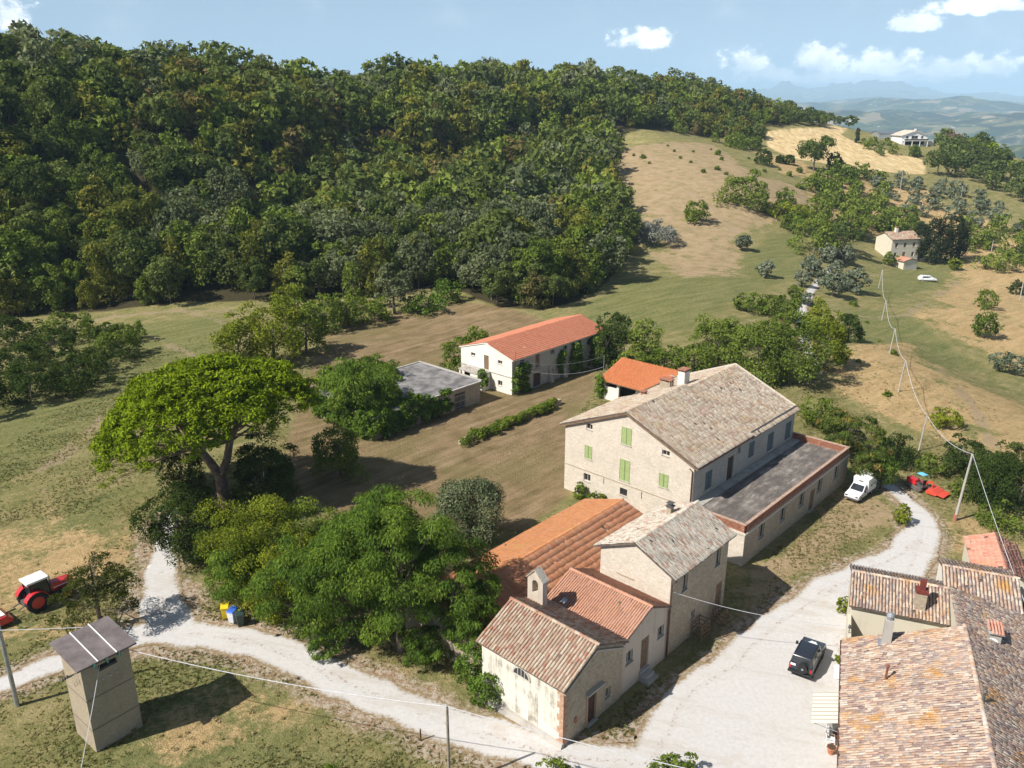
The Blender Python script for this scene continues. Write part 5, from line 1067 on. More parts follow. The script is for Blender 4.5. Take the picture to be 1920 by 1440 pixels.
def tractor():
    r = empty('tractor', (-39.45, 59.41, 0.02), R_(52), 'red farm tractor with white cab roof standing in the field', 'tractor'); r.scale = (1.02, 1.02, 1.02)
    for s in (-1, 1):
        wheel(r, -.7, s * .82, .84, .5, P_RED); wheel(r, 1.65, s * .78, .56, .36, P_RED)
        mb = MB(); n = 9
        for k in range(n):
            a0, a1 = R_(10 + 150 * k / n), R_(10 + 150 * (k + 1) / n); f = lambda a, q, yy: (-.7 + q * math.cos(a), yy, .84 + q * math.sin(a))
            mb.hexa([f(a0, .9, s * .55), f(a1, .9, s * .55), f(a1, .9, s * 1.08), f(a0, .9, s * 1.08), f(a0, .95, s * .55), f(a1, .95, s * .55), f(a1, .95, s * 1.08), f(a0, .95, s * 1.08)])
        mb.build('fender', P_RED, r)
        mb = MB(); mb.box(.15, .75, s * .72 - .16, s * .72 + .16, .55, .95); mb.build('fuel_tank', M['black'], r)
    car_body(r, [(.55, .95), (2.35, .9), (2.5, 1.0), (2.45, 1.42), (2.2, 1.52), (.55, 1.68)], .42, .0, P_RED, 'bonnet', .07)
    for s in (-1, 1): mb = MB(); mb.box(.8, 2.3, s * .425 - .005, s * .425 + .008, 1.2, 1.27); mb.build('bonnet_stripe', M['white'], r)
    mb = MB(); mb.box(-.9, 2.3, -.3, .3, .55, .95); mb.build('chassis', M['frame_dark'], r)
    mb = MB(); mb.hexa([(-.95, -.62, 1.0), (.55, -.55, 1.0), (.55, .55, 1.0), (-.95, .62, 1.0), (-1.0, -.66, 2.42), (.35, -.6, 2.42), (.35, .6, 2.42), (-1.0, .66, 2.42)]); cab = mb.build('cab', M['glass'], r)
    for (x, y, x2, y2) in ((-.96, -.63, -1.01, -.67), (.56, -.56, .36, -.61), (.56, .56, .36, .61), (-.96, .63, -1.01, .67)): mb = MB(); mb.tube([(x, y, 1.0), (x2, y2, 2.43)], .05, 6); mb.build('pillar', M['black'], cab)
    mb = MB(); mb.box(-1.2, .55, -.72, .72, 2.43, 2.62); mb.build('cab_roof', M['white'], cab, bevel=.07)
    mb = MB(); mb.tube([(.62, -.45, 1.5), (.62, -.45, 2.5)], .05, 8); mb.build('exhaust', M['frame_dark'], r)
    mb = MB(); mb.box(-1.5, -.9, -.35, .35, .6, .95); mb.tube([(-1.4, -.35, .75), (-2.1, -.45, .5)], .05, 6); mb.tube([(-1.4, .35, .75), (-2.1, .45, .5)], .05, 6); mb.build('hitch', M['frame_dark'], r)
    q = Vector((-39.45, 59.41)) + Vector((math.cos(R_(52)), math.sin(R_(52)))) * -3.3
    r = empty('flail_mower', (q.x, q.y, 0.02), R_(52), 'red mower with white top coupled behind the tractor', 'mower')
    mb = MB(); mb.prism([(-.7, .25), (.5, .25), (.6, .5), (.1, .95), (-.5, .9), (-.75, .55)], 'y', -1.1, 1.1); mb.build('housing', P_RED, r, bevel=.03); mb = MB(); mb.box(-.45, .1, -.9, .9, .96, 1.02); mb.build('cover', M['white'], r)
    mb = MB(); mb.tube([(.4, 0, .6), (1.2, 0, .6)], .06, 8); mb.build('shaft', M['black'], r); mb = MB(); mb.cyl((-.5, -1.0, .14), (-.5, 1.0, .14), .14, 12); mb.build('roller', M['black'], r)
def crawler():
    c = at(1720, 916, 0); r = empty('crawler_tractor', (c.x, c.y, .02), R_(-70), 'small red crawler tractor with light blue canopy by the lane', 'tractor')
    for s in (-1, 1):
        mb = MB(); o = [(-1.05, .3), (-.9, .06), (.9, .06), (1.05, .3), (.9, .56), (-.9, .56)]; mb.prism(o, 'y', s * .62 - .17, s * .62 + .17); tr = mb.build('track', simple('track_steel', (.16, .14, .12), .7, .3), r, bevel=.04)
        for x in (-.78, 0, .78): mb = MB(); mb.cyl((x, s * .62 - .19, .3), (x, s * .62 + .19, .3), .2, 14); mb.build('track_wheel', M['frame_dark'], tr)
        mb = MB(); mb.box(-1.0, .2, s * .5 - .2, s * .5 + .2, .62, .72); mb.build('track_guard', P_RED, r)
    mb = MB(); mb.prism([(-1.35, .55), (-.1, .55), (-.1, 1.02), (-1.25, .98), (-1.4, .85)], 'y', -.32, .32); mb.build('bonnet', P_RED, r, bevel=.05)
    mb = MB(); mb.box(-.1, .95, -.36, .36, .5, .72); mb.build('platform', M['frame_dark'], r)
    mb = MB(); mb.box(.35, .8, -.25, .25, .72, .86); mb.box(.75, .86, -.25, .25, .861, 1.3); mb.build('seat', M['black'], r)
    mb = MB(); mb.tube([(.05, 0, .72), (-.05, 0, 1.15)], .03, 6); mb.tube([(-.05, -.16, 1.15), (-.05, .16, 1.15)], .025, 6); mb.build('steering', M['black'], r)
    mb = MB(); mb.tube([(.85, -.3, .7), (.85, -.3, 1.75), (.6, -.3, 1.85)], .03, 6); mb.tube([(.85, .3, .7), (.85, .3, 1.75), (.6, .3, 1.85)], .03, 6); mb.build('roll_bar', M['frame_dark'], r)
    mb = MB(); mb.hexa([(-.1, -.36, 1.83), (.8, -.36, 1.86), (.8, .36, 1.86), (-.1, .36, 1.83), (-.1, -.36, 1.87), (.8, -.36, 1.91), (.8, .36, 1.91), (-.1, .36, 1.87)]); mb.build('canopy', simple('light_blue_sheet', (.16, .50, .66), .5), r)
    q = at(1748, 925, 0); r = empty('flail_mower', (q.x, q.y, .02), R_(-50), 'bright red mulching mower behind the crawler tractor', 'mower')
    mb = MB(); mb.prism([(-.4, .12), (.7, .12), (.8, .35), (.2, .62), (-.25, .6), (-.45, .4)], 'y', -.8, .9); mb.build('housing', P_ORANGE, r, bevel=.03)
    mb = MB(); mb.hexa([(.7, -.8, .3), (1.5, -.8, .2), (1.5, .9, .2), (.7, .9, .3), (.7, -.8, .36), (1.5, -.8, .26), (1.5, .9, .26), (.7, .9, .36)]); mb.build('flap', P_ORANGE, r)
    mb = MB(); pts = [(-.4 + .35 * math.cos(a), -.15, .75 + .45 * math.sin(a)) for a in np.linspace(0, math.pi, 8)]; mb.tube(pts, .07, 8); mb.tube([(p[0], p[1] + .35, p[2]) for p in pts], .07, 8); mb.build('linkage', P_ORANGE, r)
def distant_car():
    g = ground(1738, 527); r = empty('distant_car', (g.x, g.y, g.z + .03), R_(-8), 'white car parked on the grass below the distant farmhouse', 'car')
    car_body(r, [(-2.4, .35), (2.3, .35), (2.35, .75), (1.4, .95), (.7, 1.55), (-1.7, 1.6), (-2.35, 1.0)], .9, .15, P_WHITE, 'body', .08)
    for s in (-1, 1): panel(r, 'side_window', [(-1.6, s * .885, 1.02), (1.0, s * .885, 1.02), (.6, s * .80, 1.45), (-1.5, s * .80, 1.45)][::s], M['glass'])
    panel(r, 'windscreen', [(1.35, -.75, .98), (1.35, .75, .98), (.78, .68, 1.5), (.78, -.68, 1.5)], M['glass'])
    for s in (-1, 1):
        for x in (-1.5, 1.5): wheel(r, x, s * .8, .33, .2)
suv(); box_van(); tractor(); crawler(); distant_car()

# ------------------------------------------------------------------ bins
def bin_(u, v, col, lid, rz, label, s=1.0):
    p = at(u, v, 0); r = empty('wheelie_bin', (p.x, p.y, .02), R_(rz), label, 'bin', 'bins by the track'); mb = MB()
    mb.hexa([(x * s, y * s, z * s) for x, y, z in [(-.2, -.24, .05), (.2, -.24, .05), (.2, .2, .05), (-.2, .2, .05), (-.27, -.32, .92), (.27, -.32, .92), (.27, .28, .92), (-.27, .28, .92)]]); mb.build('body', col, r, bevel=.02)
    mb = MB(); mb.hexa([(x * s, y * s, z * s) for x, y, z in [(-.29, -.35, .92), (.29, -.35, .92), (.29, .33, .94), (-.29, .33, .94), (-.26, -.3, .99), (.26, -.3, .99), (.27, .33, 1.05), (-.27, .33, 1.05)]]); mb.build('lid', lid, r, bevel=.02)
    mb = MB(); mb.tube([(-.26 * s, .36 * s, .98 * s), (.26 * s, .36 * s, .98 * s)], .02, 6); mb.build('handle', lid, r)
    for x in (-.22, .22): mb = MB(); mb.cyl(((x - .03) * s, .22 * s, .1 * s), ((x + .03) * s, .22 * s, .1 * s), .1 * s, 12); mb.build('wheel', M['black'], r)
Yl = simple('yellow_plastic', (.72, .52, .02), .5); Bl = simple('blue_plastic', (.04, .12, .50), .5); Dk = simple('dark_green_plastic', (.03, .05, .045), .5)
bin_(424, 1158, Yl, Yl, 15, 'yellow wheelie bin at the edge of the bushes', 1.15); bin_(438, 1166, simple('white_plastic', (.6, .62, .64), .5), Bl, -20, 'pale wheelie bin with blue lid beside the yellow bin', 1.15); bin_(451, 1172, Dk, Dk, 30, 'dark green wheelie bin nearest the bushes', 1.15)
def marker():
    p = at(468, 1160, 0); r = empty('marker_stake', (p.x, p.y, 0), 0, 'thin stake with small red tag behind the bins', 'stake'); mb = MB(); mb.tube([(0, 0, 0), (.05, 0, 1.5)], .025, 6); mb.build('stake', M['wood'], r); mb = MB(); mb.box(-.12, .16, -.02, .02, 1.2, 1.45); mb.build('red_tag', simple('red_tag', (.5, .06, .03), .6), r)
marker()

# ------------------------------------------------------------------ poles and lines
CABLE = simple('pale_cable', (.55, .55, .56), .5); WOODP = simple('grey_pole_wood', (.25, .21, .17), .85, var=.25)
def pole(name, p, h, r0, r1, mat, label, cat='pole', group=None, arms=(), lean=(0, 0), band=None):
    r = empty(name, p, 0, label, cat, group); mb = MB(); mb.tube([(0, 0, -.4), (lean[0] * .5, lean[1] * .5, h * .5), (lean[0], lean[1], h)], [r0, (r0 + r1) / 2, r1], 10); mb.build('shaft', mat, r, smooth=True)
    for (dx, dy, z) in arms: mb = MB(); mb.tube([(lean[0] - dx, lean[1] - dy, z), (lean[0] + dx, lean[1] + dy, z)], .03, 6); mb.build('crossarm', M['frame_dark'], r)
    mb = MB(); mb.tube([(lean[0], lean[1], h), (lean[0], lean[1], h + .14)], [.05, .03], 8); mb.build('insulator', M['frame_dark'], r)
    if band: mb = MB(); mb.tube([(0, 0, 0), (0, 0, band)], r0 + .015, 10); mb.build('base_band', simple('red_primer', (.42, .13, .09), .8), r)
    return Vector((p[0] + lean[0], p[1] + lean[1], p[2] + h))
def wire(name, a, b, sag, rad, label, mid=None, n=20):
    mb = MB(); a = Vector(a); b = Vector(b); pts = []
    for k in range(n + 1): t = k / n; q = a.lerp(b, t); q.z -= sag * 4 * t * (1 - t); pts.append(tuple(q))
    mb.tube(pts, rad, 5); o = mb.build(name, CABLE, None); tag(o, label, 'cable'); return o
p = at(33, 1324, 0); pole('steel_pole', (p.x, p.y, 0), 9.0, .17, .11, M['steel'], 'grey steel pole rising at the left edge by the electricity tower', lean=(0, 0))
PT = pole('wooden_pole', (-3.85, 39.8, 0), 6.0, .11, .08, WOODP, 'slim wooden pole standing below the white road')
p = at(789, 1389, 0); r_ = empty('fence_post', (p.x, p.y, 0), 0, 'short dark post on the verge of the white road', 'post'); mb = MB(); mb.tube([(0, 0, -.3), (0, 0, .95)], [.06, .05], 8); mb.build('stake', M['wood_dark'], r_); mb = MB(); mb.tube([(0, 0, .95), (0, 0, .98)], [.065, .04], 8); mb.build('top', M['wood'], r_)
TW = Vector((-25.0, 45.0, 6.2))
wire('overhead_cable', TW, PT + Vector((0, 0, .1)), .45, .025, 'pale cable from the electricity tower to the wooden pole')
_off = at(1500, 1488, 4.2)
wire('overhead_cable', PT + Vector((0, 0, .1)), _off, .25, .025, 'pale cable crossing below the chapel towards the right house')
wire('overhead_cable', (-45, 44, 8.6), (-27.3, 46.4, 7.0), .3, .022, 'pale cable reaching the electricity tower roof from the left edge')
wire('overhead_cable', (-26.2, 43.5, 6.1), at(140, 1500, 1.5), .15, .02, 'pale cable dropping from the tower face to the lower left')
_tl = Vw(23.98, -16.9); wire('overhead_cable', (_tl[0], _tl[1], 5.6), (*Rw(5.25, 11.9), 2.9), .5, .02, 'pale cable from the stone house across the gravel yard')
_bm = Vw(-24.3, 18.8); _sp = at(1131, 716, 0)
pole('thin_mast', (_sp.x, _sp.y, 0), 4.2, .05, .04, M['steel'], 'thin steel mast at the corner of the orange shed')
wire('overhead_cable', (_bm[0], _bm[1], 4.2), (_sp.x, _sp.y, 2.4), 1.15, .018, 'slack cable sagging between the barn and the orange shed')
wire('overhead_cable', (_bm[0], _bm[1], 5.2), (_sp.x, _sp.y, 4.1), 1.0, .009, 'thin upper cable between the barn and the orange shed')
g = ground(1790, 976); P0 = pole('line_pole', tuple(g), 7.4, .15, .10, M['concrete'], 'tall pale concrete pole with red base by the right hand lane', lean=(.35, -.2), band=.7, group='poles of the overhead line')
prev = P0; ords = ['first slim pole up the dry slope beyond the red mulcher', 'second slim pole on the dry slope above the shrubs', 'third slim pole beside the green meadow strip', 'far slim pole near the olive trees', 'farthest slim pole below the distant farmhouse']
for (u, v, vt, lab) in [(1722, 846, 780, ords[0]), (1684, 735, 677, ords[1]), (1668, 662, 618, ords[2]), (1653, 601, 565, ords[3]), (1647, 540, 508, ords[4])]:
    g = ground(u, v); dep = g.y * CP - (g.z - CAM_H) * SP; h = (v - vt) / FPX * dep / .93
    t = pole('line_pole', tuple(g), h, .10, .07, M['concrete'], lab, group='poles of the overhead line', lean=(h * .07, 0))
    wire('overhead_cable', prev, t, (prev - t).length * .045, .02 + .00012 * t.y, {0: 'sagging cable to the ' + lab}[0]); prev = t
wire('overhead_cable', P0, at(1945, 1190, 3.6), .3, .022, 'pale cable from the tall concrete pole down past the right houses')
for (u, v, vt, lab) in [(1857, 481, 452, 'pale pole beside the track right of the distant farmhouse'), (1912, 563, 518, 'pale pole at the right edge on the dry slope'), (1687, 362, 326, 'slender pole above the olive grove'), (1727, 402, 381, 'short pale pole amid the olive grove'), (1802, 370, 350, 'short pale pole at the upper edge of the olive grove'), (1550, 238, 224, 'small pole on the stubble field crest')]:
    g = ground(u, v); dep = g.y * CP - (g.z - CAM_H) * SP; h = (v - vt) / FPX * dep / .95
    pole('far_pole', tuple(g), h, .14, .11, M['concrete'], lab, group='far poles on the hillside')
def pylon(u, v, vt, label):
    g = ground(u, v); dep = g.y * CP - (g.z - CAM_H) * SP; h = (v - vt) / FPX * dep; r = empty('lattice_pylon', tuple(g), 0, label, 'pylon'); w0, w1 = h * .075, h * .018
    for sx in (-1, 1):
        for sy in (-1, 1): mb = MB(); mb.tube([(sx * w0, sy * w0, -.5), (sx * w1, sy * w1, h)], .14, 5); mb.build('leg', M['steel'], r)
    mb = MB(); n = 8
    for k in range(n):
        a, b = k / n, (k + 1) / n; wa, wb = w0 + (w1 - w0) * a, w0 + (w1 - w0) * b
        for s in (-1, 1):
            mb.tube([(-wa, s * wa, h * a), (wb, s * wb, h * b)], .08, 4); mb.tube([(wa, s * wa, h * a), (-wb, s * wb, h * b)], .08, 4); mb.tube([(s * wa, -wa, h * a), (s * wb, wb, h * b)], .08, 4)
    mb.build('lattice', M['steel'], r)['kind'] = 'stuff'
    for z in (.78, .9): mb = MB(); mb.tube([(-h * .11, 0, h * z), (h * .11, 0, h * z)], .12, 5); mb.build('crossarm', M['steel'], r)
pylon(1685, 252, 214, 'steel lattice pylon beside the white villa'); 

# ------------------------------------------------------------------ small things by the right house
def awning():
    a = at(1577, 1287, 2.75); r = rroot('awning', 5.08, 1.0, 'cream striped awning over the side door of the near house', 'awning')
    mat, nt, b = newmat('striped_canvas'); sx = nt.nodes.new('ShaderNodeSeparateXYZ'); nt.links.new(COORD(nt), sx.inputs[0])
    f = MATH(nt, 'FRACT', MATH(nt, 'MULTIPLY', sx.outputs[1], 2.6)); setc(nt, b, MIX(nt, SSTEP(nt, f, .66, .72), (.64, .60, .52), (.40, .36, .29)))
    mb = MB(); mb.hexa([(-2.0, 0, 2.25), (0, 0, 2.85), (0, 3.1, 2.85), (-2.0, 3.1, 2.25), (-2.0, 0, 2.28), (0, 0, 2.89), (0, 3.1, 2.89), (-2.0, 3.1, 2.28)]); mb.build('canvas', mat, r)
    mb = MB(); mb.box(-2.03, -1.99, 0, 3.1, 2.02, 2.27); mb.build('valance', mat, r)
    for y in (.1, 3.0): mb = MB(); mb.tube([(-1.98, y, 2.25), (-.02, y, 1.9)], .025, 6); mb.build('arm', M['steel'], r)
awning()
def white_canopy():
    r = rroot('door_canopy', 5.08, 6.0, 'small white door canopy on the near house wall', 'canopy'); mb = MB()
    mb.hexa([(-.75, 0, 2.3), (0, 0, 2.55), (0, 1.5, 2.55), (-.75, 1.5, 2.3), (-.75, 0, 2.36), (0, 0, 2.62), (0, 1.5, 2.62), (-.75, 1.5, 2.36)]); mb.build('sheet', M['white'], r)
    for y in (.15, 1.35): mb = MB(); mb.tube([(-.7, y, 2.3), (-.02, y, 2.0)], .02, 6); mb.build('bracket', M['white'], r)
white_canopy()
def chair(x, y, rz, label):
    p = Rw(x, y); r = empty('garden_chair', (p[0], p[1], .035), R_(rz), label, 'chair', 'white garden chairs'); w = .27
    mb = MB(); mb.box(-w, w, -.25, .25, .40, .44); mb.build('seat', M['white'], r, bevel=.01)
    mb = MB(); mb.hexa([(-w, .22, .44), (w, .22, .44), (w, .26, .44), (-w, .26, .44), (-w * .85, .32, .88), (w * .85, .32, .88), (w * .85, .36, .88), (-w * .85, .36, .88)]); mb.build('backrest', M['white'], r)
    for sx in (-1, 1):
        for sy in (-1, 1): mb = MB(); mb.tube([(sx * w * .9, sy * .22, .4), (sx * w * 1.05, sy * .27, 0)], .025, 6); mb.build('leg', M['white'], r)
        mb = MB(); mb.box(sx * w - .025, sx * w + .025, -.22, .26, .62, .65); mb.tube([(sx * w, -.2, .42), (sx * w, -.2, .63)], .02, 6); mb.build('armrest', M['white'], r)
chair(4.45, 2.1, 70, 'white garden chair nearest the terracotta pot'); chair(4.55, 3.5, 110, 'white garden chair close to the striped awning')
def pot(x, y, s, label):
    p = Rw(x, y); r = empty('flower_pot', (p[0], p[1], .03), 0, label, 'pot'); mb = MB(); mb.tube([(0, 0, 0), (0, 0, .32 * s), (0, 0, .33 * s), (0, 0, .4 * s)], [.14 * s, .2 * s, .24 * s, .24 * s], 14); mb.build('vase', simple('terracotta', (.42, .17, .09), .9), r)
    mb = MB(); mb.tube([(0, 0, .4 * s), (0, 0, .405 * s)], .21 * s, 14); mb.build('soil', M['wood_dark'], r)
pot(4.5, 1.3, 1.3, 'terracotta flower pot below the white chairs'); pot(4.75, 2.9, 1.0, 'terracotta pot between the two white chairs')
def crate(u, v, z, rz, s, label):
    p = at(u, v, 0); r = empty('wooden_rack', (p.x, p.y, 0.03), R_(rz), label, 'rack', 'wooden racks by the stone house'); w, d, h = .9 * s, .7 * s, 1.15 * s
    for x in (-w / 2, w / 2):
        for y in (-d / 2, d / 2): mb = MB(); mb.box(x - .035, x + .035, y - .035, y + .035, 0, h); mb.build('post', M['wood'], r)
    for z in (.1, .45, .8, 1.05):
        for y in (-d / 2 - .05, d / 2 + .05): mb = MB(); mb.box(-w / 2, w / 2, y - .012, y + .012, z * s, z * s + .09); mb.build('slat', M['wood'], r)
        for x in (-w / 2 - .05, w / 2 + .05): mb = MB(); mb.box(x - .012, x + .012, -d / 2, d / 2, z * s, z * s + .09); mb.build('slat', M['wood'], r)
crate(1312, 1192, 0, 47, 1.25, 'taller wooden slat rack leaning by the stone house wall'); crate(1348, 1166, 0, 47, 1.1, 'smaller wooden slat rack near the stone house door')
# ------------------------------------------------------------------ foliage materials
def m_leaf(name, cols, trans=.30, var=.5):
    m = bpy.data.materials.new(name); m.use_nodes = True; nt = m.node_tree; nt.nodes.clear()
    out = nt.nodes.new('ShaderNodeOutputMaterial'); rnd = nt.nodes.new('ShaderNodeObjectInfo').outputs['Random']
    t = MATH(nt, 'ADD', ATTR(nt, 'lc'), MATH(nt, 'MULTIPLY', MATH(nt, 'SUBTRACT', rnd, .5), var))
    c = RAMP(nt, t, [(i / (len(cols) - 1), q) for i, q in enumerate(cols)])
    d = nt.nodes.new('ShaderNodeBsdfDiffuse'); nt.links.new(c, d.inputs[0])
    tr = nt.nodes.new('ShaderNodeBsdfTranslucent'); nt.links.new(MIX(nt, .5, c, (.16, .19, .02)), tr.inputs[0])
    mx = nt.nodes.new('ShaderNodeMixShader'); mx.inputs[0].default_value = trans
    nt.links.new(d.outputs[0], mx.inputs[1]); nt.links.new(tr.outputs[0], mx.inputs[2]); nt.links.new(mx.outputs[0], out.inputs[0]); return m
LM = {
    'dark': m_leaf('dark_laurel_leaf', [(0.0234, 0.039, 0.012), (0.0416, 0.0676, 0.0168), (0.0676, 0.101, 0.024), (0.0975, 0.13, 0.036)]),
    'bush': m_leaf('bush_leaf', [(0.0621, 0.0966, 0.0165), (0.116, 0.166, 0.0248), (0.177, 0.237, 0.033), (0.248, 0.289, 0.0481)], .3, 0.20),
    'leafy': m_leaf('mid_green_leaf', [(0.0627, 0.0971, 0.0185), (0.118, 0.162, 0.0277), (0.177, 0.233, 0.04), (0.241, 0.284, 0.0618)]),
    'yellow': m_leaf('yellow_green_leaf', [(0.0855, 0.109, 0.0132), (0.156, 0.194, 0.0198), (0.233, 0.265, 0.0264), (0.296, 0.311, 0.0462)], .3, 0.20),
    'locust': m_leaf('locust_leaf', [(.042, .080, .018), (.090, .155, .026), (.150, .235, .034), (.25, .33, .045)], .36, .15),
    'holm': m_leaf('holm_oak_leaf', [(0.0477, 0.0636, 0.0281), (0.0953, 0.12, 0.0561), (0.16, 0.183, 0.0954), (0.238, 0.254, 0.154)], .15, 0.10),
    'olive': m_leaf('olive_leaf', [(0.0805, 0.0978, 0.0605), (0.132, 0.155, 0.0968), (0.19, 0.213, 0.138), (0.253, 0.27, 0.193)], .15),
    'oak': m_leaf('oak_leaf', [(0.0466, 0.0674, 0.0202), (0.0844, 0.114, 0.0305), (0.127, 0.164, 0.044), (0.179, 0.212, 0.0608)]),
    'pine': m_leaf('pine_needle', [(0.0761, 0.114, 0.0087), (0.145, 0.206, 0.0116), (0.213, 0.289, 0.0145), (0.274, 0.343, 0.0232)], .25, 0.00),
    'pine_dark': m_leaf('dark_pine_needle', [(0.035, 0.045, 0.012), (0.0625, 0.0775, 0.0168), (0.0938, 0.11, 0.024), (0.131, 0.138, 0.036)]),
    'pale': m_leaf('pale_shrub_leaf', [(.12, .13, .10), (.17, .18, .15), (.23, .24, .20), (.28, .28, .24)], .1),
    'rust': m_leaf('rust_tinged_leaf', [(0.0663, 0.0736, 0.0286), (0.116, 0.113, 0.0396), (0.166, 0.142, 0.0506), (0.232, 0.166, 0.066)]),
    'gold': m_leaf('golden_leaf', [(0.0616, 0.0791, 0.0174), (0.117, 0.133, 0.0252), (0.179, 0.186, 0.0329), (0.246, 0.228, 0.0465)]),
    'cypress': m_leaf('cypress_leaf', [(.018, .026, .014), (.030, .042, .020), (.045, .060, .028), (.06, .075, .036)]),
    'grey': m_leaf('grey_green_leaf', [(0.0667, 0.0844, 0.0446), (0.119, 0.142, 0.0683), (0.176, 0.203, 0.098), (0.237, 0.253, 0.134)]),
    'ivy': m_leaf('ivy_leaf', [(0.0412, 0.078, 0.0165), (0.0841, 0.146, 0.0231), (0.14, 0.224, 0.033), (0.206, 0.293, 0.0495)], .3, 0.10),
    'mimosa': m_leaf('mimosa_leaf', [(0.04, 0.0658, 0.0168), (0.0786, 0.114, 0.024), (0.129, 0.172, 0.0336), (0.429, 0.229, 0.084)], .3, 0.10),
    'bare': m_leaf('dry_twig_leaf', [(.12, .085, .06), (.17, .125, .085), (.22, .16, .11), (.26, .19, .14)], .1),
}
BARK = simple('bark', (.13, .105, .08), .95, var=.35, vs=4); BARKP = simple('pine_bark', (.24, .17, .13), .95, var=.35, vs=3)

# ------------------------------------------------------------------ crowns
def leaves(rg, cen, rad, out, n, s, aspect=.6, tri=False, droop=0.0, spread=.7, flat=1.0, up=.35):
    """n leaf faces round every clump (cen, rad); out = outward direction of each clump"""
    k = len(cen); m = k * n; ci = np.repeat(np.arange(k), n)
    d = rg.normal(size=(m, 3)); d /= np.linalg.norm(d, axis=1)[:, None]; d = d + out[ci] * .75 + np.array([0, 0, up]); d /= np.linalg.norm(d, axis=1)[:, None]
    p = cen[ci] + d * np.array([1, 1, flat]) * (rad[ci] * rg.uniform(.6, 1.12, m))[:, None]
    nn = d + rg.normal(size=(m, 3)) * spread; nn /= np.linalg.norm(nn, axis=1)[:, None]
    t = rg.normal(size=(m, 3))
    if droop: t = d * np.array([1, 1, .2]) + np.array([0, 0, -droop]) + rg.normal(size=(m, 3)) * .3
    a = t - (t * nn).sum(1)[:, None] * nn; a /= np.linalg.norm(a, axis=1)[:, None] + 1e-9; b = np.cross(nn, a)
    sz = (s * rg.uniform(.65, 1.35, m))[:, None]; lc = np.clip(rg.random(k)[ci] * .5 + rg.random(m) * .5, 0, 1)
    if tri:
        V = np.stack([p + a * sz, p - a * sz * .6 + b * sz * aspect, p - a * sz * .6 - b * sz * aspect], 1).reshape(-1, 3); F = np.arange(m * 3).reshape(-1, 3)
    else:
        V = np.stack([p + a * sz, p + b * sz * aspect + nn * sz * .12, p - a * sz, p - b * sz * aspect + nn * sz * .12], 1).reshape(-1, 3); F = np.arange(m * 4).reshape(-1, 4)
    return V, F, lc
def clumps(rg, kind, H, W):
    R = W / 2
    if kind in ('cypress', 'poplar'):
        n = 26; z = rg.uniform(.06, .97, n) * H; prof = np.sin(np.clip(z / H, 0, 1) * math.pi) ** .55 * R * .62; a = rg.uniform(0, 6.28, n)
        c = np.c_[prof * np.cos(a) * .7, prof * np.sin(a) * .7, z]; r = np.full(n, R * .55); o = np.c_[np.cos(a), np.sin(a), np.full(n, .3)]
        return c, r, o
    cb = {'bush': .02, 'ivy': .0, 'dark': .03, 'yellow': .05, 'pale': .0, 'locust': .10, 'mimosa': .12, 'leafy': .10, 'olive': .05, 'holm': .12, 'oak': .16, 'pine_dark': .30}.get(kind, .12)
    z0 = cb * H; rz = (H - z0) / 2; zc = z0 + rz
    n = {'bush': 30, 'locust': 60, 'mimosa': 46, 'olive': 30, 'oak': 27, 'holm': 32, 'leafy': 26, 'dark': 30, 'pine_dark': 40}.get(kind, 32)
    d = rg.normal(size=(n, 3)); d[:, 2] = d[:, 2] * .9 + .25; d /= np.linalg.norm(d, axis=1)[:, None]
    f = rg.uniform(.42, .86, n) * (1 + .22 * np.sin(d[:, 0] * 5 + d[:, 1] * 4 + rg.uniform(0, 6)))
    c = np.array([0, 0, zc]) + d * np.array([R, R, rz]) * f[:, None]
    r = np.minimum(R, rz * 1.3) * rg.uniform(.22, .40, n)
    if kind in ('bush', 'dark', 'yellow', 'ivy', 'pale', 'leafy') and cb < .11:
        k = n // 2; a = rg.uniform(0, 6.28, k); q = rg.uniform(.35, .8, k) * R; c = np.r_[c, np.c_[q * np.cos(a), q * np.sin(a), rg.uniform(.08, .42, k) * H]]; r = np.r_[r, R * rg.uniform(.26, .42, k)]; d = np.r_[d, np.c_[np.cos(a), np.sin(a), np.full(k, .1)]]
    if kind in ('oak', 'leafy'): r *= 1.18
    if kind == 'holm': r *= 1.25
    if kind == 'pine_dark': r *= .7
    return c, r, d
def crown_mesh(kind, H, W, s, seed, dens=1.0, tri=False):
    rg = np.random.default_rng(seed); c, r, o = clumps(rg, kind, H, W)
    cover = math.pi * W * H / (s * s) * .88 * dens; n = int(min(max(cover / len(c), 10), 1100))
    kw = dict(aspect=.6, droop=0.0, spread=.7, flat=.9)
    if kind in ('locust', 'mimosa'): kw = dict(aspect=.30, droop=.75, spread=.55, flat=.6); s *= 1.45
    if kind == 'pine_dark': kw = dict(aspect=.35, droop=0, spread=.9, flat=.55)
    if kind in ('cypress', 'poplar'): kw = dict(aspect=.5, droop=0, spread=.5, flat=1.6)
    V, F, lc = leaves(rg, c, r, o, n, s, tri=tri, **kw)
    V[:, 2] = np.maximum(V[:, 2], .02)
    return V, F, lc, c
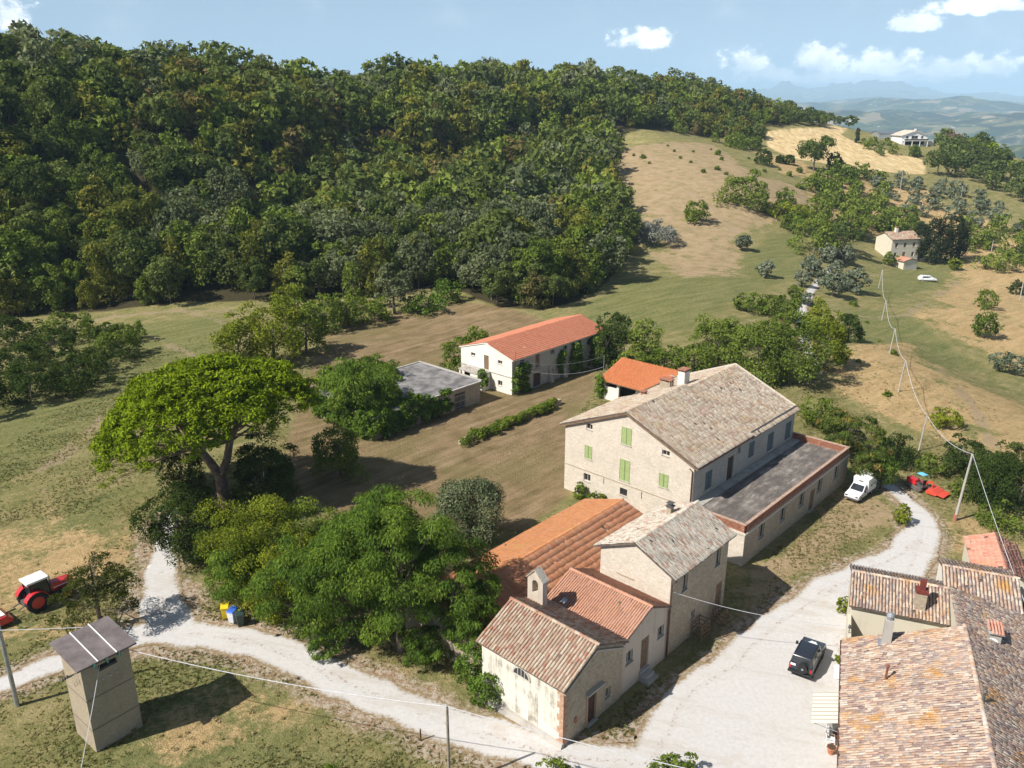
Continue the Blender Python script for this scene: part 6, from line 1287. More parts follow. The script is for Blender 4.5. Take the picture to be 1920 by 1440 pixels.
def trunk_mb(H, W, c, seed, lean=.04, r0=None):
    rg = random.Random(seed); mb = MB(); r0 = r0 or max(.05, H * .022); top = H * .62; lx, ly = rg.uniform(-lean, lean) * H, rg.uniform(-lean, lean) * H
    pth = [(0, 0, -.3), (lx * .2, ly * .2, top * .35), (lx * .6, ly * .6, top * .7), (lx, ly, top)]
    mb.tube(pth, [r0 * 1.25, r0, r0 * .75, r0 * .35], 7)
    for q in c[:7]:
        z = top * rg.uniform(.4, .9); a = Vector((lx * z / top, ly * z / top, z)); b = Vector(q); m_ = a.lerp(b, .5) + Vector((0, 0, -.04 * H))
        mb.tube([tuple(a), tuple(m_), tuple(b)], [r0 * .5, r0 * .33, r0 * .12], 5)
    return mb
NSEED = [100]
def plant(name, kind, u, v, wpx, hpx, label, cat='tree', group=None, mat=None, dens=1.0, base=None, lod=3.6):
    """a tree or shrub whose foot stands at the terrain point seen at (u,v), its size read off the photograph"""
    g = ground(u, v) if base is None else Vector(base); dep = g.y * CP - (g.z - CAM_H) * SP
    ang = math.atan2(CAM_H - g.z, g.y); W = wpx * dep / FPX
    H = max((hpx * dep / FPX - W * .35 * math.sin(ang)) / math.cos(ang), W * .45); s = max(min(lod, 3.25 if v > 850 else lod) * dep / FPX * .62, .09); NSEED[0] += 1; sd = NSEED[0]
    r = empty(name, tuple(g), 0, label, cat, group)
    V, F, lc, c = crown_mesh(kind, H, W, s, sd, dens)
    link('foliage' if cat == 'shrub' else 'crown', np_mesh('crown', V, F, {'lc': ('FACE', lc)}), mat or LM[kind if kind in LM else 'leafy'], r)
    trunk_mb(H, W, c, sd).build('stems' if cat == 'shrub' else 'trunk', BARK, r)
    return r

# ------------------------------------------------------------------ the great stone pine
def stone_pine():
    g = at(422, 945, 0); r = empty('stone_pine', tuple(g), 0, 'huge umbrella-shaped stone pine with forked trunk left of the yard', 'tree'); rg = np.random.default_rng(5)
    # crown: an uneven tilted dome of needle puffs, higher to the right
    n = 1250; a = rg.uniform(0, 6.28, n); q = np.sqrt(rg.random(n)); R = 9.4 * (1 + .13 * np.sin(3 * a + 1) + .08 * np.sin(7 * a))
    x = q * R * 1.09 * np.cos(a); y = q * R * np.sin(a) * .80; zt = 14.8 - 5.0 * q ** 2.6 + .20 * (x + 1) + .55 * np.sin(x * .8) * np.cos(y * .7)
    z = zt - rg.random(n) ** 1.6 * 4.6 * (1 - .45 * q); x -= 1.7
    c = np.c_[x, y, z]; rad = rg.uniform(.55, 1.0, n); o = np.c_[x / 11 * .4, y / 11 * .4, np.full(n, .5)]
    V, F, lc = leaves(rg, c, rad, o, 76, .185, aspect=.42, spread=.6, flat=.82, up=.6)
    # a few low tufts on bare branches at the left
    c2 = np.array([(-9.5, -3.5, 6.6), (-8.2, -4.2, 5.6), (-10.6, -3, 6.1), (-7.4, -3.4, 6.9), (-11.2, -2.2, 7.6), (-5.6, -4.4, 6.4), (-1.6, -4.6, 6.8), (-9, -4.4, 4.8), (-6.6, -2.6, 7.6), (-3.9, -4.2, 7.4)]); c2 = np.concatenate([c2, c2 + rg.normal(0, .6, c2.shape)])
    V2, F2, l2 = leaves(rg, c2, np.full(20, .55), np.tile([0, 0, .5], (20, 1)), 90, .12, aspect=.34, up=.5, flat=.7)
    link('crown', np_mesh('crown', np.r_[V, V2], np.r_[F, F2 + len(V)], {'lc': ('FACE', np.r_[lc, l2])}), LM['pine'], r)
    mb = MB(); mb.tube([(0, 0, -.3), (-.05, 0, 1.2), (-.1, 0, 2.6), (-.15, 0, 3.5)], [.75, .62, .58, .55], 12)
    L = [(-.15, 0, 3.2), (-.9, -.2, 4.9), (-1.9, -.4, 6.6), (-2.9, -.2, 8.3), (-4.2, 0, 9.8)]; Rr = [(-.05, 0, 3.2), (.7, .2, 5.0), (1.2, .3, 7.0), (2.2, .4, 9.0), (3.6, .6, 11.2)]
    mb.tube(L, [.5, .44, .38, .3, .2], 10); mb.tube(Rr, [.46, .42, .36, .28, .18], 10); mb.build('trunk', BARKP, r, smooth=True)
    for k in range(46):
        src = [L, Rr][k % 2]; i = 2 + rg.integers(0, 3); a_ = Vector(src[min(i, 4)]); b_ = Vector(c[rg.integers(0, n)] - np.array([0, 0, .6])); m_ = a_.lerp(b_, .5) + Vector((0, 0, -.7))
        mb = MB(); mb.tube([tuple(a_), tuple(m_), tuple(b_)], [.15, .09, .03], 5); mb.build('branch', BARKP, r)
    for q in c2[:10]:
        a_ = Vector(L[2]); b_ = Vector(q); mb = MB(); mb.tube([tuple(a_), tuple(a_.lerp(b_, .5) + Vector((0, 0, .3))), tuple(b_)], [.11, .07, .025], 5); mb.build('branch', BARKP, r)
stone_pine()
def small_pine():
    g = at(190, 1178, 0); r = empty('small_pine', tuple(g), 0, 'small open-branched pine standing behind the electricity tower', 'tree'); rg = np.random.default_rng(9); n = 72
    a = rg.uniform(0, 6.28, n); lv = rg.random(n); z = 1.6 + lv * 4.4; R = (3.4 - 2.0 * lv ** 1.5) * rg.uniform(.45, 1, n) ; c = np.c_[R * np.cos(a), R * np.sin(a), z]
    V, F, lc = leaves(rg, c, rg.uniform(.45, .8, n), np.c_[np.cos(a), np.sin(a), np.full(n, .3)] * .5, 105, .11, aspect=.34, spread=.9, flat=.5, up=.3)
    link('crown', np_mesh('crown', V, F, {'lc': ('FACE', lc)}), LM['pine_dark'], r)
    mb = MB(); mb.tube([(0, 0, -.2), (.05, 0, 2.2), (0, .1, 4.4), (0, 0, 6.0)], [.17, .14, .09, .03], 8); mb.build('trunk', BARK, r)
    for q in c[:40]: mb = MB(); mb.tube([(0, 0, max(.8, q[2] - .5)), tuple(q)], [.05, .02], 5); mb.build('branch', BARK, r)
small_pine()

# ------------------------------------------------------------------ named trees and shrubs near the farm
NEAR = [
 ('locust_tree', 'locust', 752, 1220, 200, 310, 'tallest locust tree in the clump left of the chapel'),
 ('locust_tree', 'locust', 650, 1212, 170, 245, 'broad locust tree left of the tallest one above the white road'),
 ('locust_tree', 'locust', 848, 1222, 145, 240, 'locust tree overhanging the long barn roof'),
 ('locust_tree', 'locust', 890, 1250, 85, 160, 'low drooping locust against the chapel wall'),
 ('locust_tree', 'locust', 715, 1140, 210, 230, 'locust tree at the back of the clump facing the yard'),
 ('locust_tree', 'locust', 565, 1196, 150, 190, 'locust sapling clump right of the bins'),
 ('locust_tree', 'locust', 452, 1130, 120, 130, 'locust sapling just above the bins'),
 ('locust_tree', 'locust', 610, 1228, 100, 70, 'low locust suckers at the edge of the white road'),
 ('locust_tree', 'locust', 800, 1246, 120, 80, 'low locust suckers below the tallest locust'),
 ('privet_bush', 'yellow', 480, 1080, 190, 165, 'big yellow-green bush right of the pine trunk', 'shrub'),
 ('privet_bush', 'bush', 565, 1065, 170, 140, 'rounded green bush between the pine and the locust clump', 'shrub'),
 ('privet_bush', 'yellow', 520, 1140, 160, 140, 'yellow-green bush behind the bins', 'shrub'),
 ('privet_bush', 'bush', 640, 1085, 120, 110, 'narrow green bush beside the locust clump', 'shrub'),
 
 ('laurel', 'dark', 345, 1045, 120, 150, 'dark laurel beside the pale track', 'shrub'), ('laurel', 'dark', 370, 990, 100, 105, 'dark laurel left of the pine trunk', 'shrub'),
 ('laurel', 'dark', 420, 1052, 130, 100, 'dark laurel below the pine trunk', 'shrub'), ('laurel', 'dark', 500, 950, 120, 150, 'dark laurel right of the pine trunk', 'shrub'), ('laurel', 'dark', 345, 925, 80, 100, 'dark laurel under the left pine branches', 'shrub'),
 ('laurel', 'dark', 470, 985, 90, 70, 'dark laurel between pine and yellow-green bush', 'shrub'),
 ('fig_tree', 'leafy', 640, 894, 100, 112, 'small leafy tree standing alone in the brown yard'),
 ('ailanthus', 'locust', 668, 800, 140, 145, 'big light green tree growing through the ruined outbuilding'), ('ailanthus', 'locust', 716, 748, 90, 85, 'light green tree spreading over the ruin roof'),
 ('ailanthus', 'locust', 640, 760, 90, 90, 'light green sapling left of the ruin'), ('ailanthus', 'locust', 700, 800, 120, 100, 'light green sapling at the ruin wall'),
 ('shrub', 'bush', 865, 702, 72, 84, 'bright green shrub at the left corner of the hay barn', 'shrub'), ('shrub', 'bush', 892, 668, 60, 60, 'green shrub behind the hay barn corner', 'shrub'),
 ('shrub', 'dark', 1138, 690, 70, 95, 'dark shrub at the far end of the hay barn', 'shrub'), ('shrub', 'dark', 1150, 640, 60, 62, 'dark round shrub behind the hay barn end', 'shrub'), ('shrub', 'leafy', 1205, 672, 70, 75, 'conical green shrub right of the hay barn', 'shrub'),
 ('shrub', 'bush', 1185, 706, 80, 55, 'low green shrub behind the orange shed left corner', 'shrub'), ('shrub', 'bush', 1245, 705, 95, 62, 'low green shrub behind the orange shed', 'shrub'),
 ('wild_tree', 'leafy', 1345, 690, 95, 105, 'leafy tree with dry twigs behind the shed'), ('wild_tree', 'leafy', 1420, 712, 110, 120, 'broad leafy tree behind the farmhouse roof'), ('wild_tree', 'leafy', 1480, 722, 110, 130, 'tall leafy tree right of the broad one'),
 ('wild_tree', 'leafy', 1300, 704, 80, 70, 'low tree left of the leafy tree behind the shed'), ('wild_tree', 'yellow', 1545, 690, 80, 110, 'yellow-green tree beside the gravel lane'), ('wild_tree', 'yellow', 1530, 640, 70, 80, 'yellow-green tree at the bend of the gravel lane'),
 ('wild_tree', 'dark', 1590, 640, 55, 58, 'dark round tree right of the gravel lane'), ('wild_tree', 'bush', 1375, 650, 70, 50, 'light green bush above the broad leafy tree'), ('wild_tree', 'bush', 1450, 650, 90, 60, 'green bush left of the gravel lane'),
 ('shrub', 'bush', 1405, 584, 62, 38, 'flat dark hedge shrub left of the lane', 'shrub'), ('shrub', 'bush', 1440, 590, 50, 40, 'hedge shrub next to the lane', 'shrub'), ('wild_tree', 'leafy', 1475, 602, 56, 72, 'upright tree where the lane leaves the olives'),
 ('mimosa_tree', 'mimosa', 1592, 850, 130, 95, 'silk tree with pink blossom behind the annex corner'), ('mimosa_tree', 'mimosa', 1632, 920, 75, 95, 'silk tree beside the white van'), ('mimosa_tree', 'locust', 1650, 918, 55, 80, 'feathery tree right of the white van'),
 ('shrub', 'bush', 1535, 800, 80, 60, 'green shrub behind the farmhouse rear corner', 'shrub'), ('shrub', 'yellow', 1690, 985, 30, 45, 'small yellow-green shrub at the lane bend', 'shrub'),
 ('bramble', 'dark', 1672, 872, 80, 62, 'dark bramble thicket left of the crawler tractor', 'shrub'), ('bramble', 'leafy', 1742, 888, 66, 42, 'bramble thicket behind the crawler tractor', 'shrub'), ('bramble', 'dark', 1805, 885, 90, 75, 'dark bramble at the concrete pole top', 'shrub'),
 ('bramble', 'dark', 1852, 938, 100, 105, 'dark tall thicket right of the concrete pole', 'shrub'), ('bramble', 'dark', 1905, 960, 95, 120, 'dark thicket at the right edge', 'shrub'), ('bramble', 'leafy', 1812, 935, 60, 45, 'low thicket beside the concrete pole', 'shrub'),
 ('bramble', 'leafy', 1870, 990, 90, 55, 'low thicket above the red-roofed shed', 'shrub'), ('bramble', 'dark', 1900, 890, 70, 70, 'dark bush on the dry slope at the right edge', 'shrub'), ('bramble', 'yellow', 1772, 800, 60, 40, 'yellow-green bush on the dry slope', 'shrub'),
 ('thicket', 'dark', 60, 750, 150, 84, 'dark thicket at the left edge of the meadow', 'shrub'), ('thicket', 'dark', 150, 730, 140, 72, 'dark thicket left of the meadow paths', 'shrub'), ('thicket', 'leafy', 222, 668, 90, 59, 'green thicket at the meadow path corner', 'shrub'),
 ('thicket', 'dark', 95, 672, 120, 50, 'dark thicket near the wood edge', 'shrub'), ('thicket', 'dark', 185, 692, 100, 53, 'mid dark thicket of the meadow', 'shrub'), ('thicket', 'dark', -60, 780, 160, 96, 'dark thicket beyond the left edge', 'shrub'),
 ('thicket', 'dark', 30, 650, 120, 53, 'dark scrub joining the left thicket to the wood', 'shrub'),
 ('thicket', 'leafy', 130, 640, 110, 48, 'green scrub between the thicket and the wood', 'shrub'),
 ('thicket', 'dark', 40, 700, 120, 59, 'dark scrub in the middle of the left thicket', 'shrub'),
 ('thicket', 'dark', 205, 640, 80, 45, 'dark scrub at the upper right of the left thicket', 'shrub'),
 ('thicket', 'leafy', 250, 640, 60, 40, 'light green scrub at the thicket tip', 'shrub'),
 ('hedge_tree', 'yellow', 452, 690, 95, 105, 'yellow-green hedge tree just behind the stone pine'), ('hedge_tree', 'yellow', 515, 682, 115, 135, 'tall yellow-green hedge tree behind the stone pine'), ('hedge_tree', 'bush', 575, 662, 90, 105, 'green hedge tree at the yard edge'),
 ('hedge_tree', 'yellow', 545, 606, 70, 78, 'yellow-green hedge tree below the dark wood'), ('hedge_tree', 'bush', 605, 622, 75, 75, 'green hedge tree in the middle of the row'), ('hedge_tree', 'bush', 655, 612, 75, 70, 'low hedge tree left of the pointed one'),
 ('hedge_tree', 'poplar', 665, 582, 44, 84, 'pointed hedge tree in the row below the wood'), ('hedge_tree', 'grey', 740, 588, 66, 104, 'pale tall hedge tree alone in the row'), ('hedge_tree', 'bush', 702, 604, 70, 50, 'low hedge tree between the two tall ones'),
 ('hedge_tree', 'ivy', 795, 588, 80, 42, 'low ivy-green hedge right of the pale tree'), ('hedge_tree', 'ivy', 838, 566, 60, 46, 'ivy-green hedge end near the brown yard'),
 ('garden_shrub', 'bush', 1032, 1462, 80, 46, 'round shrub at the lower edge below the chapel', 'shrub'), ('garden_shrub', 'bush', 1265, 1464, 95, 60, 'spiky shrub at the lower edge of the gravel yard', 'shrub'), ('garden_shrub', 'bush', 620, 1470, 70, 40, 'grassy shrub at the lower edge of the meadow', 'shrub'),
 ('garden_shrub', 'yellow', 1580, 1150, 26, 36, 'small bright shrub by the beige house corner', 'shrub'), ('garden_shrub', 'bush', 1572, 1244, 16, 14, 'tiny green shrub by the white canopy', 'shrub'),
 ('ivy_patch', 'ivy', 912, 1322, 60, 70, 'ivy and fern at the foot of the chapel left wall', 'shrub'), ('ivy_patch', 'ivy', 892, 1285, 80, 100, 'leafy growth against the chapel back corner', 'shrub'),
 ('yard_shrub', 'bush', 1086, 935, 26, 34, 'small shrub at the farmhouse gable foot', 'shrub'), ('yard_shrub', 'bush', 1120, 950, 60, 24, 'weeds between the farmhouse gable and long barn', 'shrub'),
]
for q in NEAR:
    nm, kd, u, v, w, h, lab = q[:7]; plant(nm, kd, u, v, w, h, lab, q[7] if len(q) > 7 else 'tree', 'hedge row beyond the yard' if nm == 'hedge_tree' else None)

plant('holm_oak', 'holm', 882, 1030, 140, 150, 'grey-green holm oak at the corner of the brown yard', dens=1.7)
# climbers on walls
def climber(name, p, size, label, seed, dens=1.0):
    """ivy on a wall: foliage over a box (in the farm frame), with its stem"""
    x0, x1, y0, y1, z0, z1 = size; c = Vw((x0 + x1) / 2, (y0 + y1) / 2); r = empty(name, (c[0], c[1], 0), R_(VA), label, 'ivy'); rg = np.random.default_rng(seed); n = max(8, int((x1 - x0 + .6) * (y1 - y0 + .6) * (z1 - z0) * 2.2))
    cc = np.c_[rg.uniform(x0, x1, n) - (x0 + x1) / 2, rg.uniform(y0, y1, n) - (y0 + y1) / 2, rg.uniform(z0, z1, n)]; V, F, lc = leaves(rg, cc, rg.uniform(.35, .7, n), np.tile([.3, -.1, .2], (n, 1)), int(70 * dens), .16, spread=.6)
    V[:, 2] = np.maximum(V[:, 2], .02); link('foliage', np_mesh('foliage', V, F, {'lc': ('FACE', lc)}), LM['ivy'], r)
    mb = MB(); mb.tube([(0, 0, 0), (0, 0, z1 * .7)], [.07, .03], 6); mb.build('stem', BARK, r)
climber('ivy', None, (-24.4, -24.0, 18.4, 21.6, .1, 4.4), 'ivy climbing the near corner of the hay barn', 1); climber('ivy', None, (-24.4, -24.0, 28.4, 29.6, .2, 4.2), 'ivy strip on the hay barn long wall', 2); climber('ivy', None, (-24.4, -23.8, 31.4, 33.8, .1, 4.6), 'broad ivy on the hay barn long wall', 3)
climber('ivy', None, (-24.4, -23.4, 36.6, 40.2, .1, 4.9), 'dense ivy at the far end of the hay barn', 12); climber('ivy', None, (-29.6, -28.6, 16.2, 17.2, .3, 2.9), 'ivy hanging on the barn landing', 4)
climber('ivy', None, (-26.2, -25.4, -3.0, 7.5, .4, 3.5), 'ivy curtain along the ruin long wall', 5); climber('ivy', None, (-26.6, -25.2, -6.0, -2.6, .3, 3.5), 'ivy bunched over the near corner of the ruin', 9); climber('ivy', None, (-33, -26.4, -5.4, 2.2, 3.1, 3.7), 'ivy carpet on the ruin flat roof', 6, 1.2); climber('ivy', None, (-38, -26, -6.4, -5.6, .2, 3.4), 'ivy covering the ruin front wall', 7)
climber('ivy', None, (-14.8, -13.9, 25.4, 26.6, .2, 3.1), 'vine on the left corner of the orange shed', 8)
def low_hedge():
    a, b = at(862, 835, 0), at(1050, 757, 0); L = (b - a).length; u = (b - a).normalized(); ang = math.atan2(u.y, u.x)
    r = empty('low_wall', tuple(a), ang, 'low stone wall across the brown yard', 'wall'); mb = MB(); n = 24
    for k in range(n): x = L * k / n; h = .55 + .2 * math.sin(k * 1.7); mb = MB(); mb.box(x, x + L / n - .03, -.25 + .03 * math.sin(k), .25, -.1, h); mb.build('stone', M['stone_dark'], r)
    r = empty('hedge', tuple(a), ang, 'low leafy hedge growing along the yard wall', 'hedge'); rg = np.random.default_rng(3); m = 60; x = rg.random(m) ** .8 * L * .96; x = x[(x < L * .62) | (rg.random(m) < .55)]; m = len(x)
    c = np.c_[x, rg.normal(-.35, .35, m), rg.uniform(.3, .85, m)]; V, F, lc = leaves(rg, c, rg.uniform(.4, .75, m), np.tile([0, -.2, .4], (m, 1)), 170, .13); V[:, 2] = np.maximum(V[:, 2], .02)
    link('foliage', np_mesh('foliage', V, F, {'lc': ('FACE', lc)}), LM['bush'], r); mb = MB()
    for k in range(8): mb.tube([(L * k / 8 + .5, -.3, 0), (L * k / 8 + .6, -.3, .8)], [.04, .02], 5)
    mb.build('stems', BARK, r)['kind'] = 'stuff'
low_hedge()
# ------------------------------------------------------------------ trees of the right-hand slope
OL = [(1518, 516, 46, 40), (1548, 492, 46, 38), (1584, 494, 42, 34), (1566, 514, 36, 28), (1504, 538, 40, 36), (1524, 520, 40, 34), (1543, 534, 36, 28), (1560, 556, 58, 48), (1604, 550, 60, 50), (1433, 520, 42, 32), (1510, 572, 30, 28), (1392, 470, 36, 34), (1575, 540, 40, 34)]
OLAB = ['olive at the left of the lane-side olives', 'upper olive beside the lane', 'olive nearest the distant farmhouse garden', 'small olive in the middle of the lane-side olives', 'olive at the left lane edge', 'olive behind the left lane-side one', 'small olive facing the lane', 'large front olive by the lane', 'large olive at the right of the lane-side group', 'round olive alone on the green meadow', 'small olive where the lane enters the trees', 'grey-green round olive alone on the hillside', 'olive between the two large front ones']
for q, l in zip(OL, OLAB): plant('olive_tree', 'olive', q[0], q[1], q[2] * .85, q[3] * .95, l, 'tree', 'olive trees by the lane', dens=1.8)
MID = [('hill_tree', 'bush', 1305, 418, 52, 42, 'round bright bush alone on the brown hillside'), ('hill_tree', 'leafy', 1395, 390, 95, 64, 'wide leafy clump on the brown hillside'), ('hill_tree', 'oak', 1525, 320, 74, 62, 'big dark oak at the lower edge of the stubble field'), ('hill_tree', 'dark', 1432, 309, 36, 28, 'dark bush left of the big oak'),
 ('hill_tree', 'dark', 1480, 308, 20, 18, 'small bush nearest the big oak'), ('hill_tree', 'dark', 1462, 306, 15, 15, 'tiny bush between dark bush and oak'), ('hill_tree', 'dark', 1562, 322, 30, 40, 'ragged dark tree right of the big oak'), ('hill_tree', 'yellow', 1485, 418, 84, 28, 'yellow-green hedge strip above the green meadow'), ('hill_tree', 'yellow', 1440, 402, 36, 22, 'yellow-green bush at the hedge start'),
 ('hill_tree', 'leafy', 1532, 425, 56, 54, 'upright green tree above the yellow hedge'), ('hill_tree', 'leafy', 1470, 392, 40, 36, 'soft green tree on the hillside gully'), ('hill_tree', 'leafy', 1525, 476, 90, 70, 'broad tree left of the distant farmhouse'), ('hill_tree', 'oak', 1575, 474, 70, 60, 'dark tree next to the distant farmhouse'), ('hill_tree', 'leafy', 1600, 440, 64, 56, 'tree above the distant farmhouse on the left'),
 ('hill_tree', 'leafy', 1640, 432, 66, 46, 'tree directly behind the distant farmhouse'), ('hill_tree', 'leafy', 1690, 430, 70, 46, 'tree behind the distant farmhouse chimney'), ('hill_tree', 'rust', 1548, 478, 30, 46, 'reddish dry tree by the broad tree'), ('cypress', 'cypress', 1722, 490, 34, 66, 'leftmost dark cypress by the distant farmhouse'), ('cypress', 'cypress', 1742, 494, 36, 78, 'tall dark cypress in the middle of the clump'),
 ('cypress', 'cypress', 1762, 494, 36, 82, 'tallest dark cypress of the clump'), ('cypress', 'cypress', 1782, 490, 36, 78, 'dark cypress right of the tallest'), ('cypress', 'cypress', 1798, 484, 28, 66, 'rightmost dark cypress of the clump'), ('hill_tree', 'leafy', 1667, 498, 22, 28, 'small tree before the distant farmhouse wall'), ('hill_tree', 'yellow', 1788, 506, 24, 24, 'small yellow-green tree beside the cypress clump'),
 ('hill_tree', 'leafy', 1845, 468, 52, 42, 'round green tree right of the cypress clump'), ('hill_tree', 'leafy', 1812, 472, 30, 26, 'small tree between cypress and round green tree'), ('hill_tree', 'leafy', 1848, 578, 38, 36, 'small tree on the right dry slope'), ('hill_tree', 'leafy', 1846, 632, 48, 54, 'rounded tree below the small one on the dry slope'), ('hill_tree', 'leafy', 1870, 506, 80, 36, 'low bushes at the right track'),
 ('hill_tree', 'leafy', 1905, 492, 70, 60, 'dense tree at the right edge by the track'), ('hill_tree', 'dark', 1905, 552, 30, 28, 'dark bush at the right edge'), ('hill_tree', 'pale', 1235, 458, 84, 44, 'pale blue-grey shrub patch at the wood edge'), ('hill_tree', 'pale', 1215, 440, 50, 30, 'smaller pale shrub patch in the wood shade'), ('hill_tree', 'olive', 1890, 700, 70, 44, 'pale green reeds at the right edge'), ('hill_tree', 'bare', 1787, 282, 34, 34, 'pinkish leafless tree right of the white villa'),
 ('hill_tree', 'pine', 1822, 290, 34, 28, 'light green umbrella pine right of the pinkish tree'), ('hill_tree', 'cypress', 1606, 268, 9, 24, 'thin cypress on the stubble field edge'), ('hill_tree', 'olive', 1640, 350, 26, 22, 'olive bush below the stubble field'), ('hill_tree', 'oak', 1757, 328, 52, 46, 'dark oak at the right end of the stubble field'), ('hill_tree', 'oak', 1790, 330, 46, 40, 'second dark oak right of the stubble field')]
for q in MID: plant(*q[:6], q[6], 'tree', lod=2.2 if q[1] == 'pale' else 3.6)

ORD = ['leftmost', 'second from left', 'third from left', 'fourth from left', 'fifth from left', 'sixth from left', 'seventh from left', 'eighth from left', 'ninth from left', 'tenth from left', 'eleventh from left', 'twelfth from left', 'thirteenth from left', 'fourteenth from left', 'fifteenth from left'] + [q + ' from left' for q in 'sixteenth seventeenth eighteenth nineteenth twentieth'.split()]
ROWS = ['front row'] + [q + ' row' for q in 'second third fourth fifth sixth seventh eighth ninth tenth eleventh twelfth thirteenth fourteenth fifteenth sixteenth'.split()]
def rowlabels(objs, per=12):
    """objs: (object, u, v, label); rows from the front, each counted from the left"""
    objs = sorted(objs, key=lambda q: -q[2]); per = max(per, math.ceil(len(objs) / 16))
    if len(objs) == 1: return
    for r in range(0, len(objs), per):
        row = sorted(objs[r:r + per], key=lambda q: q[1])
        for k, (o, u, v, lab) in enumerate(row): o['label'] = lab + (', ' + ROWS[r // per] if len(objs) > per else '') + ', ' + (ORD[k] if k < len(row) - 1 or len(row) == 1 else 'rightmost')
# scattered trees: fields of the photograph, real spacing on the ground
VAR = {}
def variants(kind, H, W, s, n, dens=1.0, tri=False, trunk=True):
    out = []
    for k in range(n):
        NSEED[0] += 1; hh = H * random.uniform(.9, 1.1); V, F, lc, c = crown_mesh(kind, hh, W * random.uniform(.92, 1.08), s, NSEED[0], dens, tri)
        out.append((None, V, F, lc, c, hh))
    return out
def joined(vr, mat):
    """crown and trunk in one mesh for trees seen too small to show their parts"""
    res = []
    for me, V, F, lc, c, hh in vr:
        mb = MB(); mb.tube([(0, 0, -.6), (0, 0, hh * .5)], [hh * .022, hh * .012], 4, cap=False); tv = np.array(mb.v); tf = np.array(mb.f)
        m2 = np_mesh('tree', np.r_[V, tv], np.r_[F, tf + len(V)], {'lc': ('FACE', np.r_[lc, np.zeros(len(tf))])}); m2.materials.append(mat); m2.materials.append(BARK)
        mi = np.r_[np.zeros(len(F), np.int32), np.ones(len(tf), np.int32)]; m2.polygons.foreach_set('material_index', mi); res.append(m2)
    return res
def scatter(P, step, seed, jitter=.45):
    rg = np.random.default_rng(seed); x0, y0 = P.min(0); x1, y1 = P.max(0); xs = np.arange(x0, x1, step); ys = np.arange(y0, y1, step * .9)
    X, Y = np.meshgrid(xs, ys); X = X + (np.arange(len(ys)) % 2)[:, None] * step / 2; X = X.ravel() + rg.uniform(-jitter, jitter, X.size) * step; Y = Y.ravel() + rg.uniform(-jitter, jitter, Y.size) * step
    k = sd_poly(P, X, Y) < 0; return X[k], Y[k]
def pix(x, y, z):
    dep = y * CP - (z - CAM_H) * SP; return 960 + FPX * x / dep, 720 - FPX * (y * SP + (z - CAM_H) * CP) / dep, dep
def place_all(name, meshes, X, Y, label, group, seed, smin=.8, smax=1.2, cat='tree', margin=40):
    rg = np.random.default_rng(seed); Z = hgt(X, Y); u, v, dep = pix(X, Y, Z); n = 0; made = []
    for i in range(len(X)):
        if not (-margin < u[i] < 1920 + margin and -80 < v[i] < 1560): continue
        o = bpy.data.objects.new(name, meshes[rg.integers(len(meshes))]); COL.objects.link(o); s = rg.uniform(smin, smax); o.location = (X[i], Y[i], Z[i] - .1); o.rotation_euler = (0, 0, rg.uniform(0, 6.28)); o.scale = (s * rg.uniform(.9, 1.1), s * rg.uniform(.9, 1.1), s)
        tag(o, label, cat, group); n += 1; made.append((o, u[i], v[i], label))
    rowlabels(made); return n
ZO = gp([(1640, 345), (1700, 338), (1780, 352), (1900, 400), (1910, 440), (1830, 432), (1740, 418), (1690, 405), (1640, 380)])
me_ol = joined(variants('olive', 4.4, 5.6, .42, 3, .8), LM['olive']); X, Y = scatter(ZO, 8.6, 1, .22); place_all('grove_olive', me_ol, X, Y, 'grey-green olive tree in the grove on the right slope', 'olive grove on the right slope', 2)
me_lf = joined(variants('leafy', 6.5, 6.5, .5, 4, .8), LM['leafy']); me_ok = joined(variants('oak', 8.5, 9, .62, 3, .8), LM['oak']); me_bs = joined(variants('bush', 2.2, 3.0, .34, 3, .8), LM['bush']); me_yl = joined(variants('yellow', 6, 6.5, .5, 2, .8), LM['yellow'])
ZB = gp([(1490, 345), (1560, 330), (1640, 335), (1690, 390), (1640, 425), (1570, 415), (1530, 380)]); X, Y = scatter(ZB, 7.6, 3); place_all('slope_tree', me_lf, X, Y, 'green tree in the scrub below the stubble field', 'scrub below the stubble field', 4, .5, 1.1)
ZC = gp([(1745, 262), (1800, 268), (1860, 290), (1960, 325), (1990, 400), (1900, 385), (1820, 345), (1760, 312)]); X, Y = scatter(ZC, 10.5, 5); _k = Y < 500; X, Y = X[_k], Y[_k]; place_all('belt_tree', me_ok, X, Y, 'dark tree in the wooded belt at the right skyline', 'wooded belt at the right skyline', 6, .7, 1.15)
ZC2 = gp([(1790, 275), (1960, 320), (1960, 345), (1830, 305)]); X, Y = scatter(ZC2, 20, 15); place_all('belt_pine', joined(variants('pine', 7, 9, .6, 2, .8), LM['pine']), X, Y, 'light green crown among the dark trees at the right skyline', 'light crowns in the right belt', 16, .7, 1.0)
ZF = gp([(1545, 226), (1640, 236), (1700, 246), (1780, 262), (1790, 268), (1700, 256), (1620, 247)]); _rl = np.array([ground(*q)[:2] for q in [(1470, 240), (1520, 238), (1560, 236), (1620, 242), (1700, 252), (1780, 268)]]); _t = np.random.default_rng(7).uniform(0, 5, 75); _i = _t.astype(int).clip(0, 4); _f = (_t - _i)[:, None]; _q = _rl[_i] * (1 - _f) + _rl[_i + 1] * _f; X = _q[:, 0] + np.random.default_rng(8).normal(0, 5, 75); Y = _q[:, 1] + np.random.default_rng(9).uniform(3, 26, 75); place_all('crest_tree', me_ok, X, Y, 'dark tree on the crest behind the stubble field', 'trees on the crest behind the stubble', 8, .5, .85)
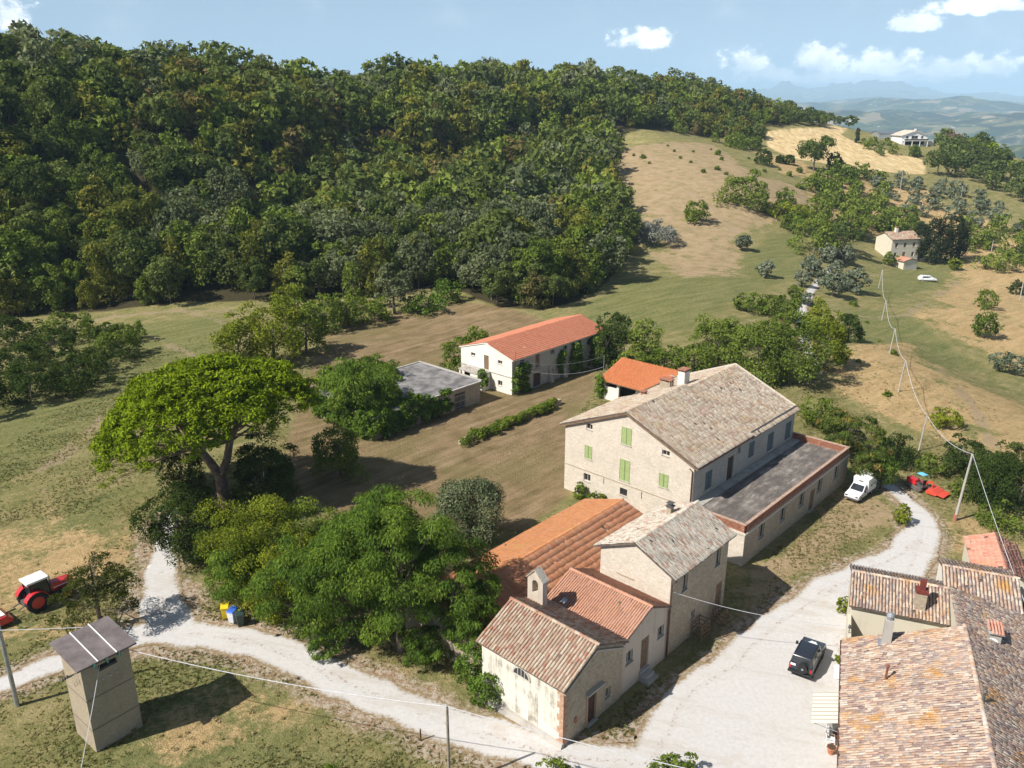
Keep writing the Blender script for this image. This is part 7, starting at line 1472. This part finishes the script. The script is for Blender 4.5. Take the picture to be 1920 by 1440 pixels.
ZD = gp([(1600, 272), (1660, 270), (1690, 283), (1735, 290), (1730, 302), (1640, 290)]); X, Y = scatter(ZD, 9, 9); place_all('villa_tree', me_lf, X, Y, 'small garden tree below the white villa', 'garden trees of the white villa', 10, .45, .85)
ZG = gp([(1470, 410), (1560, 425), (1700, 430), (1720, 455), (1640, 450), (1560, 460), (1490, 450)]); X, Y = scatter(ZG, 8.2, 11); place_all('slope_tree', me_lf, X, Y, 'green tree around the distant farmhouse', 'trees around the distant farmhouse', 12, .6, 1.1)
ZH = gp([(1160, 290), (1330, 275), (1420, 300), (1560, 340), (1600, 390), (1500, 390), (1380, 350), (1260, 320)]); X, Y = scatter(ZH, 13, 13); place_all('hill_shrub', me_bs, X, Y, 'small shrub dotted over the dry hillside', 'shrubs on the dry hillside', 14, .35, .9, 'shrub')
ZI = gp([(1300, 235), (1440, 235), (1440, 262), (1380, 285), (1330, 262)]); X, Y = scatter(ZI, 8.5, 17); place_all('field_edge_tree', me_lf, X, Y, 'green tree along the edge of the stubble field', 'trees left of the stubble field', 18, .7, 1.1)
ZJ = gp([(1600, 560), (1590, 690), (1690, 780), (1800, 830), (1830, 800), (1750, 700), (1690, 600)]); X, Y = scatter(ZJ, 15, 19); place_all('slope_shrub', me_bs, X, Y, 'small shrub on the dry slope below the line poles', 'shrubs on the dry slope', 20, .25, .6, 'shrub')
ZK = gp([(1790, 425), (1960, 440), (1990, 540), (1900, 500), (1850, 478), (1800, 455)]); X, Y = scatter(ZK, 9.5, 21); place_all('edge_tree', me_lf, X, Y, 'green tree at the right edge below the grove', 'trees right of the distant farmhouse', 22, .5, 1.0)

# ------------------------------------------------------------------ the wood on the hill
def wood():
    P = FOREST[0]; X, Y = scatter(P, 5.8, 30, .46); _k = np.random.default_rng(8).random(len(X)) > .05; X, Y = X[_k], Y[_k]; Z = hgt(X, Y); u, v, dep = pix(X, Y, Z + 9)
    k = (u > -90) & (u < 2010) & (v > -60); X, Y, Z, u, dep = X[k], Y[k], Z[k], u[k], dep[k]
    # keep what the slope does not hide
    t = np.linspace(.3, .97, 40); vis = np.ones(len(X), bool)
    for f in t: vis &= hgt(X * f, Y * f) < CAM_H + (Z + 14 - CAM_H) * f
    X, Y, Z, u, dep = X[vis], Y[vis], Z[vis], u[vis], dep[vis]
    rg = np.random.default_rng(31); n = len(X)
    cls = [('oak', 'dark green oak in the hillside wood', LM['oak'], 11.5, 9.2), ('leafy', 'mid green broadleaf tree in the hillside wood', LM['leafy'], 11.0, 8.8), ('leafy', 'golden-green tree in the hillside wood', LM['gold'], 10.5, 8.2), ('holm', 'grey-green tree in the hillside wood', LM['grey'], 11.5, 8.6), ('leafy', 'rust-tinged tree in the hillside wood', LM['rust'], 10.0, 7.5), ('bush', 'bright green tree in the hillside wood', LM['bush'], 9.5, 8.0)]
    fld = fnoise(X, Y, 61, 3, .035); pr = np.array([.30, .31, .16, .11, .04, .08]); c = np.empty(n, int)
    for i in range(n):
        q = pr.copy(); q[2] *= math.exp(1.6 * fld[i]); q[4] *= math.exp(1.8 * fld[i]) * (1.5 if u[i] < 620 else .7); q[3] *= math.exp(-1.4 * fld[i]); c[i] = rg.choice(6, p=q / q.sum())
    order = np.argsort(dep); inframe = (u[order] > -20) & (u[order] < 1940); near = order[inframe][:300]; isn = np.zeros(n, bool); isn[near] = True
    sc = np.clip(np.exp(rg.normal(-.14, .24, n)), .5, 1.35) * (1 - .26 * sstep(u, 1050, 1350)); edge = sd_poly(P, X, Y); sc *= np.where(edge > -6, .88, 1.0); yaw = rg.uniform(0, 6.28, n)
    hi = [joined(variants(k_, H, W_, .33, 3, 1.1), m_) for k_, _, m_, H, W_ in cls]
    cells = {}
    cols = [(150, 'above the dark thicket'), (330, 'above the left meadow'), (520, 'above the stone pine'), (680, 'above the hedge row'), (860, 'above the pale hedge tree'), (1020, 'above the brown yard'), (1180, 'above the hay barn'), (2400, 'beside the brown hillside')]
    rk = {j: q for q, j in enumerate(near)}
    for i in near:
        k_, lab, m_, H, W_ = cls[c[i]]; o = bpy.data.objects.new('forest_tree', hi[c[i]][rg.integers(3)]); COL.objects.link(o); o.location = (X[i], Y[i], Z[i] - .2); o.rotation_euler = (rg.normal(0, .05), rg.normal(0, .05), yaw[i]); o.scale = (sc[i] * rg.uniform(.9, 1.15), sc[i] * rg.uniform(.9, 1.15), sc[i] * rg.uniform(.9, 1.2)); tag(o, lab, 'tree', lab.split(' in ')[0] + 's of the wood'); cells.setdefault((c[i], next(w_ for lim, w_ in cols if u[i] < lim), rk[i] // 100), []).append((o, u[i], dep[i]))
    for (ci, where, rank), lst in cells.items():
        lst.sort(key=lambda q: q[1]); nm = cls[ci][1].split(' in ')[0] + ' ' + ['at the wood edge', 'inside the lower wood', 'higher in the wood'][rank] + ' ' + where
        for k, (o, uu, dd) in enumerate(lst): o['label'] = nm + ('' if len(lst) == 1 else ', ' + (ORD[k] if k < len(lst) - 1 else 'rightmost'))
    # everything farther up: one mass of crowns
    Vs, Fs, Ls, Ms_ = [], [], [], []; off = 0
    lo = [[variants(k_, H, W_, .84, 1, .56, tri=True)[0] for _ in range(3)] for k_, _, m_, H, W_ in cls]
    for i in np.nonzero(~isn)[0]:
        me, V, F, lc, cc, hh = lo[c[i]][rg.integers(3)]; ca, sa = math.cos(yaw[i]), math.sin(yaw[i]); s = sc[i]
        q = np.c_[(V[:, 0] * ca - V[:, 1] * sa) * s + X[i], (V[:, 0] * sa + V[:, 1] * ca) * s + Y[i], V[:, 2] * s * 1.05 + Z[i] - .2]
        Vs.append(q); Fs.append(F + off); off += len(V); Ls.append(np.clip(lc + rg.normal(0, .12), 0, 1)); Ms_.append(np.full(len(F), c[i], np.int32))
    if Vs:
        me = np_mesh('woodland', np.concatenate(Vs), np.concatenate(Fs), {'lc': ('FACE', np.concatenate(Ls))}); o = link('woodland', me, [q[2] for q in cls]); me.polygons.foreach_set('material_index', np.concatenate(Ms_)); tag(o, 'dense mixed wood covering the upper hillside', 'wood', kind='stuff')
    print('WOOD', n, 'far', int((~isn).sum()), 'tris', off // 3)
wood()

# ------------------------------------------------------------------ rough grass
def grass():
    rg = np.random.default_rng(77); n = 170000; X = rg.uniform(-62, 66, n); Y = 33 + rg.random(n) ** 1.35 * 100
    d = sd_gravel(X, Y); br = region(BROWN, X, Y, 1.5); fo = region(FOREST, X, Y, 2); keep = (d > .15) & (br < .4) & (fo < .3)
    c, s = math.cos(R_(-VA)), math.sin(R_(-VA)); lx = (X - VO.x) * c - (Y - VO.y) * s; ly = (X - VO.x) * s + (Y - VO.y) * c
    for (a, b, e, f) in [(-.5, 22.5, -2, 22.5), (16.3, 24.6, -30.4, -8), (6, 17, -29, -4.6), (-35.2, -24, 16, 41), (-39.2, -25.6, -6, 14), (-15, -3, 25.5, 31)]: keep &= ~((lx > a) & (lx < b) & (ly > e) & (ly < f))
    c, s = math.cos(R_(-RA)), math.sin(R_(-RA)); lx = (X - RO.x) * c - (Y - RO.y) * s; ly = (X - RO.x) * s + (Y - RO.y) * c; keep &= ~((lx > 4.8) & (lx < 19.5) & (ly > -10) & (ly < 23))
    clump = fnoise(X, Y, 81, 4, .55); keep &= clump + rg.normal(0, .35, n) > -.15 + 1.2 * region(DRY, X, Y, 3)
    X, Y = X[keep], Y[keep]; m = len(X); Z = hgt(X, Y); h = rg.uniform(.05, .15, m) * (1 + .5 * np.clip(clump[keep], 0, 1)); w = rg.uniform(.05, .12, m); a = rg.uniform(0, 6.28, m)
    P = np.c_[X, Y, Z]; dv = np.c_[np.cos(a), np.sin(a), np.zeros(m)]; tip = P + np.c_[rg.normal(0, .16, m), rg.normal(0, .16, m), h]
    pr = np.c_[-dv[:, 1], dv[:, 0], np.zeros(m)]; tip2 = P + np.c_[rg.normal(0, .12, m), rg.normal(0, .12, m), h * .8]
    V = np.stack([P - dv * w[:, None], P + dv * w[:, None], tip, P - pr * w[:, None], P + pr * w[:, None], tip2], 1).reshape(-1, 3); F = np.arange(m * 6).reshape(-1, 3)
    dry = region(DRY, X, Y, 3) * .5 - region(GREEN, X, Y, 3) * .22; lc = np.clip(.42 + dry + .16 * fnoise(X, Y, 83, 3, .3) + rg.normal(0, .17, m), 0, 1)
    mt = m_leaf('grass_blade', [(.10, .115, .036), (.15, .155, .052), (.22, .195, .08), (.32, .255, .13), (.44, .34, .19)], .45)
    tag(link('grass', np_mesh('grass', V, F, {'lc': ('FACE', np.repeat(lc, 2))}), mt), 'rough grass, partly dry, around the farm', 'grass', kind='stuff')
grass()
def weeds():
    rg = np.random.default_rng(99); n = 9000; X = rg.uniform(-62, 70, n); Y = 33 + rg.random(n) ** 1.2 * 110; d = sd_gravel(X, Y); keep = (d > .4) & (region(BROWN, X, Y, 1.5) < .3) & (region(FOREST, X, Y, 2) < .3) & (fnoise(X, Y, 95, 4, .22) + rg.normal(0, .3, n) > .1)
    c, s = math.cos(R_(-VA)), math.sin(R_(-VA)); lx = (X - VO.x) * c - (Y - VO.y) * s; ly = (X - VO.x) * s + (Y - VO.y) * c
    for (a, b, e, f) in [(-.5, 22.5, -2, 22.5), (16.3, 24.6, -30.4, -8), (6, 17, -29, -4.6), (-35.2, -24, 16, 41), (-39.2, -25.6, -6, 14), (-15, -3, 25.5, 31)]: keep &= ~((lx > a) & (lx < b) & (ly > e) & (ly < f))
    c, s = math.cos(R_(-RA)), math.sin(R_(-RA)); lx = (X - RO.x) * c - (Y - RO.y) * s; ly = (X - RO.x) * s + (Y - RO.y) * c; keep &= ~((lx > 4.2) & (lx < 19.5) & (ly > -10) & (ly < 23))
    X, Y = X[keep], Y[keep]; k = len(X); r = rg.uniform(.12, .34, k); cen = np.c_[X, Y, hgt(X, Y) + r * .25]
    V, F, lc = leaves(rg, cen, r, np.tile([0, 0, .6], (k, 1)), 9, .10, tri=True, flat=.55, up=.5); dr = region(DRY, X, Y, 3); lc = np.clip(lc * .5 + np.repeat(.15 + .4 * dr + .2 * rg.random(k), 9), 0, 1)
    mt = m_leaf('weed_leaf', [(.06, .085, .022), (.11, .14, .034), (.18, .19, .055), (.30, .25, .11), (.40, .31, .17)], .3, .0)
    tag(link('weeds', np_mesh('weeds', V, F, {'lc': ('FACE', lc)}), mt), 'low weeds and tufts scattered over the meadows', 'weeds', kind='stuff')
weeds()
